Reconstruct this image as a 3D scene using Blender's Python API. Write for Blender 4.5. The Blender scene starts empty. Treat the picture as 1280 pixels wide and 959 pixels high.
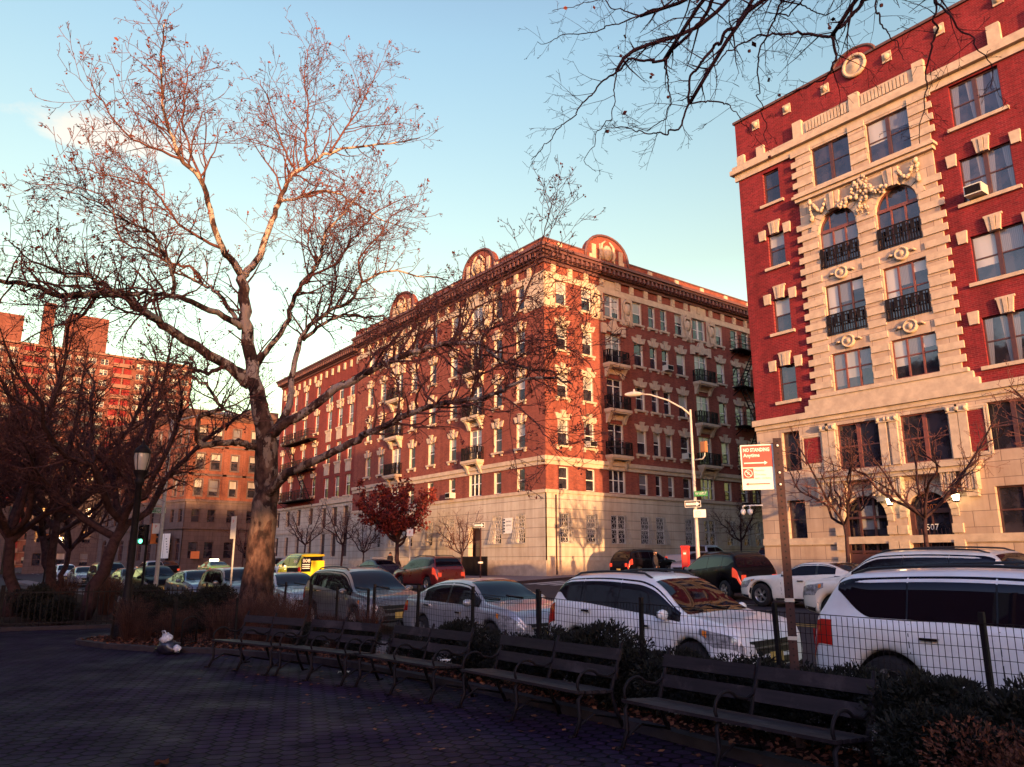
"""A late afternoon street corner seen from a small park, built object by object."""
import math as _m
SUNA = _m.atan2(.954,-.30)     # compass angle of the sun, clockwise from +Y
SUNE = _m.radians(1.3)
SHZ0, SHZ1, HEDGE = 4.3, 10.6, 3.5
SKYTINT = [(0.0,(.97,.95,.64)),(.2,(.98,.96,.66)),(.28,(.92,.88,.61)),(.37,(.78,.69,.51)),(.6,(.675,.683,.625)),(.78,(.54,.51,.58)),(1.0,(.43,.40,.49))]
SKYGAIN = 3.1
CLOUD = (-.88,.116,.461); CLOUDC = (4.2,2.4,1.55); SKYS = .15; EXPO = 2.0
FILL_DIR = (.30,-.954,0); SKYFILL = (2.3,2.05,3.2)
import bpy, bmesh, math, random
from mathutils import Vector, Matrix
S = bpy.context.scene
COL = S.collection
R = math.radians
rng = random.Random(7)
EYE = 1.82

# ------------------------------------------------------------------ helpers
class MB:
    """collects faces with material numbers; build() links them as one mesh"""
    def __init__(s):
        s.v = []; s.f = []; s.m = []; s.sm = []
    def face(s, pts, m=0, sm=False):
        b = len(s.v); s.v.extend(pts); s.f.append(tuple(range(b, b+len(pts)))); s.m.append(m); s.sm.append(sm)
    def box(s, x0, x1, y0, y1, z0, z1, m=0, skip=''):
        b = len(s.v)
        s.v += [(x0,y0,z0),(x1,y0,z0),(x1,y1,z0),(x0,y1,z0),(x0,y0,z1),(x1,y0,z1),(x1,y1,z1),(x0,y1,z1)]
        for k, q in (('b',(3,2,1,0)),('t',(4,5,6,7)),('f',(0,1,5,4)),('r',(1,2,6,5)),('k',(2,3,7,6)),('l',(3,0,4,7))):
            if k in skip: continue
            s.f.append(tuple(b+i for i in q)); s.m.append(m); s.sm.append(False)
    def bar(s, a, c, w, h=None, m=0):
        """square bar from a to c"""
        h = h or w
        a = Vector(a); c = Vector(c); d = (c-a).normalized()
        up = Vector((0,0,1)) if abs(d.z) < .9 else Vector((1,0,0))
        sx = d.cross(up).normalized()*w/2; sy = sx.cross(d).normalized()*h/2
        b = len(s.v)
        for p in (a, c):
            for i, j in ((-1,-1),(1,-1),(1,1),(-1,1)): s.v.append(tuple(p+sx*i+sy*j))
        for q in ((3,2,1,0),(4,5,6,7),(0,1,5,4),(1,2,6,5),(2,3,7,6),(3,0,4,7)):
            s.f.append(tuple(b+i for i in q)); s.m.append(m); s.sm.append(False)
    def tube(s, pts, rad, n=6, m=0, cap=True, sm=True):
        pts = [Vector(p) for p in pts]
        if not hasattr(rad, '__len__'): rad = [rad]*len(pts)
        b = len(s.v); up = Vector((.31,.17,.93)); prev = None
        for i, p in enumerate(pts):
            d = (pts[min(i+1,len(pts)-1)]-pts[max(i-1,0)])
            if d.length < 1e-9: d = Vector((0,0,1))
            d.normalize()
            if prev is None:
                sx = d.cross(up)
                if sx.length < .05: sx = d.cross(Vector((1,0,0)))
            else:
                sx = prev - d*prev.dot(d)
                if sx.length < 1e-6: sx = d.cross(up)
            sx.normalize(); prev = sx; sy = d.cross(sx)
            r = rad[i]
            for k in range(n):
                a = 2*math.pi*k/n
                s.v.append(tuple(p+sx*(r*math.cos(a))+sy*(r*math.sin(a))))
        for i in range(len(pts)-1):
            for k in range(n):
                k2 = (k+1) % n
                s.f.append((b+i*n+k, b+i*n+k2, b+(i+1)*n+k2, b+(i+1)*n+k)); s.m.append(m); s.sm.append(sm)
        if cap and n > 2:
            s.f.append(tuple(b+k for k in range(n-1,-1,-1))); s.m.append(m); s.sm.append(False)
            e = b+(len(pts)-1)*n
            s.f.append(tuple(e+k for k in range(n))); s.m.append(m); s.sm.append(False)
    def lathe(s, prof, n=12, c=(0,0,0), axis='z', m=0, sm=True):
        b = len(s.v)
        for r, h in prof:
            for k in range(n):
                a = 2*math.pi*k/n; x, y = r*math.cos(a), r*math.sin(a)
                p = (x,y,h) if axis == 'z' else ((x,h,y) if axis == 'y' else (h,x,y))
                s.v.append((p[0]+c[0], p[1]+c[1], p[2]+c[2]))
        for i in range(len(prof)-1):
            for k in range(n):
                k2 = (k+1) % n
                s.f.append((b+i*n+k, b+i*n+k2, b+(i+1)*n+k2, b+(i+1)*n+k)); s.m.append(m); s.sm.append(sm)
    def grid(s, rows, m=0, sm=True, flip=False):
        b = len(s.v); nc = len(rows[0])
        for r in rows: s.v.extend(tuple(p) for p in r)
        for i in range(len(rows)-1):
            for j in range(nc-1):
                q = (b+i*nc+j, b+i*nc+j+1, b+(i+1)*nc+j+1, b+(i+1)*nc+j)
                s.f.append(q[::-1] if flip else q); s.m.append(m); s.sm.append(sm)
    def prism(s, poly, y0, y1, m=0):
        """poly in (x,z), extruded along y"""
        n = len(poly); b = len(s.v)
        for y in (y0, y1):
            for x, z in poly: s.v.append((x,y,z))
        s.f.append(tuple(b+i for i in range(n))); s.m.append(m); s.sm.append(False)
        s.f.append(tuple(b+n+i for i in range(n-1,-1,-1))); s.m.append(m); s.sm.append(False)
        for i in range(n):
            j = (i+1) % n
            s.f.append((b+i, b+n+i, b+n+j, b+j)); s.m.append(m); s.sm.append(False)
    def flat(s, poly, z0, z1, m=0):
        """poly in (x,y), extruded up from z0 to z1"""
        n = len(poly); b = len(s.v)
        for z in (z0, z1):
            for x, y in poly: s.v.append((x,y,z))
        s.f.append(tuple(b+i for i in range(n-1,-1,-1))); s.m.append(m); s.sm.append(False)
        s.f.append(tuple(b+n+i for i in range(n))); s.m.append(m); s.sm.append(False)
        for i in range(n):
            j = (i+1) % n
            s.f.append((b+i, b+j, b+n+j, b+n+i)); s.m.append(m); s.sm.append(False)
    def ball(s, c, r, nu=8, nv=5, m=0, sc=(1,1,1)):
        rows = []
        for i in range(nv+1):
            t = math.pi*i/nv
            rows.append([(c[0]+r*sc[0]*math.sin(t)*math.cos(2*math.pi*k/nu), c[1]+r*sc[1]*math.sin(t)*math.sin(2*math.pi*k/nu), c[2]+r*sc[2]*math.cos(t)) for k in range(nu+1)])
        s.grid(rows, m)
    def mesh(s, name, mats):
        me = bpy.data.meshes.new(name)
        me.from_pydata(s.v, [], s.f)
        for q in (mats if isinstance(mats, (list, tuple)) else [mats]): me.materials.append(q)
        me.polygons.foreach_set('material_index', s.m)
        me.polygons.foreach_set('use_smooth', s.sm)
        me.update()
        return me
    def build(s, name, mats, parent=None, loc=(0,0,0), rz=0):
        return obj(name, s.mesh(name, mats), parent, loc, rz)

def obj(name, me, parent=None, loc=(0,0,0), rz=0):
    o = bpy.data.objects.new(name, me); COL.objects.link(o)
    o.location = loc; o.rotation_euler = (0,0,rz)
    if parent is not None: o.parent = parent
    return o
def tag(o, label=None, cat=None, group=None, kind=None):
    if label: o['label'] = label
    if cat: o['category'] = cat
    if group: o['group'] = group
    if kind: o['kind'] = kind
    return o
def empty(name, loc=(0,0,0), rz=0):
    o = bpy.data.objects.new(name, None); COL.objects.link(o)
    o.location = loc; o.rotation_euler = (0,0,rz); o.empty_display_size = .2
    return o
def copy_tree(o, parent=None):
    c = o.copy(); COL.objects.link(c); c.parent = parent
    for ch in list(o.children): copy_tree(ch, c)
    return c
def interp(tab, x):
    if x <= tab[0][0]: return tab[0][1]
    for (a, p), (b, q) in zip(tab, tab[1:]):
        if x <= b:
            t = (x-a)/(b-a); return p+(q-p)*t
    return tab[-1][1]
def sinterp(tab, x):
    """smooth (monotone cubic) interpolation"""
    n = len(tab)
    if x <= tab[0][0]: return tab[0][1]
    if x >= tab[-1][0]: return tab[-1][1]
    d = [(tab[i+1][1]-tab[i][1])/(tab[i+1][0]-tab[i][0]) for i in range(n-1)]
    def slope(i):
        if i == 0: return d[0]
        if i == n-1: return d[-1]
        if d[i-1]*d[i] <= 0: return 0
        return 2*d[i-1]*d[i]/(d[i-1]+d[i])
    for i in range(n-1):
        a, p = tab[i]; b, q = tab[i+1]
        if x <= b:
            h = b-a; t = (x-a)/h; m0, m1 = slope(i), slope(i+1)
            return (2*t**3-3*t*t+1)*p+(t**3-2*t*t+t)*h*m0+(-2*t**3+3*t*t)*q+(t**3-t*t)*h*m1
def ground_z(y):
    return interp([(-100,0),(10,0),(20,.42),(27,.55),(32,.78),(60,1.55),(120,2.6)], y)

# ------------------------------------------------------------------ materials
class NT:
    def __init__(s, mat):
        s.t = mat.node_tree; s.n = s.t.nodes; s.l = s.t.links
    def node(s, typ, **kw):
        n = s.n.new(typ)
        for k, v in kw.items(): setattr(n, k, v)
        return n
    def link(s, a, b): s.l.new(a, b)
    def setin(s, sock, v):
        if hasattr(v, 'is_output') or hasattr(v, 'links'): s.l.new(v, sock)
        else: sock.default_value = v
    def math(s, op, a, b=0.0, c=0.0):
        n = s.node('ShaderNodeMath', operation=op)
        s.setin(n.inputs[0], a); s.setin(n.inputs[1], b); s.setin(n.inputs[2], c)
        return n.outputs[0]
    def mix(s, f, a, b, blend='MIX'):
        n = s.node('ShaderNodeMix', data_type='RGBA', blend_type=blend)
        s.setin(n.inputs[0], f)
        s.setin(n.inputs[6], a if not isinstance(a, tuple) else (*a[:3],1)); s.setin(n.inputs[7], b if not isinstance(b, tuple) else (*b[:3],1))
        return n.outputs[2]
    def ramp(s, f, stops):
        n = s.node('ShaderNodeValToRGB'); e = n.color_ramp.elements
        while len(e) < len(stops): e.new(.5)
        for q, (p, c) in zip(e, stops):
            q.position = p; q.color = (*c,1) if isinstance(c, tuple) else (c,c,c,1)
        s.setin(n.inputs[0], f); return n.outputs[0]
    def noise(s, vec, scale, detail=3, rough=.55, out=0):
        n = s.node('ShaderNodeTexNoise'); n.inputs['Scale'].default_value = scale
        n.inputs['Detail'].default_value = detail; n.inputs['Roughness'].default_value = rough
        if vec is not None: s.l.new(vec, n.inputs['Vector'])
        return n.outputs[out]
    def coord(s, which='Object'):
        return s.node('ShaderNodeTexCoord').outputs[which]
    def mapping(s, vec, scale=(1,1,1), loc=(0,0,0), rot=(0,0,0)):
        n = s.node('ShaderNodeMapping'); s.l.new(vec, n.inputs[0])
        n.inputs['Scale'].default_value = scale; n.inputs['Location'].default_value = loc; n.inputs['Rotation'].default_value = rot
        return n.outputs[0]
    def bump(s, h, strength=.3, dist=.02):
        n = s.node('ShaderNodeBump'); n.inputs['Strength'].default_value = strength; n.inputs['Distance'].default_value = dist
        s.l.new(h, n.inputs['Height']); return n.outputs[0]

def new_mat(name, color=(.5,.5,.5), rough=.7, metal=0.0, spec=.5, coat=0.0, emit=None, estr=0.0):
    m = bpy.data.materials.new(name); m.use_nodes = True
    b = m.node_tree.nodes['Principled BSDF']
    b.inputs['Base Color'].default_value = (*color,1); b.inputs['Roughness'].default_value = rough
    b.inputs['Metallic'].default_value = metal; b.inputs['Specular IOR Level'].default_value = spec
    b.inputs['Coat Weight'].default_value = coat; b.inputs['Coat Roughness'].default_value = .04
    if emit: b.inputs['Emission Color'].default_value = (*emit,1); b.inputs['Emission Strength'].default_value = estr
    return m
def bsdf(m): return m.node_tree.nodes['Principled BSDF']

def mottled(name, c1, c2, scale=3.0, rough=.8, spec=.3, bump=.15, bscale=40, contrast=(.35,.65), coat=0):
    m = new_mat(name, c1, rough, spec=spec, coat=coat); t = NT(m); co = t.coord()
    f = t.ramp(t.noise(co, scale, 5, .65), [(contrast[0],0.0),(contrast[1],1.0)])
    t.link(t.mix(f, c1, c2), bsdf(m).inputs['Base Color'])
    if bump: t.link(t.bump(t.noise(co, bscale, 3), bump, .01), bsdf(m).inputs['Normal'])
    return m

def brick_mat(name, c1, c2, mortar, stain=(.6,.55,.5)):
    m = new_mat(name, c1, .9, spec=.2); t = NT(m); co = t.coord()
    sp = t.node('ShaderNodeSeparateXYZ'); t.link(co, sp.inputs[0])
    cb = t.node('ShaderNodeCombineXYZ'); t.link(sp.outputs[0], cb.inputs[0]); t.link(sp.outputs[2], cb.inputs[1])
    br = t.node('ShaderNodeTexBrick'); t.link(cb.outputs[0], br.inputs['Vector'])
    br.inputs['Scale'].default_value = 1; br.inputs['Brick Width'].default_value = .24; br.inputs['Row Height'].default_value = .078
    br.inputs['Mortar Size'].default_value = .009; br.inputs['Mortar Smooth'].default_value = .2; br.inputs['Bias'].default_value = 0
    br.inputs['Color1'].default_value = (*c1,1); br.inputs['Color2'].default_value = (*c2,1); br.inputs['Mortar'].default_value = (*mortar,1)
    big = t.ramp(t.noise(co, .45, 7, .75), [(.3,stain),(.60,(1.05,1.05,1.05))])
    col = t.mix(.75, br.outputs['Color'], big, 'MULTIPLY')
    st = t.ramp(t.noise(t.mapping(co,(2.2,2.2,.12)), 1.0, 4), [(.38,(.72,.68,.66)),(.6,(1,1,1))])
    col = t.mix(.6, col, st, 'MULTIPLY')
    patch = t.ramp(t.noise(cb.outputs[0], 9, 2), [(.3,(.8,.78,.8)),(.7,(1.12,1.08,1.05))])
    col = t.mix(.8, col, patch, 'MULTIPLY')
    t.link(col, bsdf(m).inputs['Base Color'])
    t.link(t.bump(br.outputs['Fac'], -.25, .008), bsdf(m).inputs['Normal'])
    return m

def ashlar_mat(name, c1, c2, joint, w=1.3, h=.62, js=.012, off=0.0, bw=.5):
    """cut stone in courses with real joint lines"""
    m = new_mat(name, c1, .85, spec=.25); t = NT(m); co = t.coord()
    sp = t.node('ShaderNodeSeparateXYZ'); t.link(co, sp.inputs[0])
    cb = t.node('ShaderNodeCombineXYZ'); t.link(sp.outputs[0], cb.inputs[0]); t.link(t.math('ADD', sp.outputs[2], off), cb.inputs[1])
    br = t.node('ShaderNodeTexBrick'); t.link(cb.outputs[0], br.inputs['Vector'])
    br.inputs['Scale'].default_value = 1; br.inputs['Brick Width'].default_value = w; br.inputs['Row Height'].default_value = h
    br.inputs['Mortar Size'].default_value = js; br.inputs['Mortar Smooth'].default_value = .3; br.inputs['Bias'].default_value = 0
    br.inputs['Color1'].default_value = (*c1,1); br.inputs['Color2'].default_value = (*c2,1); br.inputs['Mortar'].default_value = (*joint,1)
    big = t.ramp(t.noise(co, .5, 6, .7), [(.32,(.74,.7,.66)),(.6,(1,1,1))])
    col = t.mix(.8, br.outputs['Color'], big, 'MULTIPLY')
    st = t.ramp(t.noise(t.mapping(co,(3,3,.15)), 1.0, 4), [(.36,(.7,.66,.64)),(.58,(1,1,1))])
    col = t.mix(.55, col, st, 'MULTIPLY')
    t.link(col, bsdf(m).inputs['Base Color'])
    t.link(t.bump(t.math('ADD', t.math('MULTIPLY', br.outputs['Fac'], -1.0), t.math('MULTIPLY', t.noise(co, 25, 4), .12)), .4, .02), bsdf(m).inputs['Normal'])
    return m

M = {}
M['brick_corner'] = brick_mat('brick_red', (.25,.066,.047), (.17,.042,.034), (.19,.09,.07))
M['brick_right'] = brick_mat('brick_crimson', (.215,.015,.021), (.125,.0085,.014), (.20,.05,.05), (.55,.48,.52))
M['brick_far'] = brick_mat('brick_brown', (.22,.036,.028), (.165,.028,.025), (.16,.06,.05))
M['brick_bend'] = brick_mat('brick_umber', (.19,.065,.042), (.15,.05,.035), (.15,.07,.05))
M['brick_tower'] = brick_mat('brick_tower', (.17,.058,.045), (.14,.046,.037), (.15,.075,.065))
M['stone'] = ashlar_mat('limestone_blocks', (.45,.345,.26), (.37,.28,.215), (.19,.135,.11), 1.25, .6, .014)
M['stone_base'] = ashlar_mat('limestone_base', (.46,.40,.32), (.43,.37,.30), (.17,.14,.12), 40.0, .615, .02, -.2)
M['stone_trim'] = mottled('limestone_trim', (.46,.36,.265), (.34,.265,.20), 2.5, .85, .25, .3, 18)
M['terracotta'] = mottled('carved_limestone', (.45,.345,.245), (.33,.245,.18), 4, .85, .25, .4, 20)
M['brown_stone'] = ashlar_mat('sandstone_blocks', (.115,.08,.075), (.095,.066,.064), (.05,.034,.034), 1.4, .55, .015)
M['cornice'] = mottled('painted_cornice', (.115,.045,.045), (.07,.03,.035), 3, .6, .4, .1)
M['cornice_far'] = mottled('far_cornice', (.10,.05,.045), (.07,.035,.035), 3, .7, .3, .1)
M['roof'] = mottled('roof_felt', (.06,.055,.055), (.09,.08,.08), 1, .9, .2)
M['frame_white'] = mottled('white_window_paint', (.62,.60,.56), (.5,.47,.44), 6, .5, .4, 0)
M['frame_dark'] = mottled('dark_window_paint', (.07,.025,.024), (.045,.02,.02), 6, .5, .4, 0)
M['frame_red'] = mottled('oxblood_window_paint', (.16,.05,.038), (.11,.035,.03), 6, .5, .4, 0)
M['iron'] = mottled('black_iron', (.008,.006,.008), (.014,.011,.012), 8, .6, .1, 0)
M['iron_bench'] = mottled('bench_iron', (.008,.006,.009), (.014,.011,.014), 8, .6, .14, 0)
def glass_mat(name, c1, c2, scale, rough=.04, spec=.8):
    m = new_mat(name, c1, rough, spec=spec); t = NT(m); co = t.coord()
    oi = t.node('ShaderNodeObjectInfo')
    mp = t.node('ShaderNodeVectorMath', operation='ADD'); t.link(co, mp.inputs[0])
    sc = t.node('ShaderNodeVectorMath', operation='SCALE'); sc.inputs[0].default_value = (17.3,9.1,5.7); t.link(oi.outputs['Random'], sc.inputs['Scale'])
    t.link(sc.outputs[0], mp.inputs[1])
    f = t.ramp(t.noise(mp.outputs[0], scale, 2), [(.4,0.0),(.6,1.0)])
    t.link(t.mix(f, c1, c2), bsdf(m).inputs['Base Color'])
    t.link(t.bump(t.noise(mp.outputs[0], 1.4, 2), .06, .05), bsdf(m).inputs['Normal'])
    return m
M['glass'] = glass_mat('window_glass', (.012,.012,.018), (.035,.03,.04), 1.5)
def curtain_mat(name, c, fold):
    m = new_mat(name, c, .12, spec=.7); t = NT(m); co = t.coord()
    w = t.node('ShaderNodeTexWave'); w.inputs['Scale'].default_value = fold; w.inputs['Distortion'].default_value = 2.5
    t.link(co, w.inputs[0])
    t.link(t.mix(t.ramp(w.outputs['Fac'], [(.1,0.0),(.9,1.0)]), tuple(q*.72 for q in c), c), bsdf(m).inputs['Base Color'])
    return m
M['blind'] = curtain_mat('glass_over_blind', (.34,.32,.30), .3)
M['curtain'] = curtain_mat('glass_over_curtain', (.15,.145,.165), 5)
M['asphalt'] = mottled('asphalt', (.022,.016,.023), (.032,.024,.032), .8, .9, .25, .3, 60)
M['concrete'] = mottled('sidewalk_concrete', (.15,.115,.115), (.20,.155,.15), .7, .9, .2, .2, 30)
M['kerbstone'] = mottled('kerb_granite', (.022,.016,.02), (.038,.028,.032), 4, .85, .3, .3)
M['yellow_paint'] = mottled('road_yellow', (.42,.27,.05), (.3,.2,.05), 6, .8, .3, .1)
M['white_paint'] = mottled('road_white', (.5,.48,.45), (.3,.29,.28), 6, .8, .3, .1)
M['soil'] = mottled('leafy_soil', (.013,.006,.006), (.034,.012,.009), 6, .95, .1, .6, 30)
M['grille_paint'] = mottled('grille_paint', (.40,.37,.34), (.28,.25,.23), 8, .5, .3, 0)
M['wood_old'] = mottled('bench_wood', (.010,.006,.009), (.022,.014,.019), 5, .62, .25, .2, 30)
def wood_mat():
    m = new_mat('worn_bench_slats', (.02,.014,.018), .6, spec=.25); t = NT(m); co = t.coord(); oi = t.node('ShaderNodeObjectInfo')
    ad = t.node('ShaderNodeVectorMath', operation='ADD'); sc = t.node('ShaderNodeVectorMath', operation='SCALE'); sc.inputs[0].default_value = (31,17,9); t.link(oi.outputs['Random'], sc.inputs['Scale']); t.link(co, ad.inputs[0]); t.link(sc.outputs[0], ad.inputs[1])
    g = t.noise(t.mapping(ad.outputs[0],(2.2,40,40)), 1.0, 5, .6); wear = t.noise(ad.outputs[0], 3.1, 5, .7)
    c = t.mix(t.ramp(g,[(.35,0.0),(.65,1.0)]), (.008,.005,.008), (.021,.014,.018))
    c = t.mix(t.ramp(wear,[(.54,0.0),(.64,.8)]), c, (.055,.042,.046))
    c = t.mix(t.math('MULTIPLY', oi.outputs['Random'], .35), c, (.03,.022,.026))
    t.link(c, bsdf(m).inputs['Base Color']); t.link(t.ramp(wear,[(.3,.42),(.7,.75)]), bsdf(m).inputs['Roughness']); t.link(t.bump(g,.4,.004), bsdf(m).inputs['Normal']); return m
M['wood'] = wood_mat()
M['rubber'] = new_mat('tyre_rubber', (.015,.014,.016), .85, spec=.25)
M['rim'] = mottled('alloy', (.42,.40,.40), (.34,.33,.33), 8, .35, .5, 0); bsdf(M['rim']).inputs['Metallic'].default_value = .8
M['car_glass'] = new_mat('car_glass', (.006,.005,.009), .03, spec=.35)
M['car_trim'] = new_mat('car_black_trim', (.012,.011,.013), .4, spec=.5)
M['chrome'] = new_mat('chrome', (.62,.60,.60), .18, metal=1)
M['lamp_clear'] = mottled('headlamp_glass', (.10,.10,.11), (.42,.42,.44), 9, .12, .8, 0)
M['amber'] = new_mat('amber_lens', (.7,.2,.03), .15, spec=.7)
M['tail_red'] = new_mat('tail_lens', (.42,.02,.015), .12, spec=.8)
M['tail_lit'] = new_mat('tail_lens_lit', (.5,.03,.02), .15, emit=(1,.10,.04), estr=.15)
M['plate'] = new_mat('plate_yellow', (.62,.40,.10), .5)
M['dark_plate'] = new_mat('plate_dark', (.10,.08,.06), .5)
def paint(name, c, metal=.0, rough=.3, coat=.7, spec=.5):
    m = new_mat(name, c, rough, metal=metal, coat=coat, spec=spec); t = NT(m); co = t.coord()
    n = t.ramp(t.noise(co, 1.3, 5, .6), [(.3,.82),(.7,1.04)])
    t.link(t.mix(1.0, c, n, 'MULTIPLY'), bsdf(m).inputs['Base Color'])
    t.link(t.ramp(t.noise(co, 3, 4), [(.3,rough*.8),(.7,rough*1.5)]), bsdf(m).inputs['Roughness'])
    return m
P = {'white': paint('paint_white', (.80,.80,.81)), 'cream': paint('paint_cream_white', (.80,.76,.68)), 'silver': paint('paint_silver', (.42,.42,.45), .45, .35),
     'grey': paint('paint_grey', (.16,.155,.17), .4, .35), 'black': paint('paint_black', (.005,.004,.007), coat=.0, spec=.10), 'navy': paint('paint_navy', (.012,.015,.035), coat=.25, spec=.25),
     'red': paint('paint_red', (.13,.010,.010), coat=.35), 'lime': paint('paint_lime', (.42,.46,.02)), 'yellow': paint('paint_yellow', (.72,.52,.02)), 'green': paint('paint_green_cab', (.10,.24,.03)),
     'gold': paint('paint_gold', (.33,.27,.20), .4, .35), 'blue': paint('paint_blue', (.13,.18,.28), .3, .3)}
M['pole_steel'] = mottled('galvanised_steel', (.40,.37,.35), (.30,.28,.27), 6, .55, .4, .1)
M['pole_rust'] = mottled('rusty_steel', (.055,.022,.018), (.028,.012,.013), 8, .7, .3, .2)
def sign_mat(name, c): return mottled(name, c, tuple(q*.9 for q in c), 5, .45, .4, 0)
M['sign_white'] = sign_mat('sign_white', (.70,.68,.62)); M['sign_red'] = sign_mat('sign_red', (.55,.07,.045)); M['sign_green'] = sign_mat('sign_green', (.04,.20,.06))
M['sign_black'] = sign_mat('sign_black', (.02,.018,.02)); M['sign_orange'] = sign_mat('sign_orange', (.55,.13,.02)); M['sign_grey'] = sign_mat('sign_grey', (.45,.45,.40))

FONT_MATS = {}
def text(name, body, size, mat, parent, loc, rot=(R(90),0,0), width=None, align='CENTER', bold=0.0):
    """flat lettering as mesh, standing in the local XZ plane by default"""
    cu = bpy.data.curves.new(name, 'FONT'); cu.body = body; cu.size = size; cu.align_x = align; cu.align_y = 'CENTER'
    cu.resolution_u = 2; cu.offset = bold
    o = bpy.data.objects.new('tmp', cu); COL.objects.link(o)
    dg = bpy.context.evaluated_depsgraph_get()
    me = bpy.data.meshes.new_from_object(o.evaluated_get(dg)); bpy.data.objects.remove(o); bpy.data.curves.remove(cu)
    me.name = name
    if width:
        xs = [v.co.x for v in me.vertices]
        if xs:
            w = max(xs)-min(xs); k = width/w
            for v in me.vertices: v.co.x *= k
    me.materials.clear(); me.materials.append(mat)
    o = bpy.data.objects.new(name, me); COL.objects.link(o)
    o.location = loc; o.rotation_euler = rot; o.parent = parent
    return o
# ------------------------------------------------------------------ building kit
class Facade:
    """one flat front of a building: u along it, y outward is negative, z up"""
    def __init__(s, root, ox, oy, rz):
        s.root = root; s.rz = rz; s.o = (ox-root.location.x, oy-root.location.y)
    def at(s, u, y=0, z=0):
        c, sn = math.cos(s.rz), math.sin(s.rz)
        return (s.o[0]+u*c-y*sn, s.o[1]+u*sn+y*c, z)
    def put(s, name, me, u=0, y=0, z=0, parent=None):
        return obj(name, me, parent or s.root, s.at(u,y,z), s.rz)

def wall(mb, u0, u1, z0, z1, ops, depth=.28, y=0.0, m=0, rm=None):
    """front with rectangular openings (u0,u1,z0,z1) and their reveals"""
    if rm is None: rm = m
    ops = [o for o in ops if o[1] > u0 and o[0] < u1 and o[3] > z0 and o[2] < z1]
    ops = [(max(o[0],u0), min(o[1],u1), max(o[2],z0), min(o[3],z1)) for o in ops]
    zs = sorted({z0, z1, *[o[2] for o in ops], *[o[3] for o in ops]})
    for a, b in zip(zs, zs[1:]):
        if b-a < 1e-6: continue
        mid = (a+b)/2; row = sorted((o[0],o[1]) for o in ops if o[2] < mid < o[3]); u = u0
        for p, q in row:
            if p > u+1e-6: mb.face([(u,y,a),(p,y,a),(p,y,b),(u,y,b)], m)
            u = max(u, q)
        if u1 > u+1e-6: mb.face([(u,y,a),(u1,y,a),(u1,y,b),(u,y,b)], m)
    d = y+depth
    for p, q, a, b in ops:
        mb.face([(p,y,a),(p,y,b),(p,d,b),(p,d,a)], rm); mb.face([(q,y,a),(q,d,a),(q,d,b),(q,y,b)], rm)
        mb.face([(p,y,b),(q,y,b),(q,d,b),(p,d,b)], rm); mb.face([(p,y,a),(p,d,a),(q,d,a),(q,y,a)], rm)

def arch_pts(w, zs, n=10, rise=None):
    rise = rise or w/2
    return [(-w/2*math.cos(math.pi*i/n), zs+rise*math.sin(math.pi*i/n)) for i in range(n+1)]

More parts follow.
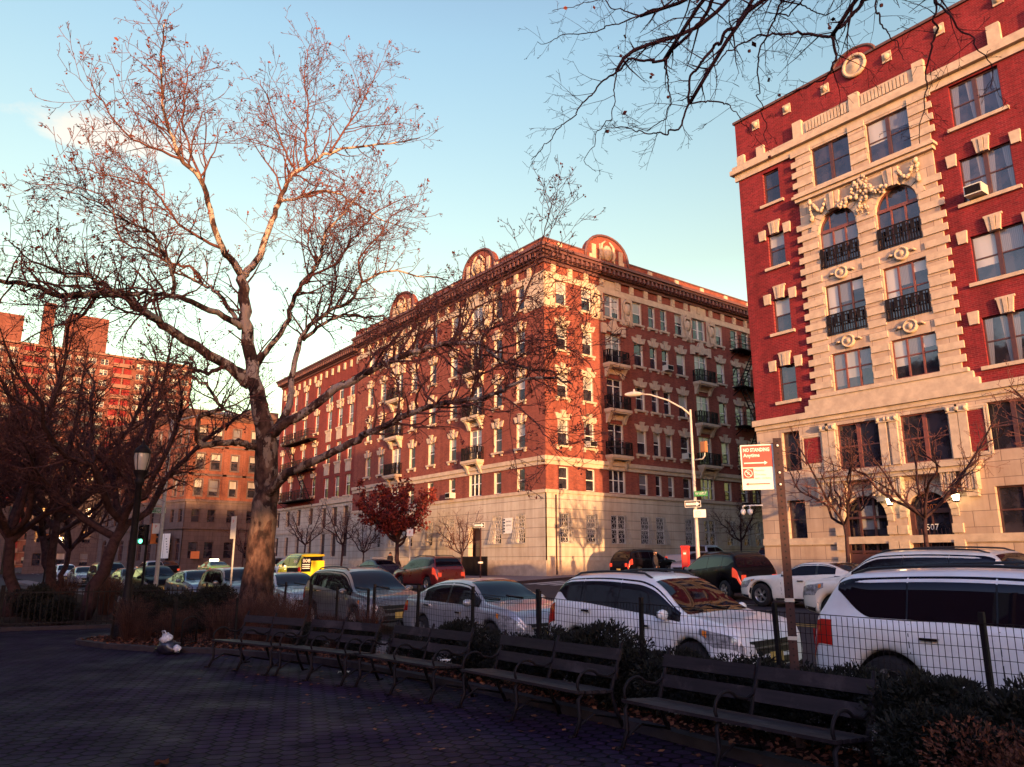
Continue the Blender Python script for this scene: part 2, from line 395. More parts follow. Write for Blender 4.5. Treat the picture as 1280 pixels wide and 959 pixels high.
WIN = {}
def win_meshes(kind, w, h, fm):
    key = (kind, w, h, fm)
    if key in WIN: return WIN[key]
    f = MB(); t = .055; y0, y1 = .13, .19
    lights = {'sash':1, 'pair':2, 'triple':3, 'arch':3, 'french':2, 'casement':2}[kind]
    zs = h-w/2 if kind == 'arch' else h
    f.box(-w/2, -w/2+t, y0, y1, 0, zs); f.box(w/2-t, w/2, y0, y1, 0, zs); f.box(-w/2+t, w/2-t, y0, y1, 0, t)
    if kind != 'arch': f.box(-w/2+t, w/2-t, y0, y1, h-t, h)
    mul = .16 if kind == 'pair' else .07
    for i in range(1, lights):
        u = -w/2+w*i/lights
        f.box(u-mul/2, u+mul/2, y0-.02, y1, t, zs-.001 if kind == 'arch' else h-t)
    if kind in ('sash', 'pair'): f.box(-w/2+t, w/2-t, y0+.005, y1-.005, h*.5-.03, h*.5+.03)
    elif kind in ('triple',): f.box(-w/2+t, w/2-t, y0+.005, y1-.005, h*.55-.03, h*.55+.03)
    elif kind == 'french': f.box(-w/2+t, w/2-t, y0+.005, y1-.005, h*.78-.03, h*.78+.03)
    elif kind == 'arch':
        f.box(-w/2+t, w/2-t, y0-.03, y1, zs-.09, zs+.07)
        o = arch_pts(w, zs, 12); i_ = arch_pts(w-2*t-.04, zs, 12)
        for (a, b), (c, d) in zip(zip(o, o[1:]), zip(i_, i_[1:])):
            f.face([(a[0],y0,a[1]),(b[0],y0,b[1]),(d[0],y0,d[1]),(c[0],y0,c[1])]); f.face([(c[0],y0,c[1]),(d[0],y0,d[1]),(d[0],y1,d[1]),(c[0],y1,c[1])])
        f.box(-.25*w, -.25*w+.06, y0, y1, zs+.07, zs+w*.40); f.box(.25*w-.06, .25*w, y0, y1, zs+.07, zs+w*.40)
        f.box(-w/2+t, w/2-t, y0+.005, y1-.005, h*.38-.03, h*.38+.03)
    fme = f.mesh('window_frame', M[fm])
    panes = []
    yp = .165
    mats = [M['glass'], M['blind'], M['curtain']]
    for var in range(5):
        p = MB(); a, b = -w/2+.02, w/2-.02
        if kind == 'arch':
            pts = [(-w/2+.02,yp,.02),(w/2-.02,yp,.02)] + [(x,yp,z) for x, z in reversed(arch_pts(w-.04, zs, 12))]
            if var in (0,4): p.face(pts, 0)
            else:
                c = h*.38
                p.face([(a,yp,.02),(b,yp,.02),(b,yp,c),(a,yp,c)], 0); p.face([(a,yp,c),(b,yp,c),(b,yp,zs),(a,yp,zs)], 2 if var > 1 else 1)
                p.face([(x,yp,z) for x, z in reversed(arch_pts(w-.04, zs, 12))], 0)
        else:
            k = {0:1.0, 1:.5, 2:.28, 3:.62, 4:1.0}[var]
            for i in range(lights):
                a = -w/2+w*i/lights+.02; b = -w/2+w*(i+1)/lights-.02
                kk = k if lights == 1 or var in (0,4) else min(1, k+.18*((i*7+var*3) % 3-1))
                c = .02+(h-.04)*kk
                if var == 4 and w > .6:
                    e = (b-a)*.28; top = h-.02
                    p.face([(a,yp,.02),(a+e*.7,yp,.02),(a+e*1.3,yp,top),(a,yp,top)], 2); p.face([(b-e*.7,yp,.02),(b,yp,.02),(b,yp,top),(b-e*1.3,yp,top)], 2)
                    p.face([(a+e*.7,yp,.02),(b-e*.7,yp,.02),(b-e*1.3,yp,top),(a+e*1.3,yp,top)], 0)
                else:
                    p.face([(a,yp,.02),(b,yp,.02),(b,yp,c),(a,yp,c)], 0)
                    if c < h-.05: p.face([(a,yp,c),(b,yp,c),(b,yp,h-.02),(a,yp,h-.02)], 1 if (var+i) % 2 else 2)
        panes.append(p.mesh('window_pane', mats))
    WIN[key] = (fme, panes)
    return WIN[key]

SUR = {}
def surround(kind, w, h, mat):
    """stone trim of one window: a list of (name, mesh)"""
    key = (kind, w, h, mat)
    if key in SUR: return SUR[key]
    out = []
    def sill(corbels):
        b = MB(); b.box(-w/2-.2, w/2+.2, -.14, .12, -.15, -.003)
        if corbels:
            for sg in (-1,1): b.box(sg*(w/2+.05)-.09, sg*(w/2+.05)+.09, -.1, .05, -.31, -.148)
        out.append(('sill', b.mesh('sill', M[mat])))
    if kind == 'key':
        k = .3; b = MB()
        b.prism([(-w/2-.04,h+.004),(w/2+.04,h+.004),(w/2+.22,h+k),(w/2+.22,h+k+.1),(-w/2-.22,h+k+.1),(-w/2-.22,h+k)], -.06, .05)
        b.prism([(-.13,h-.05),(.13,h-.05),(.2,h+k+.26),(-.2,h+k+.26)], -.14, .04)
        b.box(-.24,.24, -.17,.03, h+k+.26, h+k+.34)
        for sg in (-1,1):
            b.prism([(sg*(w/2-.08),h+.03),(sg*(w/2+.1),h+.03),(sg*(w/2+.27),h+k+.14),(sg*(w/2),h+k+.14)], -.09, .04)
        out.append(('lintel', b.mesh('lintel', M[mat]))); sill(True)
    if kind == 'plain': sill(True)
    if kind == 'jamb':
        b = MB(); b.box(-w/2-.15, -w/2, -.05, .1, 0, h+.15); b.box(w/2, w/2+.15, -.05, .1, 0, h+.15); b.box(-w/2, w/2, -.05, .1, h, h+.15); b.box(-w/2-.16, w/2+.16, -.1, .12, -.15, -.001)
        out.append(('architrave', b.mesh('architrave', M[mat])))
    if kind == 'ears':      # triple fluted keystone, two corner blocks, long sill
        b = MB()
        for i in (-1,0,1):
            b.prism([(i*.15-.065,h-.05),(i*.15+.065,h-.05),(i*.21+.085,h+.55),(i*.21-.085,h+.55)], -.16+abs(i)*.03, .05)
        b.box(-.34,.34,-.1,.04,h+.55,h+.63)
        out.append(('keystone', b.mesh('keystone', M[mat])))
        for sg in (-1,1):
            x = sg*(w/2+.24); b = MB()
            b.prism([(x-.16,h-.22),(x+.16,h-.22),(x+.2,h+.3),(x-.2,h+.3)], -.12, .05); out.append(('ear_block', b.mesh('ear_block', M[mat])))
        sill(False)
    if kind == 'sill': sill(False)
    SUR[key] = out
    return out

WR = random.Random(11)
def window(fa, u, z, w, h, kind='sash', fm='frame_white', sur=None, sm='stone_trim', var=None, y=0, name='window'):
    fme, panes = win_meshes(kind, w, h, fm)
    o = fa.put(name, fme, u, y, z)
    if var is None: var = WR.choice([0,0,1,1,2,3,4])
    obj('pane', panes[var], o)
    for nm_, me_ in (surround(sur, w, h, sm) if sur else []): obj(nm_, me_, o)
    return o

BAL = {}
def railing_mesh(w, h=.95, d=.55, step=.11, front_only=False, sub=False):
    key = (w,h,d,front_only)
    if key in BAL: return BAL[key]
    b = MB()
    pts = [(-w/2,0),(-w/2,-d),(w/2,-d),(w/2,0)] if not front_only else [(-w/2,-d),(w/2,-d)]
    for p, q in zip(pts, pts[1:]):
        for z in (.06, h*.55, h): b.bar((p[0],p[1],z),(q[0],q[1],z),.045)
        L = math.dist(p,q); n = max(2, int(L/step))
        for i in range(n+1):
            t = i/n; x = p[0]+(q[0]-p[0])*t; y = p[1]+(q[1]-p[1])*t
            b.bar((x,y,0),(x,y,h),.03 if i not in (0,n) else .05)
        for i in range(0,n,3):
            t = (i+.5)/n; x = p[0]+(q[0]-p[0])*t; y = p[1]+(q[1]-p[1])*t
            b.box(x-.05,x+.05,y-.012,y+.012,h*.55,h)
    BAL[key] = b.mesh('railing', M['iron']); return BAL[key]
SLAB = {}
def balcony(fa, u, z, w, mat='stone_trim', iron_h=.95):
    if (w,mat) not in SLAB:
        b = MB(); b.box(-w/2-.08,w/2+.08,-.68,.05,-.2,0); b.box(-w/2-.02,w/2+.02,-.6,.05,-.3,-.2)
        for sg in (-1,1):
            x = sg*(w/2-.2); b.prism([(-.55,-.3),(0,-.3),(0,-1.0),(-.15,-.95),(-.3,-.6)], 0, .26)
            n = 10
            for i in range(len(b.v)-n, len(b.v)):   # turn the bracket sideways
                X, Y, Z = b.v[i]; b.v[i] = (x-.13+Y, X, Z)
        b.prism([(-w/2+.25,-.72),(w/2-.25,-.72),(w/2-.3,-.34),(.2,-.31),(-.2,-.31),(-w/2+.3,-.34)], -.1, .03)
        SLAB[(w,mat)] = b.mesh('balcony_slab', M[mat])
    o = fa.put('balcony', SLAB[(w,mat)], u, 0, z)
    obj('railing', railing_mesh(w, iron_h, .6), o)
    return o

def fire_escape(fa, u0, u1, floors, name='fire_escape', hang=1.05):
    b = MB()
    for i, z in enumerate(floors):
        b.box(u0,u1,-hang,-.03,z-.06,z-.02)
        for k in range(int((u1-u0)/.35)): b.bar((u0+k*.35,-hang,z-.1),(u0+k*.35,-.02,z-.1),.05)
        for s in (.35,.7,1.0):
            b.bar((u0,-hang,z+s),(u1,-hang,z+s),.04); b.bar((u0,-hang,z+s),(u0,0,z+s),.035); b.bar((u1,-hang,z+s),(u1,0,z+s),.035)
        n = int((u1-u0)/.16)
        for k in range(n+1):
            x = u0+(u1-u0)*k/n; b.bar((x,-hang,z),(x,-hang,z+1.0),.022 if k % 5 else .045)
        for s in (u0+.1,u1-.1): b.bar((s,-hang+.05,z-.08),(s,0,z-.75),.06)
        if i+1 < len(floors):
            z2 = floors[i+1]; fl = i % 2
            a, c = (u0+.3, u1-.5) if fl else (u1-.3, u0+.5)
            for dy in (-.85,-.4):
                b.bar((a,dy,z),(c,dy,z2),.07); 
            for k in range(1,11):
                t = k/11; b.bar((a+(c-a)*t,-.85,z+(z2-z)*t),(a+(c-a)*t,-.4,z+(z2-z)*t),.05)
    return fa.put(name, b.mesh(name, M['iron']))

def cartouche_mesh():
    b = MB()
    b.ball((0,-.08,0), .34, 10, 6, 0, (1,.45,1.35)); b.ball((0,-.16,0), .22, 10, 6, 0, (1,.5,1.4))
    for sg in (-1,1):
        pts = []
        for i in range(10):
            a = i/9*4.4; r = .3*(1-.055*i); pts.append((sg*(.28+.16*math.sin(a)*r/.3), -.1, .55-.13*i+.06*math.cos(a)))
        b.tube(pts, [.10-.006*i for i in range(10)], 6)
    b.box(-.3,.3,-.2,.02,.52,.68); b.box(-.2,.2,-.22,.02,.68,.82)
    b.prism([(-.24,-.95),(.24,-.95),(.34,-.5),(-.34,-.5)], -.14, .02); b.box(-.17,.17,-.12,.02,-1.25,-.97)
    for k in (-.1,.1): b.tube([(k,-.13,-.55),(k*.9,-.16,-1.2)], .05, 6)
    return b.mesh('cartouche', M['terracotta'])
CART = cartouche_mesh()

def ac_unit(fa, u, z, label, group='window air conditioners'):
    root = empty('air_conditioner'); p = fa.at(u,-.18,z)
    root.location = (p[0]+fa.root.location.x, p[1]+fa.root.location.y, p[2]); root.rotation_euler.z = fa.rz
    b = MB(); b.box(-.33,.33,-.34,.3,0,.42); b.build('casing', M['sign_grey'], root)
    g = MB(); g.box(-.29,.29,-.352,-.343,.05,.37); 
    for k in range(9): g.box(-.28,.28,-.362,-.352,.06+.034*k,.075+.034*k)
    g.build('grille', M['iron'], root)
    tag(root, label, 'air conditioner', group); return root

def cornice_mb(b, u0, u1, z0, z1, proj, ret0=0, ret1=0, dent=.45, m=0):
    """layered cornice with a row of brackets; ret adds a return past each end"""
    h = z1-z0
    lay = [(0,.22,.18),(.22,.42,.42),(.42,.62,.62),(.62,.8,.85),(.8,1.0,1.0)]
    for a, c, p in lay: b.box(u0-ret0*p, u1+ret1*p, -proj*p, .02, z0+h*a, z0+h*c-.002, m)
    n = int((u1-u0)/dent)
    for i in range(n):
        u = u0+(i+.5)*(u1-u0)/n
        b.box(u-.09,u+.09,-proj*.80,-proj*.42,z0+h*.28,z0+h*.62-.004, m)

def pediment(fa, u, z, w, hgt, mat_b, mat_s):
    """rounded gable on the parapet with a carved oval and stone strips"""
    b = MB(); n = 14
    pts = [(-w/2,0)]+[(-w/2*.96*math.cos(math.pi*i/n), .3+(hgt-.3)*math.sin(math.pi*i/n)**.8) for i in range(n+1)]+[(w/2,0)]
    b.prism(pts[::-1], -.06, .42)
    o = fa.put('gable', b.mesh('gable', mat_b), u, 0, z)
    c = MB()
    arc = [(p[0],-.07,p[1]) for p in pts[1:-1]]
    c.tube(arc, .11, 6)
    c.build('gable_coping', M['cornice'], o)
    s = MB()
    s.ball((0,-.1,hgt*.45), .5, 12, 6, 0, (1,.4,1.25)); s.ball((0,-.22,hgt*.45), .34, 10, 6, 0, (1,.5,1.3))
    for sg in (-1,1):
        s.box(sg*w*.3-.2, sg*w*.3+.2, -.14, .0, .03, hgt*.62); s.box(sg*w*.16-.06, sg*w*.16+.06, -.1, .0, .2, hgt*.7)
        s.tube([(sg*.5,-.12,hgt*.2),(sg*.7,-.14,hgt*.4),(sg*.55,-.12,hgt*.7),(sg*.2,-.12,hgt*.82)], [.1,.14,.1,.07], 6)
    s.build('carved_oval', M['terracotta'], o)
    return o

def grille_mesh(w, h):
    """bellied white iron window grille"""
    b = MB(); n = 7
    def belly(t): return -.06-.30*(1-t)**1.3*(1 if t < .97 else .6)
    for i in range(n):
        x = -w/2+w*i/(n-1); k = 1+.28
        pts = []
        for j in range(9):
            t = j/8; pts.append((x*(1+.32*(1-t)), belly(t), h*t))
        for p, q in zip(pts, pts[1:]): b.bar(p, q, .022)
    for t in (0,.18,.36,.54,.72,.97):
        y = belly(t); ww = w/2*(1+.32*(1-t))
        b.bar((-ww,y,h*t),(ww,y,h*t),.026)
        for sg in (-1,1): b.bar((sg*ww,y,h*t),(sg*w/2,0,h*t),.026)
    for i in range(n-1):
        for j in range(0,8):
            t0, t1 = j/8, (j+1)/8; s = 1 if (i+j) % 2 else -1
            x0 = (-w/2+w*(i+(s<0))/(n-1)); x1 = (-w/2+w*(i+(s>0))/(n-1))
            b.bar((x0*(1+.32*(1-t0)),belly(t0)+.005,h*t0),(x1*(1+.32*(1-t1)),belly(t1)+.005,h*t1),.02)
    return b.mesh('iron_grille', M['grille_paint'])

# ------------------------------------------------------------------ corner apartment building
def corner_building():
    root = empty('apartment_building', (-38.8,32,.7))
    tag(root, 'long red brick corner building with rounded gables, iron balconies and grilled ground floor windows', 'building')
    root_z = .7
    L = Facade(root, -38.8, 32, 0); L.o = (0,0)
    Rt = Facade(root, -38.8, 32, R(90)); Rt.o = (0,0)
    LW, RW = 28.7, 34.0
    def Z(z): return z-root_z
    lc = [-64.6,-62.05,-59.2,-56.4,-53.3,-50.1,-46.95,-44.15,-41.45]; lk = ['n','n','b','n','n','n','b','n','n']
    lc = [x+38.8 for x in lc]
    rc = [1.55,3.95,6.5,9.15,10.75,12.1,13.9,16.3,18.8,20.9,22.4,25.0,27.5,30.0]; rk = ['n','n','b','n','s','s','n','b','n','n','n','n','b','n']
    rows = [20.2,16.95,13.6,10.3]
    for fa, cols, kinds, W, side in ((L,lc,lk,LW,0),(Rt,rc,rk,RW,1)):
        ub, ua = (-W,0) if side == 0 else (0,W)
        bm_ = MB(); bs = MB()
        ops_b, ops_s = [], []
        for u, k in zip(cols, kinds):
            w = {'n':.95,'s':.72,'b':1.5}[k]
            for ri, zc in enumerate(rows):
                if k == 'b' and ri > 0: z0, h, kd = zc-1.2, 2.3, 'french'
                elif k == 'b': z0, h, kd = zc-.88, 1.75, 'pair'
                else: z0, h, kd = zc-.88, 1.75, 'sash'
                ops_b.append((u-w/2,u+w/2,Z(z0),Z(z0+h)))
                sur = {0:'plain'}.get(ri, 'key')
                if k == 'b' and ri > 0: sur = None
                nm = 'balcony_door' if kd == 'french' else 'window'
                wo = window(fa, u, Z(z0), w, h, kd, 'frame_white', sur, name=nm)
                if k == 'b' and ri > 0:
                    balcony(fa, u, Z(z0)-.02, 2.0)
                    if ri == 1:
                        lt = MB(); lt.prism([(-1.05,h+.15),(1.05,h+.15),(1.15,h+.62),(.45,h+.66),(.25,h+1.0),(-.25,h+1.0),(-.45,h+.66),(-1.15,h+.62)], -.14, .03)
                        lt.box(-.2,.2,-.24,0,h+.02,h+1.05); lt.box(-1.2,-.8,-.18,0,h-.05,h+.7); lt.box(.8,1.2,-.18,0,h-.05,h+.7)
                        obj('hood_stone', lt.mesh('hood_stone', M['stone_trim']), wo)
            # second floor
            h = 1.5 if k != 'b' else 1.62; z0 = 6.48
            w2 = .85 if k != 's' else .62
            if k == 'b': w2 = 1.6
            ops_b.append((u-w2/2,u+w2/2,Z(z0),Z(z0+h)))
            window(fa, u, Z(z0), w2, h, 'triple' if k == 'b' else 'sash', 'frame_white', None, var=WR.choice([0,0,0,2]))
        # ground floor
        gc = [u for u in cols]
        door_u = -46.95+38.8 if side == 0 else None
        for u, k in zip(cols, kinds):
            if side == 0 and abs(u-door_u) < .1: continue
            w = 1.0 if k != 'b' else 1.5
            if k == 's' and abs(u-12.1) < .1: continue
            ops_s.append((u-w/2,u+w/2,Z(3.0),Z(4.95)))
            o = window(fa, u, Z(3.0), w, 1.95, 'sash' if w < 1.2 else 'pair', 'frame_white', None, var=WR.choice([0,0,2]), name='barred_window')
            obj('iron_grille', GR.setdefault(w, grille_mesh(w,1.95)), o)
        if side == 0:
            ops_s.append((door_u-.75,door_u+.75,Z(.9),Z(4.35)))
            ops_s.append((-43.05+38.8-.25,-43.05+38.8+.25,Z(1.25),Z(1.75)))
            ar = MB(); pts = arch_pts(1.5, 0, 10)
            for a, c in zip(pts, pts[1:]): ar.face([(a[0],-.003,a[1]),(c[0],-.003,c[1]),(c[0],-.003,1.0),(a[0],-.003,1.0)])
            d = MB(); d.box(-.75,.75,.5,.56,0,3.5)
            do = fa.put('entrance_door', d.mesh('entrance_door', M['frame_dark']), door_u, 0, Z(.9))
            p = MB(); p.box(-.5,.5,.48,.497,.9,2.4); obj('door_glass', p.mesh('door_glass', M['glass']), do)
            ap = MB(); pts = arch_pts(1.5, 2.75, 10)
            ap.face([(-.75,-.003,2.75)]+[(x,-.003,z) for x, z in pts[:6]]+[(0,-.003,3.47),(-.75,-.003,3.47)])
            ap.face([(.75,-.003,3.47),(0,-.003,3.47)]+[(x,-.003,z) for x, z in pts[5:]])
            obj('door_arch', ap.mesh('door_arch', M['stone_base']), do)
        wall(bm_, ub, ua, Z(6.33), Z(22.6), ops_b, .26, 0, 0, 1)
        wall(bs, ub, ua, 0, Z(6.33), ops_s, .4, -.06, 0)
        fa.put('brick_wall', bm_.mesh('brick_wall', [M['brick_corner'], M['stone_trim']]))
        fa.put('stone_base', bs.mesh('stone_base', [M['stone_base']]))
        t = MB()
        def strip(z0, z1, p, skip=True, ends=.0):
            # a course, broken where balcony doors or windows cut it; butts at the corner
            a, c = (ub, ua+(p if side == 0 else 0)) if side == 0 else (0, ua)
            t.box(a, c, -p, .03, Z(z0), Z(z1))
        strip(6.2,6.42,.16); strip(8.06,8.34,.09); strip(8.34,8.62,.19); strip(.7,1.9,.1) if side == 0 else t.box(0,ua,-.1,.03,0,Z(1.9))
        # stone frieze on the top floor between bays
        bays = [i for i, k in enumerate(kinds) if k == 'b']
        strip(21.1,21.55,.07)
        for i in bays:
            u = cols[i]
            t.box(u-2.1,u-.95,-.055,.03,Z(18.95),Z(21.1)); t.box(u+.95,u+2.1,-.055,.03,Z(18.95),Z(21.1)); t.box(u-.95,u+.95,-.05,.03,Z(21.08),Z(22.2))
        if side == 0: t.box(-2.15,.06,-.06,.03,Z(18.95),Z(21.1)); 
        else: t.box(0,.95,-.06,.03,Z(18.95),Z(21.1))
        u = ub+.8
        while u < ua:
            t.box(u-.2,u+.2,-.12,.03,Z(21.55),Z(22.25)); t.box(u-.14,u+.14,-.17,.03,Z(21.75),Z(22.1)); u += 1.55
        # brick panels of the second floor have a stone edge
        fa.put('stone_courses', t.mesh('stone_courses', M['stone_trim']))
        for i in bays:
            for sg in (-1.5,1.5):
                fa.put('cartouche', CART, cols[i]+sg, -.06, Z(20.25))
        c = MB()
        cornice_mb(c, ub, ua, Z(22.15), Z(23.15), .95, 0, 1 if side == 0 else 0)
        fa.put('cornice', c.mesh('cornice', M['cornice']))
        p = MB()
        p.box(ub,ua if side == 0 else ua,-.02 if side == 0 else -.02,.35,Z(23.15),Z(23.95)); 
        fa.put('parapet', p.mesh('parapet', M['brick_corner']))
        q = MB(); q.box(ub,ua+(.06 if side == 0 else 0),-.07,.4,Z(23.953),Z(24.06)); fa.put('parapet_coping', q.mesh('parapet_coping', M['cornice']))
        k = MB(); u = ub+1.4
        while u < ua:
            k.box(u-.22,u+.22,-.12,.0,Z(23.2),Z(23.9)); u += 3.1
        fa.put('parapet_blocks', k.mesh('parapet_blocks', M['stone_trim']))
        for i in (bays[:1] if side else bays): pediment(fa, cols[i]+(-.4 if side else .2), Z(23.2), 4.6, 2.45, M['brick_corner'], M['terracotta'])
    # back walls and roof
    b = MB(); x0, x1, y0, y1 = -LW, 0, 0, RW
    b.face([(x0,y0,0),(x0,y1,0),(x0,y1,Z(23.9)),(x0,y0,Z(23.9))]); b.face([(x0,y1,0),(x1,y1,0),(x1,y1,Z(23.9)),(x0,y1,Z(23.9))])
    b.build('rear_wall', M['brick_corner'], root)
    b = MB(); b.box(x0+.3,x1-.4,y0+.4,y1-.3,Z(22.7),Z(22.9)); b.build('roof', M['roof'], root)
    b = MB(); b.box(-7,-3,14,18,Z(22.9),Z(25.2)); b.build('roof_bulkhead', M['brick_corner'], root)
    b = MB()
    for y in (15,17.5): b.tube([(-1.5,y,Z(22.9)),(-1.5,y,Z(24.3))],.18,8); b.ball((-1.5,y,Z(24.45)),.34,8,5)
    b.build('roof_vent', M['pole_steel'], root)
    # drain pipe on the lit corner, cellar window
    b = MB(); b.tube([(.12,.75,Z(1.0)),(.12,.75,Z(6.1))],.05,6); b.build('drain_pipe', M['pole_rust'], root)
    b = MB(); b.box(-4.5,-4.0,.2,.24,Z(1.25),Z(1.75)); b.build('cellar_window', M['glass'], root)
    fire_escape(Rt, 20.2, 23.2, [Z(z) for z in (6.4,9.4,12.7,16.0,19.2)])
    ac_unit(L, lc[5]+.15, 6.5, 'white window air conditioner low on the avenue front, behind the red leaved tree')
    ac_unit(Rt, rc[1]-.1, 9.45, 'window air conditioner in the sunlit strip beside the building corner')
    ac_unit(Rt, rc[6]+.05, 9.45, 'small air conditioner in the shaded side street front behind the lamp post')
    ac_unit(Rt, rc[5], 16.1, 'small air conditioner in a narrow fifth floor window of the shaded front')
    return root
GR = {}
CB = corner_building()
# ------------------------------------------------------------------ crimson building on the right
def right_building():
    X0 = -22.5; zr = .7
    root = empty('apartment_building', (X0,32,zr))
    tag(root, 'crimson brick apartment building with quoined limestone bay and arched entrance, nearest on the right', 'building')
    F = Facade(root, X0, 32, 0); F.o = (0,0)
    G = Facade(root, X0, 32, R(-90)); G.o = (0,0)      # side street front, faces left; u runs back from -depth to 0
    def Z(z): return z-zr
    def U(x): return x-X0
    W = 26.0; D = 34.0
    ob, os_ = [], []
    # plain columns
    for col, (u, w, kd, sur) in enumerate([(-20.6,.92,'sash','ears'),(-10.95,1.9,'pair','ears'),(-7.2,.92,'sash','ears'),(-2.8,1.9,'pair','ears'),(.9,.92,'sash','ears')]):
        for ri, zc in enumerate((20.35,16.95,13.55,10.15)):
            h = 1.95 if w > 1 else 1.75
            z0 = zc-h/2
            ob.append((U(u)-w/2,U(u)+w/2,Z(z0),Z(z0+h)))
            window(F, U(u), Z(z0), w, h, kd, 'frame_dark', 'sill' if ri == 0 else sur, var=4 if w > 1 and (ri+col) % 3 == 1 else WR.choice([0,0,1,3,4]))
        for zc, h in ((6.85,1.85),(3.7,1.75)):
            uu = u-.35 if col == 1 else u-.05
            z0 = zc-h/2; os_.append((U(uu)-w/2,U(uu)+w/2,Z(z0),Z(z0+h)))
            window(F, U(uu), Z(z0), w, h, kd, 'frame_dark', None, var=0)
    # stone bay
    bay = []; ba, bb = U(-19.1), U(-12.8)
    B1, B2 = U(-17.3), U(-14.55)
    for u in (B1, B2):
        bay.append((u-.95,u+.95,Z(19.35),Z(21.3))); window(F, u, Z(19.35), 1.9, 1.95, 'pair', 'frame_dark', None, 'stone', var=0 if u == B1 else 3, y=-.1)
        bay.append((u-.92,u+.92,Z(15.1),Z(17.85)))
        o = window(F, u, Z(15.1), 1.84, 2.75, 'arch', 'frame_red', None, 'stone', var=2 if u == B1 else 0, y=-.1, name='arched_window')
        # spandrels close the square opening round the arch
        sp = MB(); pts = arch_pts(1.84, 2.75-.92, 12)
        for y in (-.001,):
            sp.face([(-.92,y,2.75-.92)]+[(x,y,z) for x, z in pts[:7]]+[(-.92,y,2.75)]); sp.face([(.92,y,2.75)]+[(x,y,z) for x, z in pts[6:]])
        for a, c in zip(pts, pts[1:]): sp.face([(a[0],-.001,a[1]),(c[0],-.001,c[1]),(c[0],.28,c[1]),(a[0],.28,a[1])])
        # voussoirs
        for i in range(0,13):
            a = math.pi*(i-.46)/12; c = math.pi*(i+.46)/12
            if abs(i-6) < 2: continue
            sp.prism([(-.93*math.cos(a),1.83+.93*math.sin(a)),(-.93*math.cos(c),1.83+.93*math.sin(c)),(-1.3*math.cos(c),1.83+1.3*math.sin(c)),(-1.3*math.cos(a),1.83+1.3*math.sin(a))], -.05-.02*(i % 2), .01)
        obj('arch', sp.mesh('arch', M['stone_trim']), o)
        for i in (-1,0,1):
            pass
        ks = MB()
        for i in (-1,0,1): ks.prism([(i*.19-.08,2.68),(i*.19+.08,2.68),(i*.25+.1,3.5),(i*.25-.1,3.5)], -.3+abs(i)*.06, .0)
        obj('keystone', ks.mesh('keystone', M['terracotta']), o)
        obj('railing', railing_mesh(1.8,.95,.06,.12,True), o)
        bay.append((u-.92,u+.92,Z(11.85),Z(14.25)))
        o = window(F, u, Z(11.85), 1.84, 2.4, 'triple', 'frame_red' if u == B2 else 'frame_dark', None, 'stone', var=3, y=-.1)
        obj('railing', railing_mesh(1.8,.95,.06,.12,True), o)
        bay.append((u-.92,u+.92,Z(9.3),Z(11.0)))
        window(F, u, Z(9.3), 1.84, 1.7, 'triple', 'frame_red', None, 'stone', var=2 if u == B1 else 1, y=-.1)
        # panels with carved discs
        pn = MB(); pn.lathe([(0,-.16),(.12,-.15),(.14,-.1),(.22,-.1),(.24,-.16),(.3,-.14),(.32,-.02)], 16, (0,0,0), 'y')
        for sg in (-1,1): pn.tube([(sg*.34,-.06,.02),(sg*.5,-.09,.06),(sg*.62,-.05,-.03)],[.05,.06,.03],6)
        pm = pn.mesh('carved_disc', M['terracotta'])
        for zc in (14.67,11.42): F.put('carved_disc', pm, u, -.1, Z(zc))
    bw = MB(); wall(bw, ba, bb, Z(8.5), Z(22.0), bay, .3, -.1, 0)
    bw.face([(ba,-.1,Z(8.5)),(ba,-.1,Z(22)),(ba,0,Z(22)),(ba,0,Z(8.5))]); bw.face([(bb,-.1,Z(8.5)),(bb,0,Z(8.5)),(bb,0,Z(22)),(bb,-.1,Z(22))])
    F.put('stone_bay', bw.mesh('stone_bay', M['stone']))
    # quoins: rows of blocks left, middle, right of the openings
    QB = {}; z = 9.5
    while z < 21.3:
        if not (17.75 < z < 19.1):
            for c, wd in ((ba+.43,.62),((B1+B2)/2,.42),(bb-.43,.62)):
                off = 0
                if c < B1: a, b_ = ba-.22, B1-.98
                elif c > B2: a, b_ = B2+.98, bb+.22
                else: a, b_ = B1+.98, B2-.98
                QB.setdefault((c, a, z > 18.4), MB()).box(a,b_,-.165,-.095,Z(z),Z(z+.3))
        z += .56
    for q in QB.values(): F.put('quoin_column', q.mesh('quoin_column', M['stone_trim']))
    # carved garland between the arches
    g = MB(); rr = random.Random(3)
    cx = (B1+B2)/2
    def blob(x, z, r): g.ball((x,-.2-rr.random()*.18,z), r, 7, 5, 0, (1,.9,1))
    for k in range(80):
        t = k/79; a = (t-.5)*2
        x = cx+a*1.25; z = 18.1+.42*math.cos(a*4.5)*(1-abs(a)*.4)+rr.uniform(-.16,.16)
        blob(x, Z(z), rr.uniform(.05,.11))
    for k in range(44): blob(cx+rr.uniform(-.32,.32), Z(rr.uniform(16.9,18.9)), rr.uniform(.05,.11))
    F.put('carved_garland', g.mesh('carved_garland', M['terracotta']))
    for sg, u in ((-1,B1),(1,B2)):
        g = MB()
        for k in range(14):
            t = k/13; blob(u+sg*(.35+.62*t), Z(18.35-.42*math.sin(math.pi*t)), rr.uniform(.06,.11))
        for k in range(9): blob(u+sg*1.12, Z(18.6-.12*k), .09+.03*math.sin(k))
        F.put('carved_garland', g.mesh('carved_garland', M['terracotta']))
    # brick front, stone base
    bf = MB(); wall(bf, 0, ba, Z(8.5), Z(24.75), ob, .24, 0, 0); wall(bf, bb, W, Z(8.5), Z(24.75), ob, .24, 0, 0); wall(bf, ba, bb, Z(22.0), Z(24.75), [], .2, 0, 0)
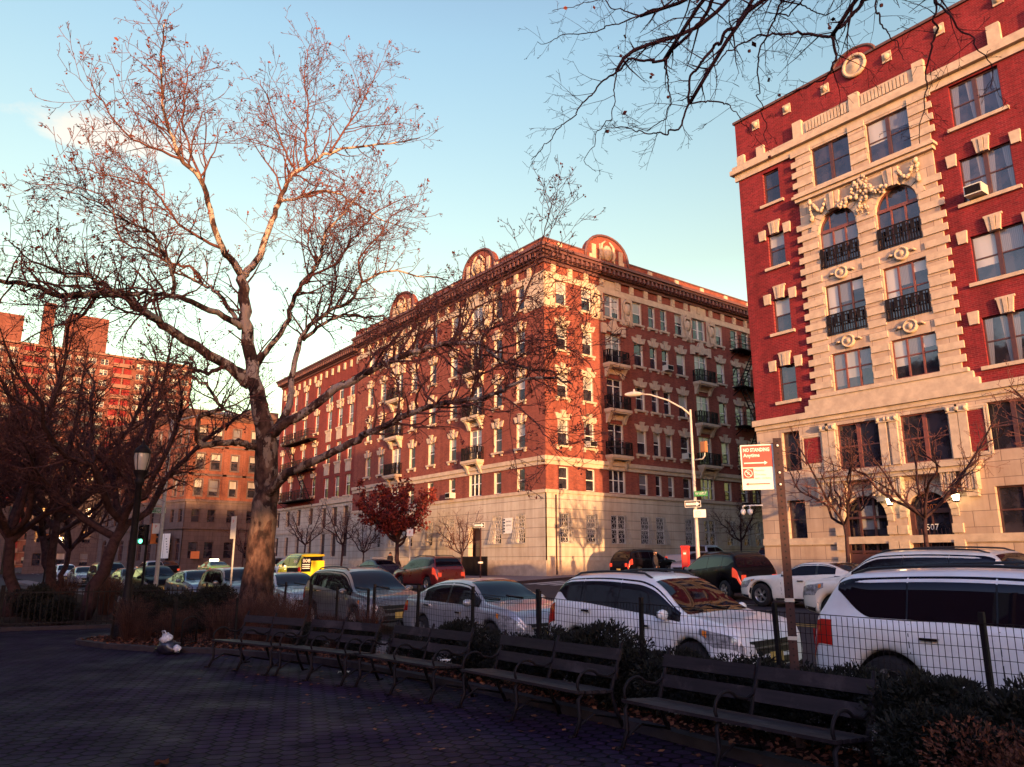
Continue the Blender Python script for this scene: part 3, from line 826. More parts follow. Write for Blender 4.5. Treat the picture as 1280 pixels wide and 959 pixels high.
    F.put('brick_wall', bf.mesh('brick_wall', M['brick_right']))
    # arches of ground floor
    os_ += [(U(-17.4)-.95,U(-17.4)+.95,Z(.9),Z(4.55)),(U(-14.75)-.86,U(-14.75)+.86,Z(.9),Z(4.55))]
    for u in (B1-.08, B2): os_.append((u-.95,u+.95,Z(5.75),Z(7.75))); window(F, u, Z(5.75), 1.9, 2.0, 'pair', 'frame_red', None, var=0, y=-.06)
    bs = MB(); wall(bs, 0, W, 0, Z(8.5), os_, .42, -.06, 0)
    bs.face([(0,-.06,0),(0,-.06,Z(8.5)),(0,0,Z(8.5)),(0,0,0)])
    F.put('stone_base', bs.mesh('stone_base', M['stone']))
    for u, w, nm in ((U(-17.4),1.9,'arched_window'),(U(-14.75),1.72,'entrance_door')):
        fr = MB(); zs = 3.65-w/2
        if nm == 'arched_window':
            fr.box(-w/2,w/2,.2,.26,0,1.25); 
            for x in (-w/2+.04,-.32,.32,w/2-.04): fr.box(x-.045,x+.045,.14,.22,1.25,3.55)
            for z in (1.28,zs-.0): fr.box(-w/2,w/2,.15,.215,z,z+.1)
        else:
            fr.box(-w/2,-w/2+.18,.2,.3,0,3.4); fr.box(w/2-.18,w/2,.2,.3,0,3.4); fr.box(-w/2+.18,w/2-.18,.2,.3,zs+.02,zs+.2)
            fr.box(-.03,.03,.22,.3,0,zs)
            for k in range(9): fr.bar((-.62+.155*k,.2,.3),(-.62+.155*k,.2,2.2),.025)
        o = F.put(nm, fr.mesh(nm, M['frame_dark']), u, -.06, Z(.9))
        p = MB(); p.box(-w/2+.01,w/2-.01,.31,.34,0,3.64); obj('pane', p.mesh('pane', M['glass']), o)
        if nm == 'arched_window':
            wb = MB(); wb.box(-.3,.42,.27,.305,2.25,3.25); obj('white_blind', wb.mesh('white_blind', M['blind']), o)
        sp = MB(); pts = arch_pts(w, zs, 12)
        sp.face([(-w/2,-.001,zs)]+[(x,-.001,z) for x, z in pts[:7]]+[(-w/2,-.001,3.65)]); sp.face([(w/2,-.001,3.65)]+[(x,-.001,z) for x, z in pts[6:]])
        for a, c in zip(pts, pts[1:]): sp.face([(a[0],-.001,a[1]),(c[0],-.001,c[1]),(c[0],.4,c[1]),(a[0],.4,a[1])])
        for i in range(13):
            a = math.pi*(i-.46)/12; c = math.pi*(i+.46)/12; r0, r1 = w/2+.01, w/2+.3
            sp.prism([(-r0*math.cos(a),zs+r0*math.sin(a)),(-r0*math.cos(c),zs+r0*math.sin(c)),(-r1*math.cos(c),zs+r1*math.sin(c)),(-r1*math.cos(a),zs+r1*math.sin(a))], -.05-.02*(i % 2), .0)
        obj('arch', sp.mesh('arch', M['stone_trim']), o)
        for k in range(4):
            for sg in (-1,1): sp = MB(); sp.box(sg*(w/2+.2)-.2,sg*(w/2+.2)+.2,-.12,.0,.15+.62*k,.5+.62*k); obj('jamb_block', sp.mesh('jamb_block', M['stone_trim']), o)
        if nm == 'entrance_door':
            text('house_number', '507', .34, M['sign_white'], o, (-.02,.19,2.25)); text('fanlight_number', '507', .3, M['sign_orange'], o, (-.02,.3,3.05))
    # courses
    t = MB()
    t.box(0,W,-.16,.02,Z(8.02),Z(8.22)); t.box(-.05,W,-.3,.02,Z(8.22),Z(8.5)); t.box(ba-.6,bb+.6,-.2,.02,Z(8.503),Z(8.8)); t.box(ba-.4,bb+.4,-.17,.02,Z(8.803),Z(9.08)); t.box(ba-.25,bb+.25,-.24,.02,Z(9.083),Z(9.25))
    t.box(ba-.2,bb+.2,-.42,.0,Z(18.95),Z(19.08)); t.box(ba-.1,bb+.1,-.3,.0,Z(18.78),Z(18.947)); t.box(ba-.1,bb+.1,-.36,.0,Z(19.083),Z(19.2))
    t.box(-.14,W,-.12,.02,Z(21.4),Z(21.75)); t.box(-.3,W,-.34,.02,Z(21.753),Z(22.0)); t.box(-.2,W,-.24,.02,Z(22.003),Z(22.2))
    t.box(ba+.5,bb-.3,-.1,.02,Z(22.203),Z(22.9))
    n = 30
    for k in range(n): t.box(ba+.75+(bb-ba-1.3)*k/n, ba+.75+(bb-ba-1.3)*k/n+.11, -.17, -.097, Z(22.3), Z(22.82))
    for u in (ba+.3,(ba+bb)/2+.1,bb-.1): t.box(u-.24,u+.24,-.22,.02,Z(22.203),Z(23.05))
    for u in (U(-22.2),U(-21.0)): t.box(u-.22,u+.22,-.16,.02,Z(22.203),Z(22.75))
    for u in (U(-9.9),U(-8.2),U(-5)): t.box(u-.24,u+.24,-.2,.02,Z(22.203),Z(23.05))
    t.box(0,W,-.14,.02,Z(2.55),Z(2.85)); t.box(-.05,W,-.18,.02,0,Z(1.6))
    F.put('stone_courses', t.mesh('stone_courses', M['stone_trim']))
    c = MB(); c.box(-.08,W,-.1,.4,Z(24.753),Z(24.88)); c.box(-.08,.4,.4,2.5,Z(24.753),Z(24.88)); F.put('parapet_coping', c.mesh('parapet_coping', M['cornice_far']))
    for x in (-21.2,-19.35,-17.25,-14.2,-11.9,-9.6,-7.3,-5.0):
        k = MB(); u = U(x); k.box(u-.2,u+.2,-.07,.0,Z(23.85),Z(24.35)); k.lathe([(0,-.2),(.1,-.19),(.17,-.1)],10,(u,0,Z(24.1)),'y')
        F.put('parapet_block', k.mesh('parapet_block', M['terracotta']))
    m = MB(); n = 16
    ring = [(.52*math.cos(2*math.pi*i/n), -.08, .52*math.sin(2*math.pi*i/n)) for i in range(n+1)]
    m.tube(ring, .09, 6); m.lathe([(0,-.18),(.2,-.15),(.3,-.1),(.55,-.06)],14,(0,0,0),'y')
    o = F.put('medallion', m.mesh('medallion', M['terracotta']), U(-15.7), 0, Z(24.5))
    b = MB(); b.prism([(x,z) for x, z in reversed(arch_pts(2.0,.28,12,.55))], -.07,.38); obj('medallion_hood', b.mesh('medallion_hood', M['brick_right']), o)
    a = MB(); a.tube([(x,-.05,z) for x, z in arch_pts(2.05,.28,12,.6)],.08,6); obj('hood_coping', a.mesh('hood_coping', M['cornice_far']), o)
    # brick panels with moulded frames on the second floor, pilasters
    for x, w, h in ((-19.55,.8,1.15),(-21.85,.5,1.15),(-12.75,.95,1.6),(-8.9,.95,1.6)):
        pn = MB(); fr = MB(); u = U(x); pn.box(u-w/2,u+w/2,-.09,-.05,Z(6.75-h/2),Z(6.75+h/2))
        for e in (.07,.16):
            fr.bar((u-w/2-e,-.08,Z(6.75-h/2-e)),(u+w/2+e,-.08,Z(6.75-h/2-e)),.06,.08); fr.bar((u-w/2-e,-.08,Z(6.75+h/2+e)),(u+w/2+e,-.08,Z(6.75+h/2+e)),.06,.08)
            fr.bar((u-w/2-e,-.082,Z(6.75-h/2-e)),(u-w/2-e,-.082,Z(6.75+h/2+e)),.08,.06); fr.bar((u+w/2+e,-.082,Z(6.75-h/2-e)),(u+w/2+e,-.082,Z(6.75+h/2+e)),.08,.06)
        po = F.put('brick_panel', pn.mesh('brick_panel', M['brick_right'])); obj('panel_moulding', fr.mesh('panel_moulding', M['stone_trim']), po)
    for x in (-18.85,-18.55,-16.2,-15.75,-13.35,-13.0):
        pl = MB(); u = U(x); pl.box(u-.16,u+.16,-.17,-.055,Z(5.75),Z(7.55)); pl.box(u-.22,u+.22,-.24,-.055,Z(7.55),Z(7.85))
        for sg in (-1,1): pl.ball((u+sg*.15,-.24,Z(7.68)),.09,7,5)
        F.put('pilaster', pl.mesh('pilaster', M['stone_trim']))
    # ledge on brackets over the ground floor
    lg = MB(); lg.box(U(-19.4),U(-12.5),-.62,-.05,Z(5.42),Z(5.6)); lg.box(U(-19.3),U(-12.6),-.5,-.05,Z(5.22),Z(5.417))
    for x in (-19.0,-18.3,-16.5,-15.85,-13.7,-12.95):
        for k in range(5): lg.box(U(x)-.3+.12*k,U(x)-.3+.12*k+.085,-.42+.02*(k % 2),-.05,Z(4.5+.05*(k % 2)),Z(5.217))
        lg.box(U(x)-.2,U(x)+.2,-.3,-.05,Z(4.25),Z(4.55))
    F.put('entrance_ledge', lg.mesh('entrance_ledge', M['stone_trim']))
    # side street front
    sb = MB(); so = []
    for u in [-3-3.1*i for i in range(10)]:
        for zc in (20.0,16.9,13.55,10.15,6.85):
            so.append((u-.5,u+.5,Z(zc-.9),Z(zc+.9)))
            if u > -20: window(G, u, Z(zc-.9), 1.0, 1.8, 'sash', 'frame_dark', 'sill', name='side_window')
            else: pass
    wall(sb, -D, 0, Z(.7), Z(23.3), [o for o in so if o[0] > -20.6], .24, 0, 0)
    sb.face([(-2.5,0,Z(23.3)),(0,0,Z(23.3)),(0,0,Z(24.75)),(-2.5,0,Z(24.75))])
    G.put('side_wall', sb.mesh('side_wall', M['brick_right']))
    b = MB(); b.box(.02,W,.4,D,Z(22.4),Z(22.6)); b.build('roof', M['roof'], root)
    b = MB(); b.face([(0,D,0),(W,D,0),(W,D,Z(23.3)),(0,D,Z(23.3))]); b.face([(W,0,0),(W,0,Z(23.3)),(W,D,Z(23.3)),(W,D,0)]); b.face([(.0,.4,Z(21)),(W,.4,Z(21)),(W,.4,Z(24.75)),(0,.4,Z(24.75))]); b.build('rear_wall', M['brick_right'], root)
    ac_unit(F, U(-11.35), 16.05, 'white air conditioner under the right hand fifth floor window of the crimson building')
    return root
RB = right_building()

def wall_lantern(loc, label):
    root = empty('wall_lantern', loc)
    b = MB(); b.bar((0,.3,-.05),(0,.05,.12),.04); b.lathe([(.05,-.16),(.12,-.14),(.13,-.1)],8,(0,0,0)); b.lathe([(.15,.14),(.1,.22),(.02,.3)],8); b.build('bracket', M['iron'], root)
    g = MB(); g.lathe([(.09,-.1),(.13,.0),(.14,.14)],8); g.ball((0,0,.02),.07,8,5); g.build('lamp_globe', LIT, root)
    tag(root, label, 'lantern', 'lit lanterns beside the arched entrance'); return root
LIT = new_mat('lit_globe', (.9,.8,.6), .4, emit=(1,.78,.42), estr=4.0)
wall_lantern((-16.08,31.55,4.2), 'lit lantern between the two ground floor arches')
wall_lantern((-13.5,31.55,4.2), 'lit lantern right of the arched entrance door')
def security_camera(loc):
    root = empty('security_camera', loc)
    b = MB(); b.bar((.55,.3,.1),(-.1,-.1,.1),.05); b.bar((.0,-.05,.1),(-.25,-.2,.1),.04); b.build('bracket', M['sign_white'], root)
    d = MB()
    for x, y in ((-.1,-.12),(-.42,-.22)):
        d.tube([(x+.12,y+.04,.1),(x,y,.08),(x,y,-.1)],.035,6); d.lathe([(.1,-.08),(.13,-.16),(.12,-.26),(.06,-.34),(0,-.36)],10,(x,y,0))
    d.build('dome_housing', M['sign_white'], root)
    tag(root, 'pair of white dome cameras on the corner of the crimson building', 'security camera')
security_camera((-22.85,31.75,4.35))

# ------------------------------------------------------------------ second brick building down the avenue
def second_building():
    X1 = -67.5; W = 21; zr = .7
    root = empty('apartment_building', (X1,32.2,zr)); tag(root, 'darker red brick building with fire escapes, between the big sycamore trunk and the corner building', 'building')
    F = Facade(root, X1, 32.2, 0); F.o = (0,0)
    def Z(z): return z-zr
    ob, os_ = [], []
    cols = [-87.0,-84.0,-80.9,-77.6]; bayc = [-74.3,-71.7,-69.2]
    for x in cols:
        u = x-X1
        for zc in (19.4,16.2,12.8,9.5):
            ob.append((u-.5,u+.5,Z(zc-.95),Z(zc+.95))); window(F,u,Z(zc-.95),1.0,1.9,'sash','frame_white','key', var=WR.choice([1,1,3,2,0]))
        for zc, h in ((6.4,1.7),(3.4,2.0)):
            os_.append((u-.5,u+.5,Z(zc-h/2),Z(zc+h/2))); window(F,u,Z(zc-h/2),1.0,h,'sash','frame_dark',None,var=0)
    for x in bayc:
        u = x-X1
        for i, zc in enumerate((18.9,16.1,12.6,9.1)):
            ob.append((u-.55,u+.55,Z(zc-1.0),Z(zc+1.0))); window(F,u,Z(zc-1.0),1.1,2.0,'sash','frame_white','key' if i == 1 else 'plain', var=WR.choice([1,3,2]))
        for zc, h in ((6.1,1.9),(3.4,2.2)):
            os_.append((u-.55,u+.55,Z(zc-h/2),Z(zc+h/2))); window(F,u,Z(zc-h/2),1.1,h,'sash','frame_dark',None,var=0)
    b = MB(); wall(b,-W,0,Z(7.6),Z(22.6),ob,.26,0,0); b.face([(0,0,Z(7.6)),(0,6,Z(7.6)),(0,6,Z(22.6)),(0,0,Z(22.6))]); F.put('brick_wall', b.mesh('brick_wall', M['brick_far']))
    b = MB(); wall(b,-W,0,0,Z(7.6),os_,.4,-.06,0); F.put('stone_base', b.mesh('stone_base', M['stone_base']))
    t = MB(); t.box(-W,0,-.2,.02,Z(7.4),Z(7.65)); t.box(-W,0,-.15,.02,Z(4.75),Z(4.95))
    t.box(-8,.0,-.1,.02,Z(7.653),Z(8.0))
    for x in bayc:
        u = x-X1
        for z in (10.4,13.85): q = MB(); q.box(u-.6,u+.6,-.05,.02,Z(z),Z(z+1.2)); F.put('spandrel_panel', q.mesh('spandrel_panel', M['stone_trim']))
    for k in range(14): q = MB(); q.box(-W+1+1.5*k-.15,-W+1+1.5*k+.15,-.14,.02,Z(20.9),Z(21.6)); F.put('bracket', q.mesh('bracket', M['stone_trim']))
    F.put('stone_courses', t.mesh('stone_courses', M['stone_trim']))
    c = MB(); cornice_mb(c,-W,-.2,Z(21.9),Z(22.75),.9); F.put('cornice', c.mesh('cornice', M['cornice']))
    b = MB(); b.box(-1.9,-.25,.2,3,Z(22.75),Z(24.6)); F.put('chimney', b.mesh('chimney', M['brick_far']))
    b = MB(); b.box(-1.45,-.75,.17,.197,Z(23.4),Z(24.1)); F.put('chimney_plate', b.mesh('chimney_plate', M['sign_white']))
    b = MB(); b.face([(-W,0,0),(-W,20,0),(-W,20,Z(22.6)),(-W,0,Z(22.6))]); b.face([(-W,20,0),(0,20,0),(0,20,Z(22.6)),(-W,20,Z(22.6))]); b.build('rear_wall', M['brick_far'], root)
    b = MB(); b.box(-W+.05,-.05,.1,20,Z(22.45),Z(22.58)); b.build('roof', M['roof'], root)
    fire_escape(F, -17.3, -9.5, [Z(8.2),Z(14.6)]); fire_escape(F, -17.3,-9.5,[Z(11.4)])
    return root
second_building()

# ------------------------------------------------------------------ sandstone building where the avenue bends
def bend_building():
    zr = .5; root = empty('apartment_building', (-101,25.5,zr)); tag(root, 'brown sandstone apartment building with arched base facing down the avenue, left of the sycamore trunk', 'building')
    A = Facade(root, -101, 25.5, R(90)); A.o = (0,0)       # faces the camera side (+X)
    th = math.atan2(5.2,23); L = 24
    Bf = Facade(root, -101, 25.5, th); Bf.o = (0,0)         # avenue side, runs to the left
    def Z(z): return z-zr
    for fa, u0, u1, cols in ((A,0,16,[1.3,3.2,5.6,8.1,11,13.6]),(Bf,-L,0,[-22,-19.3,-16.6,-13.9,-11.2,-8.5,-5.8,-3.1,-1.0])):
        ob, os_ = [], []
        for u in cols:
            for zc in (17.6,14.2,10.9):
                w = 1.15 if u in (3.2,8.1) else .9
                ob.append((u-w/2,u+w/2,Z(zc-1.0),Z(zc+1.0))); window(fa,u,Z(zc-1.0),w,2.0,'sash','frame_dark','jamb',sm='brown_stone',var=WR.choice([1,3,3,2]))
            os_.append((u-.5,u+.5,Z(6.6),Z(8.2))); window(fa,u,Z(6.6),1.0,1.6,'sash','frame_dark',None,var=0)
            if fa is Bf:
                os_.append((u-.6,u+.6,Z(1.9),Z(4.6))); o = window(fa,u,Z(1.9),1.2,2.7,'arch','frame_dark',None,var=0,name='arched_window')
                sp = MB(); pts = arch_pts(1.2,2.1,10)
                sp.face([(-.6,-.001,2.1)]+[(x,-.001,z) for x, z in pts[:6]]+[(-.6,-.001,2.7)]); sp.face([(.6,-.001,2.7)]+[(x,-.001,z) for x, z in pts[5:]])
                obj('arch', sp.mesh('arch', M['brown_stone']), o)
            else:
                os_.append((u-.55,u+.55,Z(2.2),Z(4.2))); window(fa,u,Z(2.2),1.1,2.0,'sash','frame_dark',None,var=0)
        b = MB(); wall(b,u0,u1,Z(9.2),Z(20.2),ob,.25,0,0); fa.put('upper_wall', b.mesh('upper_wall', M['brick_bend'] if fa is A else M['brick_bend']))
        b = MB(); wall(b,u0,u1,Z(5.9),Z(9.2),os_,.3,-.05,0); fa.put('middle_wall', b.mesh('middle_wall', M['brown_stone']))
        b = MB(); wall(b,u0,u1,0,Z(5.9),os_,.35,-.08,0); fa.put('stone_base', b.mesh('stone_base', M['brown_stone']))
        t = MB(); t.box(u0,u1+(.3 if fa is Bf else 0),-.3,.02,Z(5.75),Z(6.0)); t.box(u0,u1+(.2 if fa is Bf else 0),-.2,.02,Z(9.1),Z(9.4)); t.box(u0,u1,-.12,.02,Z(12.4),Z(12.65)); t.box(u0,u1,-.12,.02,Z(16.0),Z(16.2))
        fa.put('stone_courses', t.mesh('stone_courses', M['brown_stone']))
        for u in ([.15,4.4,6.9,15.8] if fa is A else [-.2,-12.5,-23.8]):
            p = MB(); p.box(u-.25,u+.25,-.12,.02,Z(9.4),Z(19.4)); fa.put('pilaster', p.mesh('pilaster', M['brick_bend']))
        c = MB(); cornice_mb(c,u0,u1,Z(19.6),Z(20.6),1.0,0,1 if fa is Bf else 0,.7); fa.put('cornice', c.mesh('cornice', M['cornice_far']))
    c, s_ = math.cos(th), math.sin(th)
    b = MB(); b.face([(0,0,Z(20.2)),(0,16,Z(20.2)),(-L*c,16,Z(20.2)),(-L*c,-L*s_,Z(20.2))]); b.build('roof', M['roof'], root)
    b = MB(); b.face([(-L*c,-L*s_,0),(-L*c,16,0),(-L*c,16,Z(20.2)),(-L*c,-L*s_,Z(20.2))]); b.face([(-L*c,16,0),(0,16,0),(0,16,Z(20.2)),(-L*c,16,Z(20.2))]); b.build('rear_wall', M['brick_bend'], root)
    b = MB(); b.box(-6,-5.4,5,5.6,Z(20.2),Z(21.4)); b.box(-7.5,-3,8,12,Z(20.2),Z(22.0)); b.build('roof_bulkhead', M['cornice_far'], root)
bend_building()

def shop_banner():
    root = empty('banner', (-103.6,24.4,2.2), math.atan2(5.2,23))
    b = MB(); b.box(-.95,.95,-.18,-.12,0,3.0); b.build('cloth', M['sign_white'], root)
    t = MB(); t.box(-.5,-.44,-.185,-.181,0.05,2.95)
    for k in range(6): t.box(-.1+.12*k,.25+.1*k if k < 5 else .8,-.186,-.181,2.3-.32*k,2.42-.32*k)
    t.build('lettering', M['sign_black'], root)
    tag(root, 'pale two part banner hanging on the arched stone base of the far sandstone building', 'banner')
shop_banner()

# ------------------------------------------------------------------ brick tower far behind the park
M['tower_band'] = mottled('tower_concrete', (.21,.115,.09), (.17,.09,.072), .4, .9, .2, 0)
def tower():
    root = empty('apartment_tower', (-228,56,-2)); tag(root, 'tall red brick apartment tower with rows of balconies rising behind the park trees', 'building')
    F = Facade(root, -228, 56, R(90)); F.o = (0,0)          # faces +X; u runs to the left (negative)
    W = 66.; H = 58.5
    ops = []
    rows_ = 19; dz = 2.92
    wm = MB(); n = 0
    lite = MB()
    for r in range(rows_):
        z = H-2.6-dz*r
        for k in range(22):
            u = -1.8-3.0*k
            if k in (5,6,12,13): continue
            ops.append((u-.95,u+.95,z,z+1.5))
    b = MB(); wall(b,-W,0,0,H,ops,.2,0,0); b.face([(0,0,0),(0,18,0),(0,18,H),(0,0,H)]); b.face([(-W,0,0),(-W,0,H),(-W,18,H),(-W,18,0)]); b.face([(-W,18,0),(-W,18,H),(0,18,H),(0,18,0)])
    F.put('brick_wall', b.mesh('brick_wall', M['brick_tower']))
    fme, panes = win_meshes('pair',1.9,1.5,'frame_white')
    big = [o for o in ops if o[2] > 20 and o[0] > -64]
    near = sorted(ops, key=lambda o: -o[2])[:96]
    for o in near:
        w = F.put('window', fme, (o[0]+o[1])/2, 0, o[2]); obj('pane', panes[WR.choice([1,1,2,3,3,0])], w)
    rest = MB()
    for o in ops:
        if o in near: continue
        m = WR.choice([0,1,1,2]); c = o[2]+.75*WR.choice([.6,1,1.2])
        rest.face([(o[0],.15,o[2]),(o[1],.15,o[2]),(o[1],.15,c),(o[0],.15,c)],0); rest.face([(o[0],.15,c),(o[1],.15,c),(o[1],.15,o[3]),(o[0],.15,o[3])],m)
    tag(F.put('lower_windows', rest.mesh('lower_windows', [M['glass'],M['blind'],M['curtain']])), kind='stuff')
    t = MB()
    for r in range(rows_+1): t.box(-W,0,-.06,.02,H-3.0-dz*r,H-2.75-dz*r)
    t.box(-W,0,-.15,.6,H,H+.5)
    F.put('concrete_bands', t.mesh('concrete_bands', M['tower_band']))
    for k in (5.5,12.5):
        for r in range(rows_):
            z = H-2.9-dz*r; u = -1.8-3.0*k
            bb = MB(); bb.box(-2.4,2.4,-1.3,.0,0,.18); bb.box(-2.4,2.4,-1.3,-1.2,.18,1.0); bb.box(-.12,.12,-1.2,0,.18,dz-.1)
            key = 'towerbal'
            if key not in BAL: BAL[key] = bb.mesh('balcony', M['tower_band'])
            F.put('balcony', BAL[key], u, 0, z)
        q = MB(); q.box(-1.8-3*k-2.3,-1.8-3*k+2.3,-.02,-.0,4,H-.4); F.put('balcony_recess', q.mesh('balcony_recess', M['brick_right']))
    r = MB(); r.box(-W,0,0,18,H-.2,H-.02); F.put('roof', r.mesh('roof', M['roof']))
    for (u0,u1,h,d) in ((-32.2,-22.6,10.2,9),(-48.5,-42.4,7.5,9)):
        q = MB(); q.box(u0,u1,2,2+d,H+.5,H+.5+h); F.put('roof_bulkhead', q.mesh('roof_bulkhead', M['brick_tower']))
    q = MB(); q.box(-38.2,-35.5,3,6,H+.5,H+13); F.put('chimney', q.mesh('chimney', M['brick_tower']))
tower()

def far_row(x, y, rz, w, h, label, mat, seed):
    root = empty('row_house', (x,y,0), rz); tag(root, label, 'building', 'low buildings beyond the park trees'); rr = random.Random(seed)
    F = Facade(root, x, y, 0); F.o = (0,0)
    ops = []; n = int(w/3)
    for k in range(n):
        for j in range(int(h/3.3)):
            ops.append((1+3*k,2.1+3*k,1.2+3.3*j,3.0+3.3*j))
    b = MB(); wall(b,0,w,0,h,ops,.25); b.box(0,w,.3,12,0,h-.1)
    b.build('front_wall', mat, root)
    fme, panes = win_meshes('sash',1.1,1.8,'frame_dark')
    for o in ops:
        wo = obj('window', fme, root, ((o[0]+o[1])/2,0,o[2])); obj('pane', panes[rr.choice([0,0,1,2,4])], wo)
    c = MB(); cornice_mb(c,0,w,h-.2,h+.5,.6,.2,.2); c.build('cornice', M['cornice_far'], root)
far_row(-132,12,R(78),22,12,'low limestone row building far left behind the park trees, nearest the sandstone building', M['brown_stone'], 1)
far_row(-140,-22,R(82),32,10,'low limestone row building at the left edge of the photo behind the park trees', M['brown_stone'], 2)

def shade_building(x, y, rz, w, h, label, mat):  # unseen blocks added behind the camera to cut sky light on the plaza
    root = empty('apartment_building', (x,y,0), rz); tag(root, label, 'building', 'unseen buildings added behind the viewer for shade')
    ops = [(1.2+3.4*k,2.4+3.4*k,1.3+3.3*j,3.1+3.3*j) for k in range(int((w-2)/3.4)) for j in range(int(h/3.3))]
    b = MB(); wall(b,0,w,0,h,ops,.25); b.face([(0,0,0),(0,14,0),(0,14,h),(0,0,h)]); b.face([(w,0,0),(w,0,h),(w,14,h),(w,14,0)]); b.face([(0,14,0),(w,14,0),(w,14,h),(0,14,h)]); b.face([(0,0,h),(w,0,h),(w,14,h),(0,14,h)])
    b.build('front_wall', mat, root)
    g = MB()
    for o in ops: g.face([(o[0],.2,o[2]),(o[1],.2,o[2]),(o[1],.2,o[3]),(o[0],.2,o[3])])
    tag(g.build('window', M['glass'], root), kind='stuff')
    c = MB(); cornice_mb(c,0,w,h-.3,h+.6,.8,0,0); c.build('cornice', M['cornice_far'], root)
shade_building(8,-34,R(180),56,26,'unseen brick building added behind the viewer for shade, nearest the plaza', M['brick_far'])
shade_building(-52,-36,R(176),60,22,'unseen brick building added behind the viewer for shade, further left', M['brick_corner'])
# ------------------------------------------------------------------ ground
def paver_mat():
    m = new_mat('hex_pavers', (.03,.02,.04), .8, spec=.06); t = NT(m); co = t.coord()
    p = t.mapping(co, (5.2,5.2,5.2), rot=(0,0,R(22)))
    def vm(op, a, b=None):
        n = t.node('ShaderNodeVectorMath', operation=op); t.setin(n.inputs[0], a)
        if b is not None: t.setin(n.inputs[1], b)
        return n
    rr = (1.0,1.7320508,1.0); hh = (.5,.8660254,0)
    def cell(v):
        w = vm('MODULO', v, rr).outputs[0]; w = vm('ADD', w, rr).outputs[0]; w = vm('MODULO', w, rr).outputs[0]
        return vm('SUBTRACT', w, hh).outputs[0]
    def flat(v):
        return vm('MULTIPLY', v, (1,1,0)).outputs[0]
    p = flat(p)
    a = flat(cell(p)); b = flat(cell(vm('SUBTRACT', p, hh).outputs[0]))
    la = vm('LENGTH', a).outputs['Value']; lb = vm('LENGTH', b).outputs['Value']
    sel = t.math('LESS_THAN', la, lb)
    mx = t.node('ShaderNodeMix', data_type='VECTOR'); t.setin(mx.inputs[0], sel); t.setin(mx.inputs[4], b); t.setin(mx.inputs[5], a)
    g = mx.outputs[1]; ga = vm('ABSOLUTE', g).outputs[0]
    d1 = vm('DOT_PRODUCT', ga, (.5,.8660254,0)).outputs['Value']
    sp = t.node('ShaderNodeSeparateXYZ'); t.link(ga, sp.inputs[0])
    e = t.math('SUBTRACT', .5, t.math('MAXIMUM', d1, sp.outputs[0]))
    joint = t.ramp(e, [(.0,0.0),(.045,.08),(.11,1.0)])
    ident = vm('SUBTRACT', p, g).outputs[0]
    wn = t.node('ShaderNodeTexWhiteNoise'); t.link(vm('SNAP', vm('ADD', ident, (.05,.05,0)).outputs[0], (.25,.25,1)).outputs[0], wn.inputs[0])
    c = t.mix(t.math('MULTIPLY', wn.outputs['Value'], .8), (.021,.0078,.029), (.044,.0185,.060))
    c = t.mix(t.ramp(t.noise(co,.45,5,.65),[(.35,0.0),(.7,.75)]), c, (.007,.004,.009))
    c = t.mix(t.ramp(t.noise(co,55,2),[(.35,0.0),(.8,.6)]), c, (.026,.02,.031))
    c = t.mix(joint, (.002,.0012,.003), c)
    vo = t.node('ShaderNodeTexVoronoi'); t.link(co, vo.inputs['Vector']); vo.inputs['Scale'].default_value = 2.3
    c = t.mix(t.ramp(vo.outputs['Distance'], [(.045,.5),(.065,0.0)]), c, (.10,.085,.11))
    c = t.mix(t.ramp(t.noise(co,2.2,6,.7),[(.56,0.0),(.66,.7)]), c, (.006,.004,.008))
    t.link(c, bsdf(m).inputs['Base Color'])
    t.link(t.ramp(t.noise(co,1.1,4),[(.3,.5),(.7,.85)]), bsdf(m).inputs['Roughness'])
    h = t.math('ADD', joint, t.math('MULTIPLY', t.noise(co,90,2), .18))
    h = t.math('ADD', h, t.math('MULTIPLY', wn.outputs['Value'], .35))
    t.link(t.bump(h, .7, .012), bsdf(m).inputs['Normal'])
    return m
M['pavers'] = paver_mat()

def sheet(name, x0, x1, ys, dz, mat, y_of=None):
    """ground sheet that follows the rise of the street, dz above it"""
    b = MB(); rows = []
    for y in ys: rows.append([(x0+(x1-x0)*i/8, y, ground_z(y)+dz) for i in range(9)])
    b.grid(rows, 0, True)
    return tag(b.build(name, mat), kind='structure')
YS = [-600,-100,-20,0,10,15,20,24,27,29,32,40,50,60,90,120,600]
sheet('ground', -900, 300, YS, -.12, M['asphalt'])
sheet('avenue', -300, 120, [8.9,10,13,16,20,24,27.2], -.02, M['asphalt'])
sheet('side_street', -36.2, -25.2, [27.21,32,40,50,60,90], -.016, M['asphalt'])
sheet('side_street', -97.5, -91.5, [27.21,32,40,50,60,90], -.016, M['asphalt'])
def slab(name, poly_x0, poly_x1, y0, y1, mat, h=.13):
    b = MB(); ys = [y for y in sorted({y0,y1,*[q for q in YS if y0 < q < y1]})]
    rows = [[(poly_x0,y,ground_z(y)+h),(poly_x1,y,ground_z(y)+h)] for y in ys]; b.grid(rows,0,False)
    for y in (y0,y1): b.face([(poly_x0,y,ground_z(y)-.1),(poly_x1,y,ground_z(y)-.1),(poly_x1,y,ground_z(y)+h),(poly_x0,y,ground_z(y)+h)],1)
    for x in (poly_x0,poly_x1):
        for p, q in zip(ys,ys[1:]): b.face([(x,p,ground_z(p)-.1),(x,q,ground_z(q)-.1),(x,q,ground_z(q)+h),(x,p,ground_z(p)+h)],1)
    return tag(b.build(name, [mat, M['kerbstone']]), kind='structure')
slab('sidewalk', -25.0, 40, 27.2, 32.6, M['concrete']); slab('sidewalk', -25.0, -22.3, 32.61, 66, M['concrete'])
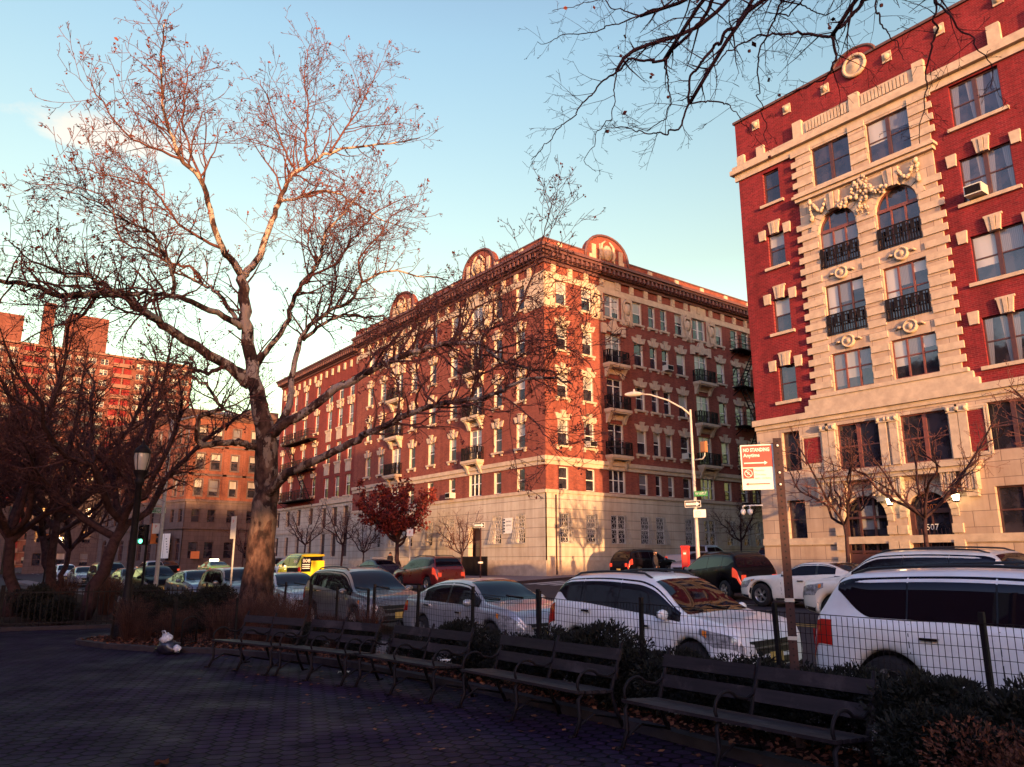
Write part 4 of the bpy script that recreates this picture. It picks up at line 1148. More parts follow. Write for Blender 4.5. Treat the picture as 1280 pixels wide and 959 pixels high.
slab('sidewalk', -91.3, -36.4, 27.2, 32.8, M['concrete']); slab('sidewalk', -39, -36.4, 32.81, 66, M['concrete'])
slab('sidewalk', -130, -97.7, 24, 34, M['concrete'], .12)
# park side pavement and kerb
b = MB(); b.box(-90,60,7.3,8.75,-.2,.04,0); b.box(-90,60,8.753,8.9,-.2,.035,1)
tag(b.build('pavement', [M['concrete'],M['kerbstone']]), kind='structure')
# road markings
b = MB()
for y in (17.3,17.62):
    for i in range(-60,12): b.face([(i*3,y,ground_z(y)-.012),(i*3+3,y,ground_z(y)-.012),(i*3+3,y+.13,ground_z(y+.13)-.012),(i*3,y+.13,ground_z(y+.13)-.012)])
tag(b.build('road_marking', M['yellow_paint']), kind='structure')
b = MB()
for y in (13.2,21.9):
    for i in range(-30,8): b.face([(i*6,y,ground_z(y)-.012),(i*6+2.6,y,ground_z(y)-.012),(i*6+2.6,y+.13,ground_z(y+.13)-.012),(i*6,y+.13,ground_z(y+.13)-.012)])
for i in range(9): b.face([(-35.6+1.15*i,27.6,ground_z(27.6)-.008),(-35+1.15*i,27.6,ground_z(27.6)-.008),(-35+1.15*i,30.4,ground_z(30.4)-.008),(-35.6+1.15*i,30.4,ground_z(30.4)-.008)])
tag(b.build('road_marking', M['white_paint']), kind='structure')
# plaza
BED = [(-4.2,6.33),(-6.3,6.5),(-9.1,6.58),(-12.9,6.3),(-15.0,5.75),(-16.6,4.9),(-17.5,4.15),(-18.8,3.45),(-20.05,3.1),(-20.6,3.25),(-20.9,3.8)]
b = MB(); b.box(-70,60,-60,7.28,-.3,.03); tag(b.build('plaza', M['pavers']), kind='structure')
bed_poly = [(8,7.29),(8,6.1),(2,6.15)]+BED+[(-22.0,7.29)]
b = MB(); b.flat(bed_poly[::-1] if False else bed_poly, -.1, .09); tag(b.build('planting_bed', M['soil']), kind='structure')
b = MB()
kp = [(8,6.1),(2,6.15)]+BED+[(-22.0,7.2)]
for (x0,y0),(x1,y1) in zip(kp,kp[1:]): b.bar((x0,y0,.065),(x1,y1,.065),.16,.13)
tag(b.build('bed_kerb', M['kerbstone']), kind='structure')
LB = [(-24.2,7.29),(-24.5,3.95),(-25.0,2.0),(-26,-1),(-30,-6),(-60,-12),(-60,7.29)]
b = MB(); b.flat(LB, -.1, .09); tag(b.build('planting_bed', M['soil']), kind='structure')
b = MB()
for (x0,y0),(x1,y1) in zip(LB[:6],LB[1:6]): b.bar((x0,y0,.065),(x1,y1,.065),.16,.13)
tag(b.build('bed_kerb', M['kerbstone']), kind='structure')

# ------------------------------------------------------------------ cars
WHEELS = {}
def wheel_meshes(r, w=.22, spokes=5):
    key = (r,spokes)
    if key in WHEELS: return WHEELS[key]
    t = MB(); t.lathe([(r*.62,-w/2),(r*.9,-w/2),(r*.98,-w/2+.03),(r,-w*.2),(r,w*.2),(r*.98,w/2-.03),(r*.9,w/2),(r*.62,w/2)], 22, axis='y')
    b = MB(); b.lathe([(r*.64,w/2-.01),(r*.6,w/2-.005),(r*.56,w/2-.05),(r*.5,w/2-.1)], 22, axis='y')
    b.lathe([(0,w/2-.02),(r*.13,w/2-.02),(r*.15,w/2-.06)], 12, axis='y')
    for k in range(spokes):
        a = 2*math.pi*k/spokes
        for da in (-.12,.12):
            p = (r*.1*math.cos(a),w/2-.05,r*.1*math.sin(a)); q = (r*.6*math.cos(a+da),w/2-.035,r*.6*math.sin(a+da)); b.bar(p,q,.05,.035)
    d = MB(); d.lathe([(0,w/2-.11),(r*.62,w/2-.1)], 16, axis='y')
    b.v += []; 
    n0 = len(b.v); b.v += d.v; b.f += [tuple(i+n0 for i in f) for f in d.f]; b.m += [1]*len(d.f); b.sm += d.sm
    WHEELS[key] = (t.mesh('tyre', M['rubber']), b.mesh('rim', [M['rim'], M['car_trim']])); return WHEELS[key]

CARS = {
 'crossover': dict(L=4.52,W=1.84,top=[(-2.26,.62),(-2.22,1.02),(-2.1,1.12),(-1.78,1.56),(-1.55,1.635),(-.6,1.68),(.1,1.655),(.42,1.58),(1.28,1.07),(1.7,1.01),(2.0,.96),(2.17,.87),(2.26,.70)],
    belt=[(-2.26,.6),(-2.12,1.06),(-1.9,1.17),(-1.3,1.15),(0,1.04),(1.1,.96),(1.3,.94),(2.0,.87),(2.18,.80),(2.26,.64)], sill=.26, wr=.345, xf=1.32, xr=-1.37, ws=(.40,1.26), rw=(-2.08,-1.76), side=[(-1.92,-1.24),(-1.22,-.30),(-.28,1.14)], rails=True, tumble=.36),
 'suv': dict(L=4.85,W=1.95,top=[(-2.43,.7),(-2.38,1.12),(-2.28,1.22),(-2.0,1.66),(-1.8,1.72),(-.5,1.77),(.35,1.74),(.6,1.67),(1.22,1.24),(1.4,1.18),(2.1,1.11),(2.33,1.04),(2.43,.84)],
    belt=[(-2.43,.68),(-2.28,1.15),(0,1.12),(1.2,1.09),(1.4,1.08),(2.1,1.03),(2.33,.96),(2.43,.78)], sill=.30, wr=.375, xf=1.5, xr=-1.42, ws=(.58,1.2), rw=(-2.26,-1.98), side=[(-2.02,-1.14),(-1.12,-.16),(-.14,1.04)], rails=True, tumble=.3),
 'sedan': dict(L=4.6,W=1.78,top=[(-2.3,.62),(-2.25,.98),(-2.0,1.06),(-1.72,1.10),(-.95,1.40),(-.6,1.455),(-.1,1.47),(.35,1.43),(1.2,1.02),(1.6,.97),(2.0,.90),(2.2,.80),(2.3,.64)],
    belt=[(-2.3,.6),(-2.0,.98),(-1.0,.96),(0,.93),(1.2,.91),(2.0,.83),(2.2,.74),(2.3,.58)], sill=.22, wr=.32, xf=1.38, xr=-1.3, ws=(.32,1.16), rw=(-1.68,-.92), side=[(-1.22,-.28),(-.2,1.02)], tumble=.42),
 'hatch': dict(L=4.2,W=1.76,top=[(-2.1,.62),(-2.06,1.0),(-1.98,1.1),(-1.72,1.48),(-1.5,1.56),(-.5,1.62),(.3,1.59),(.55,1.52),(1.3,1.08),(1.7,1.0),(1.95,.90),(2.1,.68)],
    belt=[(-2.1,.6),(-1.9,1.02),(0,.97),(1.1,.94),(1.3,.93),(1.9,.83),(2.1,.62)], sill=.23, wr=.32, xf=1.28, xr=-1.25, ws=(.52,1.26), rw=(-1.96,-1.7), side=[(-1.82,-1.2),(-1.18,-.26),(-.24,1.14)], tumble=.36),
 'coupe': dict(L=4.75,W=1.9,top=[(-2.37,.66),(-2.33,1.0),(-2.1,1.07),(-1.6,1.09),(-.75,1.34),(-.4,1.37),(.0,1.36),(.85,1.0),(1.7,.94),(2.15,.87),(2.3,.79),(2.37,.62)],
    belt=[(-2.37,.62),(-2.1,.99),(-1.2,1.01),(0,.95),(.85,.93),(2.1,.81),(2.3,.72),(2.37,.57)], sill=.2, wr=.36, xf=1.5, xr=-1.36, ws=(.02,.82), rw=(-1.55,-.78), side=[(-1.1,-.52),(-.44,.72)], tumble=.45),
 'pickup': dict(L=5.6,W=1.98,top=[(-2.8,.7),(-2.78,1.28),(-2.6,1.31),(-.72,1.31),(-.62,1.36),(-.48,1.78),(-.3,1.86),(.6,1.87),(.85,1.80),(1.45,1.3),(1.7,1.24),(2.4,1.18),(2.65,1.02),(2.8,.65)],
    belt=[(-2.8,.68),(-2.7,1.24),(0,1.22),(1.4,1.16),(2.4,1.05),(2.8,.6)], sill=.4, wr=.4, xf=1.85, xr=-1.7, ws=(.83,1.42), rw=(-.6,-.46), side=[(-.42,.32),(.4,1.26)], tumble=.28),
 'van': dict(L=4.3,W=1.82,top=[(-2.15,.6),(-2.13,1.6),(-2.08,1.82),(-1.9,1.92),(-.5,1.96),(.3,1.93),(.6,1.84),(1.4,1.2),(1.6,1.12),(1.95,.98),(2.1,.8),(2.15,.55)],
    belt=[(-2.15,.58),(-2.1,1.08),(0,1.05),(1.3,1.03),(1.9,.9),(2.15,.5)], sill=.24, wr=.33, xf=1.35, xr=-1.25, ws=(.56,1.36), rw=(-2.145,-2.1), side=[(-1.9,-1.05),(-.98,-.1),(-.02,1.2)], tumble=.16),
}
def make_car_meshes(kind):
    c = CARS[kind]; L, W = c['L'], c['W']; hl = L/2
    plan = [(-hl,.84),(-hl+.08,.92),(-hl+.35,.975),(-hl+.9,1),(hl-1.0,1),(hl-.5,.985),(hl-.2,.93),(hl-.06,.85),(hl,.76)]
    Ra = c['wr']*1.2
    def top(x): return sinterp(c['top'], x)
    def belt(x): return min(sinterp(c['belt'], x), top(x)-.03)
    def low(x):
        z = c['sill']+.10*max(0,(abs(x)-hl+.5)/.5)
        a = z
        for xw in (c['xf'],c['xr']):
            d = abs(x-xw)
            if d < Ra: a = max(a, c['wr']-.02+math.sqrt(Ra*Ra-d*d))
        return a
    FR = [0,.04,.12,.35,.62,.82,.94,1.0]; YS_ = [.86,.93,.968,.992,1.0,.992,.975,.955]
    GF = [.08,.3,.55,.78,.9,.965]
    def half(x):
        w = W/2*sinterp(plan, x); zb = low(x); bz = belt(x); tz = top(x)
        base = c['sill']
        pts = [(0,zb),(w*.5,zb)]
        for f, y in zip(FR, YS_): pts.append((w*y, zb+(bz-zb)*f))
        h = tz-bz; t = c['tumble']
        def gy(f):
            r = h*t*f
            if f > .8: r += .16*min(1,h/.4)*((f-.8)/.2)**2+.0
            return max(w*.955-.012-r, .1)
        for f in GF: pts.append((gy(f), bz+h*f))
        ye = gy(.965)
        pts += [(ye*.86, tz-.012-h*.008), (ye*.5, tz-.003), (0, tz)]
        return pts
    xs = set()
    n = 64
    for i in range(n+1): xs.add(round(-hl+L*i/n,4))
    for xw in (c['xf'],c['xr']):
        for k in range(-9,10): xs.add(round(xw+Ra*math.sin(k/9*math.pi/2)*.9999,4))
        xs.add(round(xw+Ra+.004,4)); xs.add(round(xw-Ra-.004,4))
    for e in c['ws']+c['rw']: xs.add(round(e,4))
    for x_, _ in c['top']: xs.add(round(x_,4))
    for k in range(12): xs.add(round(c['rw'][0]+(c['rw'][1]-c['rw'][0])*k/11,4))
    xs = sorted(x for x in xs if -hl <= x <= hl)
    body = MB(); NP = len(half(0))
    rows = []
    for x in xs:
        h = half(x); rows.append([(x,-y,z) for y, z in h]+[(x,y,z) for y, z in reversed(h[1:-1])])
    for r in rows: r.append(r[0])
    body.grid(rows, 0, True)
    # underside and arch linings are dark
    nc = len(rows[0])-1
    k = 0
    for i in range(len(rows)-1):
        for j in range(nc):
            if j < 2 or j >= nc-2: body.m[k] = 1
            k += 1
    body.face(rows[0][:-1][::-1]); body.face(rows[-1][:-1])
    # side panes sit proud of the greenhouse side
    def side_pt(x, f, s, off):
        h = half(x); g = [(y,z) for y, z in h[2+len(FR)-1:2+len(FR)+len(GF)]]; fs = [0]+GF
        for (fa, fb), (p, q) in zip(zip(fs,fs[1:]), zip(g,g[1:])):
            if f <= fb:
                t = (f-fa)/(fb-fa); return (x, s*(p[0]+(q[0]-p[0])*t+off), p[1]+(q[1]-p[1])*t)
        return (x, s*(g[-1][0]+off), g[-1][1])
    panes = []
    for (a, b_) in c['side']:
        for s in (-1,1):
            mb = MB(); rws = []
            for i in range(15):
                x = a+(b_-a)*i/14
                hh = top(x)-belt(x)
                if hh < .09: continue
                f0 = .07; f1 = .86
                if len(c['side']) == 3 and b_ < -.5: f0 += .62*max(0,1-i/7)**1.6
                rws.append([side_pt(x, f0+(f1-f0)*j/6, s, .006) for j in range(7)])
            if len(rws) > 1: mb.grid(rws,0,True,s < 0); panes.append(mb.mesh('side_window', M['car_glass']))
    pillars = []
    for (a, b_), (a2, b2) in zip(c['side'],c['side'][1:]):
        for s in (-1,1):
            mb = MB(); mb.grid([[side_pt(x, .07+.79*j/6, s, .0035) for j in range(7)] for x in (b_-.02,b_+.01,a2-.01,a2+.02)],0,True,s < 0); pillars.append(mb.mesh('door_pillar', M['car_trim']))
    def cap_pt(x, ty, off):
        h = half(x); ye = h[-4][0] if True else 0
        cap = [h[-1],h[-2],h[-3],h[-4],h[-5]]     # centre out to the .9 point
        y = abs(ty)*h[-5][0]*.93
        for p, q in zip(cap,cap[1:]):
            if y <= q[0]+1e-6:
                t = (y-p[0])/max(q[0]-p[0],1e-6); return [x, math.copysign(y,ty), p[1]+(q[1]-p[1])*t]
        return [x, math.copysign(y,ty), cap[-1][1]]
    def screen(x0, x1, front):
        mb = MB(); rws = []
        for i in range(13):
            x = x0+(x1-x0)*i/12
            dx = .01
            sl = (top(x+dx)-top(x-dx))/(2*dx); nrm = math.hypot(sl,1)
            row = []
            for j in range(13):
                p = cap_pt(x, -1+2*j/12, 0); o = .010
                p[0] += -sl/nrm*o; p[2] += 1/nrm*o; row.append(p)
            rws.append(row)
        mb.grid(rws,0,True); return mb.mesh('windscreen' if front else 'rear_window', M['car_glass'])
    ws = screen(c['ws'][0]+.03, c['ws'][1]-.03, True); rw = screen(c['rw'][0]+.02, c['rw'][1]-.01, False)
    if kind == 'van':
        mb = MB(); mb.box(-hl-.012,-hl-.004,-.68,.68,1.12,1.72); rw = mb.mesh('rear_window', M['car_glass'])
    def patch(x0, x1, f0, f1, s, off, nx=6):
        rws = []
        for i in range(nx+1):
            x = x0+(x1-x0)*i/nx; h = half(x); g = h[2:2+len(FR)]; row = []
            for j in range(5):
                f = f0+(f1-f0)*j/4
                for k in range(len(FR)-1):
                    if f <= FR[k+1]+1e-9:
                        t = (f-FR[k])/(FR[k+1]-FR[k]); p, q = g[k], g[k+1]
                        row.append((x+ (off if abs(x) > hl-.06 else 0)*(1 if x > 0 else -1), s*(p[0]+(q[0]-p[0])*t+off), p[1]+(q[1]-p[1])*t)); break
            rws.append(row)
        return rws
    H = {}
    for s, nm in ((-1,'r'),(1,'l')):
        mb = MB(); mb.grid(patch(hl-.70,hl-.015,.60,.95,s,.008,8),0,True,s > 0)
        mb.grid(patch(hl-.64,hl-.56,.68,.9,s,.012,3),1,True)
        H['head'+nm] = mb.mesh('headlight', [M['lamp_clear'],M['amber']])
        mb = MB(); tall = kind not in ('sedan','coupe')
        mb.grid(patch(-hl+.012,-hl+(.34 if tall else .4),.60 if tall else .66,.98,s,.009,6),0,True,s < 0)
        w2 = half(-hl)[6][0]; z0 = low(-hl); z1 = belt(-hl+.08)
        mb.box(-hl-.012,-hl-.002, s*w2*.72 if s > 0 else -w2*.98, s*w2*.98 if s > 0 else -w2*.72, z1-.22, z1-.02)
        H['tail'+nm] = mb.mesh('tail_light', M['tail_red'])
    fz = belt(hl-.05); lo = low(hl)
    g = MB(); wn = half(hl)[5][0]
    gz0, gz1 = lo+.18, fz-.02
    if gz1-gz0 < .1: gz0 = gz1-.12
    g.prism([(0,0)]*0 or [(0,0),(1,0),(1,1)], 0, 0.001) if False else None
    rowsg = []
    for i in range(9):
        t = -1+2*i/8; x = hl+.012-.02*t*t; rowsg.append([(x,t*wn*.8,gz0),(x+.004,t*wn*.88,gz1)])
    g.grid(rowsg,0,True)
    g.box(hl+.0,hl+.018,-wn*.7,wn*.7,lo+.02,lo+.12,0)
    g.box(hl+.016,hl+.03,-wn*.75,wn*.75,(gz0+gz1)/2-.012,(gz0+gz1)/2+.012,1)
    H['grille'] = g.mesh('grille', [M['car_trim'],M['chrome']])
    p = MB(); p.box(hl+.014,hl+.034,-.15,.15,lo+.05,lo+.20); H['fplate'] = p.mesh('number_plate', M['plate'])
    p = MB(); zz = belt(-hl+.08)-.2; p.box(-hl-.03,-hl-.006,-.15,.15,zz-.3,zz-.14); H['rplate'] = p.mesh('number_plate', M['plate'])
    # seams, handles, mirrors, rails
    H['seam'] = []
    cuts = [c['side'][-1][1]-.0]+[b_+.035 for a, b_ in c['side'][:-1]][-2:]
    if len(c['side']) == 3: cuts = [c['side'][2][1]-.02, c['side'][1][1]+.035, c['side'][0][1]+.035]
    for s in (-1,1):
        sm = MB()
        for x in cuts:
            rws = patch(x-.006,x+.006,.06,.99,s,.002,1); sm.grid(rws,0,True)
        rws = patch(c['xr']+Ra+.1,c['xf']-Ra-.1,.035,.12,s,.004,10); sm.grid(rws,0,True); H['seam'].append(sm.mesh('door_seam', M['car_trim']))
    hd = []
    for x in [b_-.18 for a, b_ in c['side'][-2:]]:
        mb = MB()
        for s in (-1,1):
            mb = MB(); xx = x-.62; q = patch(xx,xx+.2,.8,.84,s,.035,1)[0][2]
            mb.bar((xx,q[1],q[2]),(xx+.2,q[1],q[2]),.03,.03); mb.bar((xx+.01,q[1]-s*.05,q[2]),(xx+.01,q[1],q[2]),.025); mb.bar((xx+.19,q[1]-s*.05,q[2]),(xx+.19,q[1],q[2]),.025); hd.append(mb.mesh('door_handle', M['chrome']))
    H['handle'] = hd
    xm = c['side'][-1][1]-.22
    wm_ = half(xm)[2+len(FR)-1][0]; zm = belt(xm)+.10
    for s, nm in ((-1,'r'),(1,'l')):
        mb = MB(); mb.ball((xm,s*(wm_+.13),zm),.1,10,7,0,(.75,1.15,.8)); mb.bar((xm,s*(wm_-.05),zm-.06),(xm,s*(wm_+.08),zm-.03),.05,.04,1)
        mb.box(xm-.075,xm-.055,s*(wm_+.13)-.08,s*(wm_+.13)+.08,zm-.05,zm+.05,2)
        H['mirror'+nm] = mb
    if c.get('rails'):
        H['rail'] = []
        for s in (-1,1):
            mb = MB(); pts = []
            for i in range(12):
                x = c['rw'][1]+.1+(c['ws'][0]-.1-c['rw'][1]-.1)*i/11; h = half(x); pts.append((x,s*(h[-4][0]*.98),h[-4][1]+.045 if 0 < i < 11 else h[-4][1]))
            mb.tube(pts,.02,6); H['rail'].append(mb.mesh('roof_rail', M['car_trim']))
    # dark bumper skirts
    H['skirt'] = []; H['wiper'] = []
    for s in (-1,1):
        bk = MB(); bk.grid(patch(hl-.5,hl-.01,.02,.2,s,.004,5),0,True); H['skirt'].append(bk.mesh('bumper_skirt', M['car_trim']))
    for y in (.25,-.35):
        wp = MB()
        pts = [(c['ws'][1]-.06,y,0),(c['ws'][1]-.2,y-.35,0)]
        wp.tube([(x,yy,top(x)+.02) for x, yy, _ in pts],.012,4); H['wiper'].append(wp.mesh('wiper', M['car_trim']))
    return dict(body=body, panes=panes, pillars=pillars, ws=ws, rw=rw, H=H)
CM = {}; BODYM = {}
def car(kind, col, loc, heading, label, lit_tail=False, detail=True, group='cars parked and driving along the avenue', name='car', cat='car', tilt=True):
    """heading: angle of the nose in the ground plane"""
    if kind not in CM: CM[kind] = make_car_meshes(kind)
    m = CM[kind]; c = CARS[kind]; H = m['H']
    x, y = loc[0], loc[1]; z = loc[2] if len(loc) > 2 else ground_z(y)-.02
    root = empty(name, (x,y,z), heading)
    if tilt:
        e = 1.0; gx = (ground_z(y+math.sin(heading)*e)-ground_z(y-math.sin(heading)*e))/2; gy = (ground_z(y+math.cos(heading)*e)-ground_z(y-math.cos(heading)*e))/2
        root.rotation_euler = (math.atan(gy), -math.atan(gx), heading)
    key = (kind,col)
    if key not in BODYM:
        BODYM[key] = (m['body'].mesh('car_body', [P[col],M['car_trim']]), H['mirrorr'].mesh('mirror', [P[col],M['car_trim'],M['chrome']]), H['mirrorl'].mesh('mirror', [P[col],M['car_trim'],M['chrome']]))
    bm_, mr, ml = BODYM[key]
    obj('body', bm_, root)
    obj('windscreen', m['ws'], root); obj('rear_window', m['rw'], root)
    for p in m['panes']: obj('side_window', p, root)
    obj('headlight', H['headr'], root); obj('headlight', H['headl'], root)
    for k in ('tailr','taill'):
        o = obj('tail_light', H[k], root)
        if lit_tail: o.material_slots[0].link = 'OBJECT'; o.material_slots[0].material = M['tail_lit']
    obj('grille', H['grille'], root); obj('number_plate', H['fplate'], root); obj('number_plate', H['rplate'], root)
    obj('mirror', mr, root); obj('mirror', ml, root)
    t, r_ = wheel_meshes(c['wr'])
    for xw in (c['xf'],c['xr']):
        for s in (-1,1):
            w = obj('wheel', t, root, (xw, s*(c['W']/2-.135), c['wr']+.0), 0 if s > 0 else math.pi)
            obj('rim', r_, w)
    if detail:
        for q in m['pillars']: obj('door_pillar', q, root)
        [obj('door_seam', q, root) for q in H['seam']]; [obj('door_handle', q, root) for q in H['handle']]; [obj('bumper_skirt', q, root) for q in H['skirt']]; [obj('wiper', q, root) for q in H['wiper']]
        for q in H.get('rail', []): obj('roof_rail', q, root)
    tag(root, label, cat, group)
    return root
NEAR = 0.0       # nose towards +X for the near lane, towards -X for the far lane
FARH = math.pi
YN = 10.25
G1 = 'cars parked along the park kerb'
car('suv','white',(-3.62,10.35),NEAR,'big white estate car with dark windows behind the wire fence, cut by the right edge', group=G1)
_esc = car('crossover','white',(-9.3,10.25),NEAR,'white hatchback crossover with black roof rails parked behind the wire fence', group=G1)
_esc.scale = (.95,.97,.985)
car('sedan','silver',(-14.6,10.25),NEAR,'silver saloon with orange glints parked behind the white crossover', group=G1)
car('crossover','grey',(-20.6,10.2),NEAR,'dark grey compact car with silver bonnet, third in the row from the white crossover', group=G1)
car('sedan','silver',(-26.6,10.3),NEAR,'pale saloon parked between the grey compact car and the big sycamore trunk', group=G1)
car('hatch','grey',(-32.3,10.3),NEAR,'dark car half hidden by the foot of the big sycamore', group=G1)
car('sedan','blue',(-37.6,10.3),NEAR,'blue grey saloon just left of the big sycamore foot', group=G1)
car('hatch','black',(-45.5,10.3),NEAR,'black car parked beside the tall street light on the left', group=G1)
car('sedan','grey',(-51.3,10.3),NEAR,'grey saloon left of the park lamp post', group=G1)
car('suv','navy',(-58.5,10.3),NEAR,'dark blue sport utility car seen head on between the left park trees', group=G1)
car('sedan','silver',(-68,10.3),NEAR,'silver saloon far left between two park tree trunks', group=G1)
car('hatch','white',(-78,10.3),NEAR,'white hatchback at the far left edge behind the park trees', group=G1)
G2 = 'cars driving or parked in the far lanes'
car('suv','cream',(-8.85,18.2),FARH,'cream white sport utility car driving away in front of the arched entrance', group=G2)
car('coupe','cream',(-13.9,22.4),FARH,'low cream white coupe in front of the crimson building, nose behind the sign post', group=G2)
car('crossover','black',(-19.4,24.7),R(163),'black crossover with lit tail lights turning into the side street', True, group=G2)
car('crossover','red',(-34.9,20.9),FARH,'dark red crossover driving away past the arched doorway of the corner building', True, group=G2)
car('van','lime',(-52.0,21.0),FARH,'lime and yellow delivery car with black lettered windows', False, group=G2, cat='delivery car')
car('sedan','black',(-43.8,26.0),FARH,'black saloon parked under the red leaved tree', group=G2)
car('sedan','navy',(-50.5,26.0),FARH,'dark saloon at the far kerb, in front of the two pedestrians by the stone wall', group=G2)
car('sedan','black',(-86.0,20.4),FARH,'dark saloon with lit red tail lights far down the avenue', True, False, group=G2)
car('hatch','silver',(-79.5,17.5),FARH,'silver hatchback seen from behind far down the avenue', True, False, group=G2)
car('sedan','green',(-70.5,20.6),FARH,'green taxi with lit roof sign far down the avenue', False, True, group=G2, cat='taxi')
car('hatch','white',(-63.5,24.8),FARH,'white hatchback far down the avenue, just left of the sycamore foot', False, False, group=G2)
car('hatch','black',(-70.0,25.9),FARH,'black car at the far kerb beneath the pale banner', False, False, group=G2)
G3 = 'cars in the side street'
car('crossover','black',(-34.7,36.6),R(90),'black sport utility car parked against the corner building in the side street', True, group=G3)
car('pickup','silver',(-34.9,42.5),R(90),'silver pickup truck parked in the shaded side street', True, group=G3, cat='pickup truck')
car('sedan','silver',(-30.6,37.5),R(-90),'silver saloon facing out of the side street behind the red call box', False, group=G3)
car('suv','grey',(-27.0,41.0),R(90),'dark grey van like car with pale rear window beyond the black crossover', False, group=G3)
car('suv','black',(-26.4,47.0),R(90),'black car deepest in the shaded side street', False, False, group=G3)
# livery of the delivery car: black side panels, yellow rear quarter, lettering
def find(label):
    for o in bpy.data.objects:
        if o.get('label','').startswith(label): return o
van = find('lime and yellow')
b = MB(); b.box(-1.95,-.1,.93,.955,.55,1.02)
lv = b.build('side_panel', P['black'], van)
b = MB(); b.box(-2.19,-2.165,-.8,.1,.5,1.45); b.box(-2.19,-2.165,-.8,.8,1.74,1.86); b.build('rear_panel', P['yellow'], van)
b = MB(); b.box(-2.185,-2.168,.14,.8,.75,1.62); b.build('rear_black_panel', P['black'], van)
text('lettering','808',.34,M['sign_white'],van,(-2.2,.46,1.45),(R(90),0,R(-90)),.52); text('lettering','808',.34,M['sign_white'],van,(-1.35,.865,1.42),(R(90),0,R(180)),.6)
b = MB()
for k in range(3): b.box(-2.2,-2.192,.22,.74,.95+.12*k,1.0+.12*k)
b.build('lettering_bar', M['sign_white'], van)
tx = find('green taxi'); b = MB(); b.box(-.3,0,-.35,.35,1.47,1.62); b.build('roof_sign', LIT, tx)
sd = find('dark saloon at the far kerb'); b = MB(); b.box(-.4,.0,-.5,.5,1.5,1.6); b.build('roof_box', P['silver'], sd)

# ------------------------------------------------------------------ park benches
def bench_proto(L=2.45):
    root = empty('park_bench')
    for i, x in enumerate((-L/2+.03,0,L/2-.03)):
        b = MB()
        # back upright running into the rear leg
        b.tube([(x,.46,.0),(x,.34,.2),(x,.27,.40),(x,.36,.62),(x,.46,.90)], [.025,.022,.024,.022,.018], 6)
        b.tube([(x,-.28,.0),(x,-.2,.16),(x,-.22,.36),(x,-.16,.42),(x,.05,.40),(x,.27,.40)], .022, 6)
        b.tube([(x,-.28,.0),(x,-.36,.015)], .02, 6); b.tube([(x,.46,0),(x,.54,.015)], .02, 6)
        b.tube([(x,-.22,.1),(x,.0,.2),(x,.36,.12)], .014, 5)
        arm = [(x,-.20,.42)]
        for k in range(9):
            a = math.pi*(1-k/8*.80); arm.append((x,-.06+.17*math.cos(a),.50+.15*math.sin(a)))
        arm += [(x,.22,.56),(x,.33,.60),(x,.39,.70)]
        b.tube(arm, .016, 6)
        b.build('iron_frame', M['iron_bench'], root)
    for k in range(5):
        y = -.20+.105*k
        b = MB(); b.box(-L/2,L/2,y-.045,y+.045,.425-.008*k,.455-.008*k); b.build('seat_slat', M['wood'], root)
    for y, z in ((.365,.585),(.425,.775)):
        for s in (-1,1):
            b = MB(); x0, x1 = (0.02,L/2) if s > 0 else (-L/2,-.02)
            n = Vector((0,-.94,.34)); u = Vector((0,.32,.95))
            c = Vector((0,y-.02,z)); pts = []
            for e, f in ((-1,-1),(1,-1),(1,1),(-1,1)): pts.append(c+u*(.062*e)+n*(.015*f))
            b.prism([(0,0)],0,0) if False else None
            i0 = len(b.v)
            for x in (x0,x1): b.v += [(x,p.y,p.z) for p in pts]
            for q in ((0,1,2,3),(7,6,5,4),(0,4,5,1),(1,5,6,2),(2,6,7,3),(3,7,4,0)): b.f.append(tuple(i0+i for i in q)); b.m.append(0); b.sm.append(False)
            b.build('back_slat', M['wood'], root)
    return root
spots = [(-4.72,6.03,0,2.3,'park bench nearest the camera, in front of the white crossover and the sign post'),
 (-7.58,5.98,R(1),2.2,'park bench second from the right, in front of the silver saloon'),
 (-10.05,5.72,R(6),1.85,'middle bench of the five, with a crumpled paper and a can near it'),
 (-12.0,5.30,R(14),1.7,'park bench second from the left in the curved row'),
 (-13.75,4.78,R(16),1.7,'park bench at the far left end of the curved row, beside the dry grass')]
BP = {}
for x, y, a, L_, lb in spots:
    if L_ in BP: o = copy_tree(BP[L_])
    else: o = BP[L_] = bench_proto(L_)
    o.location = (x,y,.03); o.rotation_euler.z = a; tag(o, lb, 'bench', 'curved row of park benches')

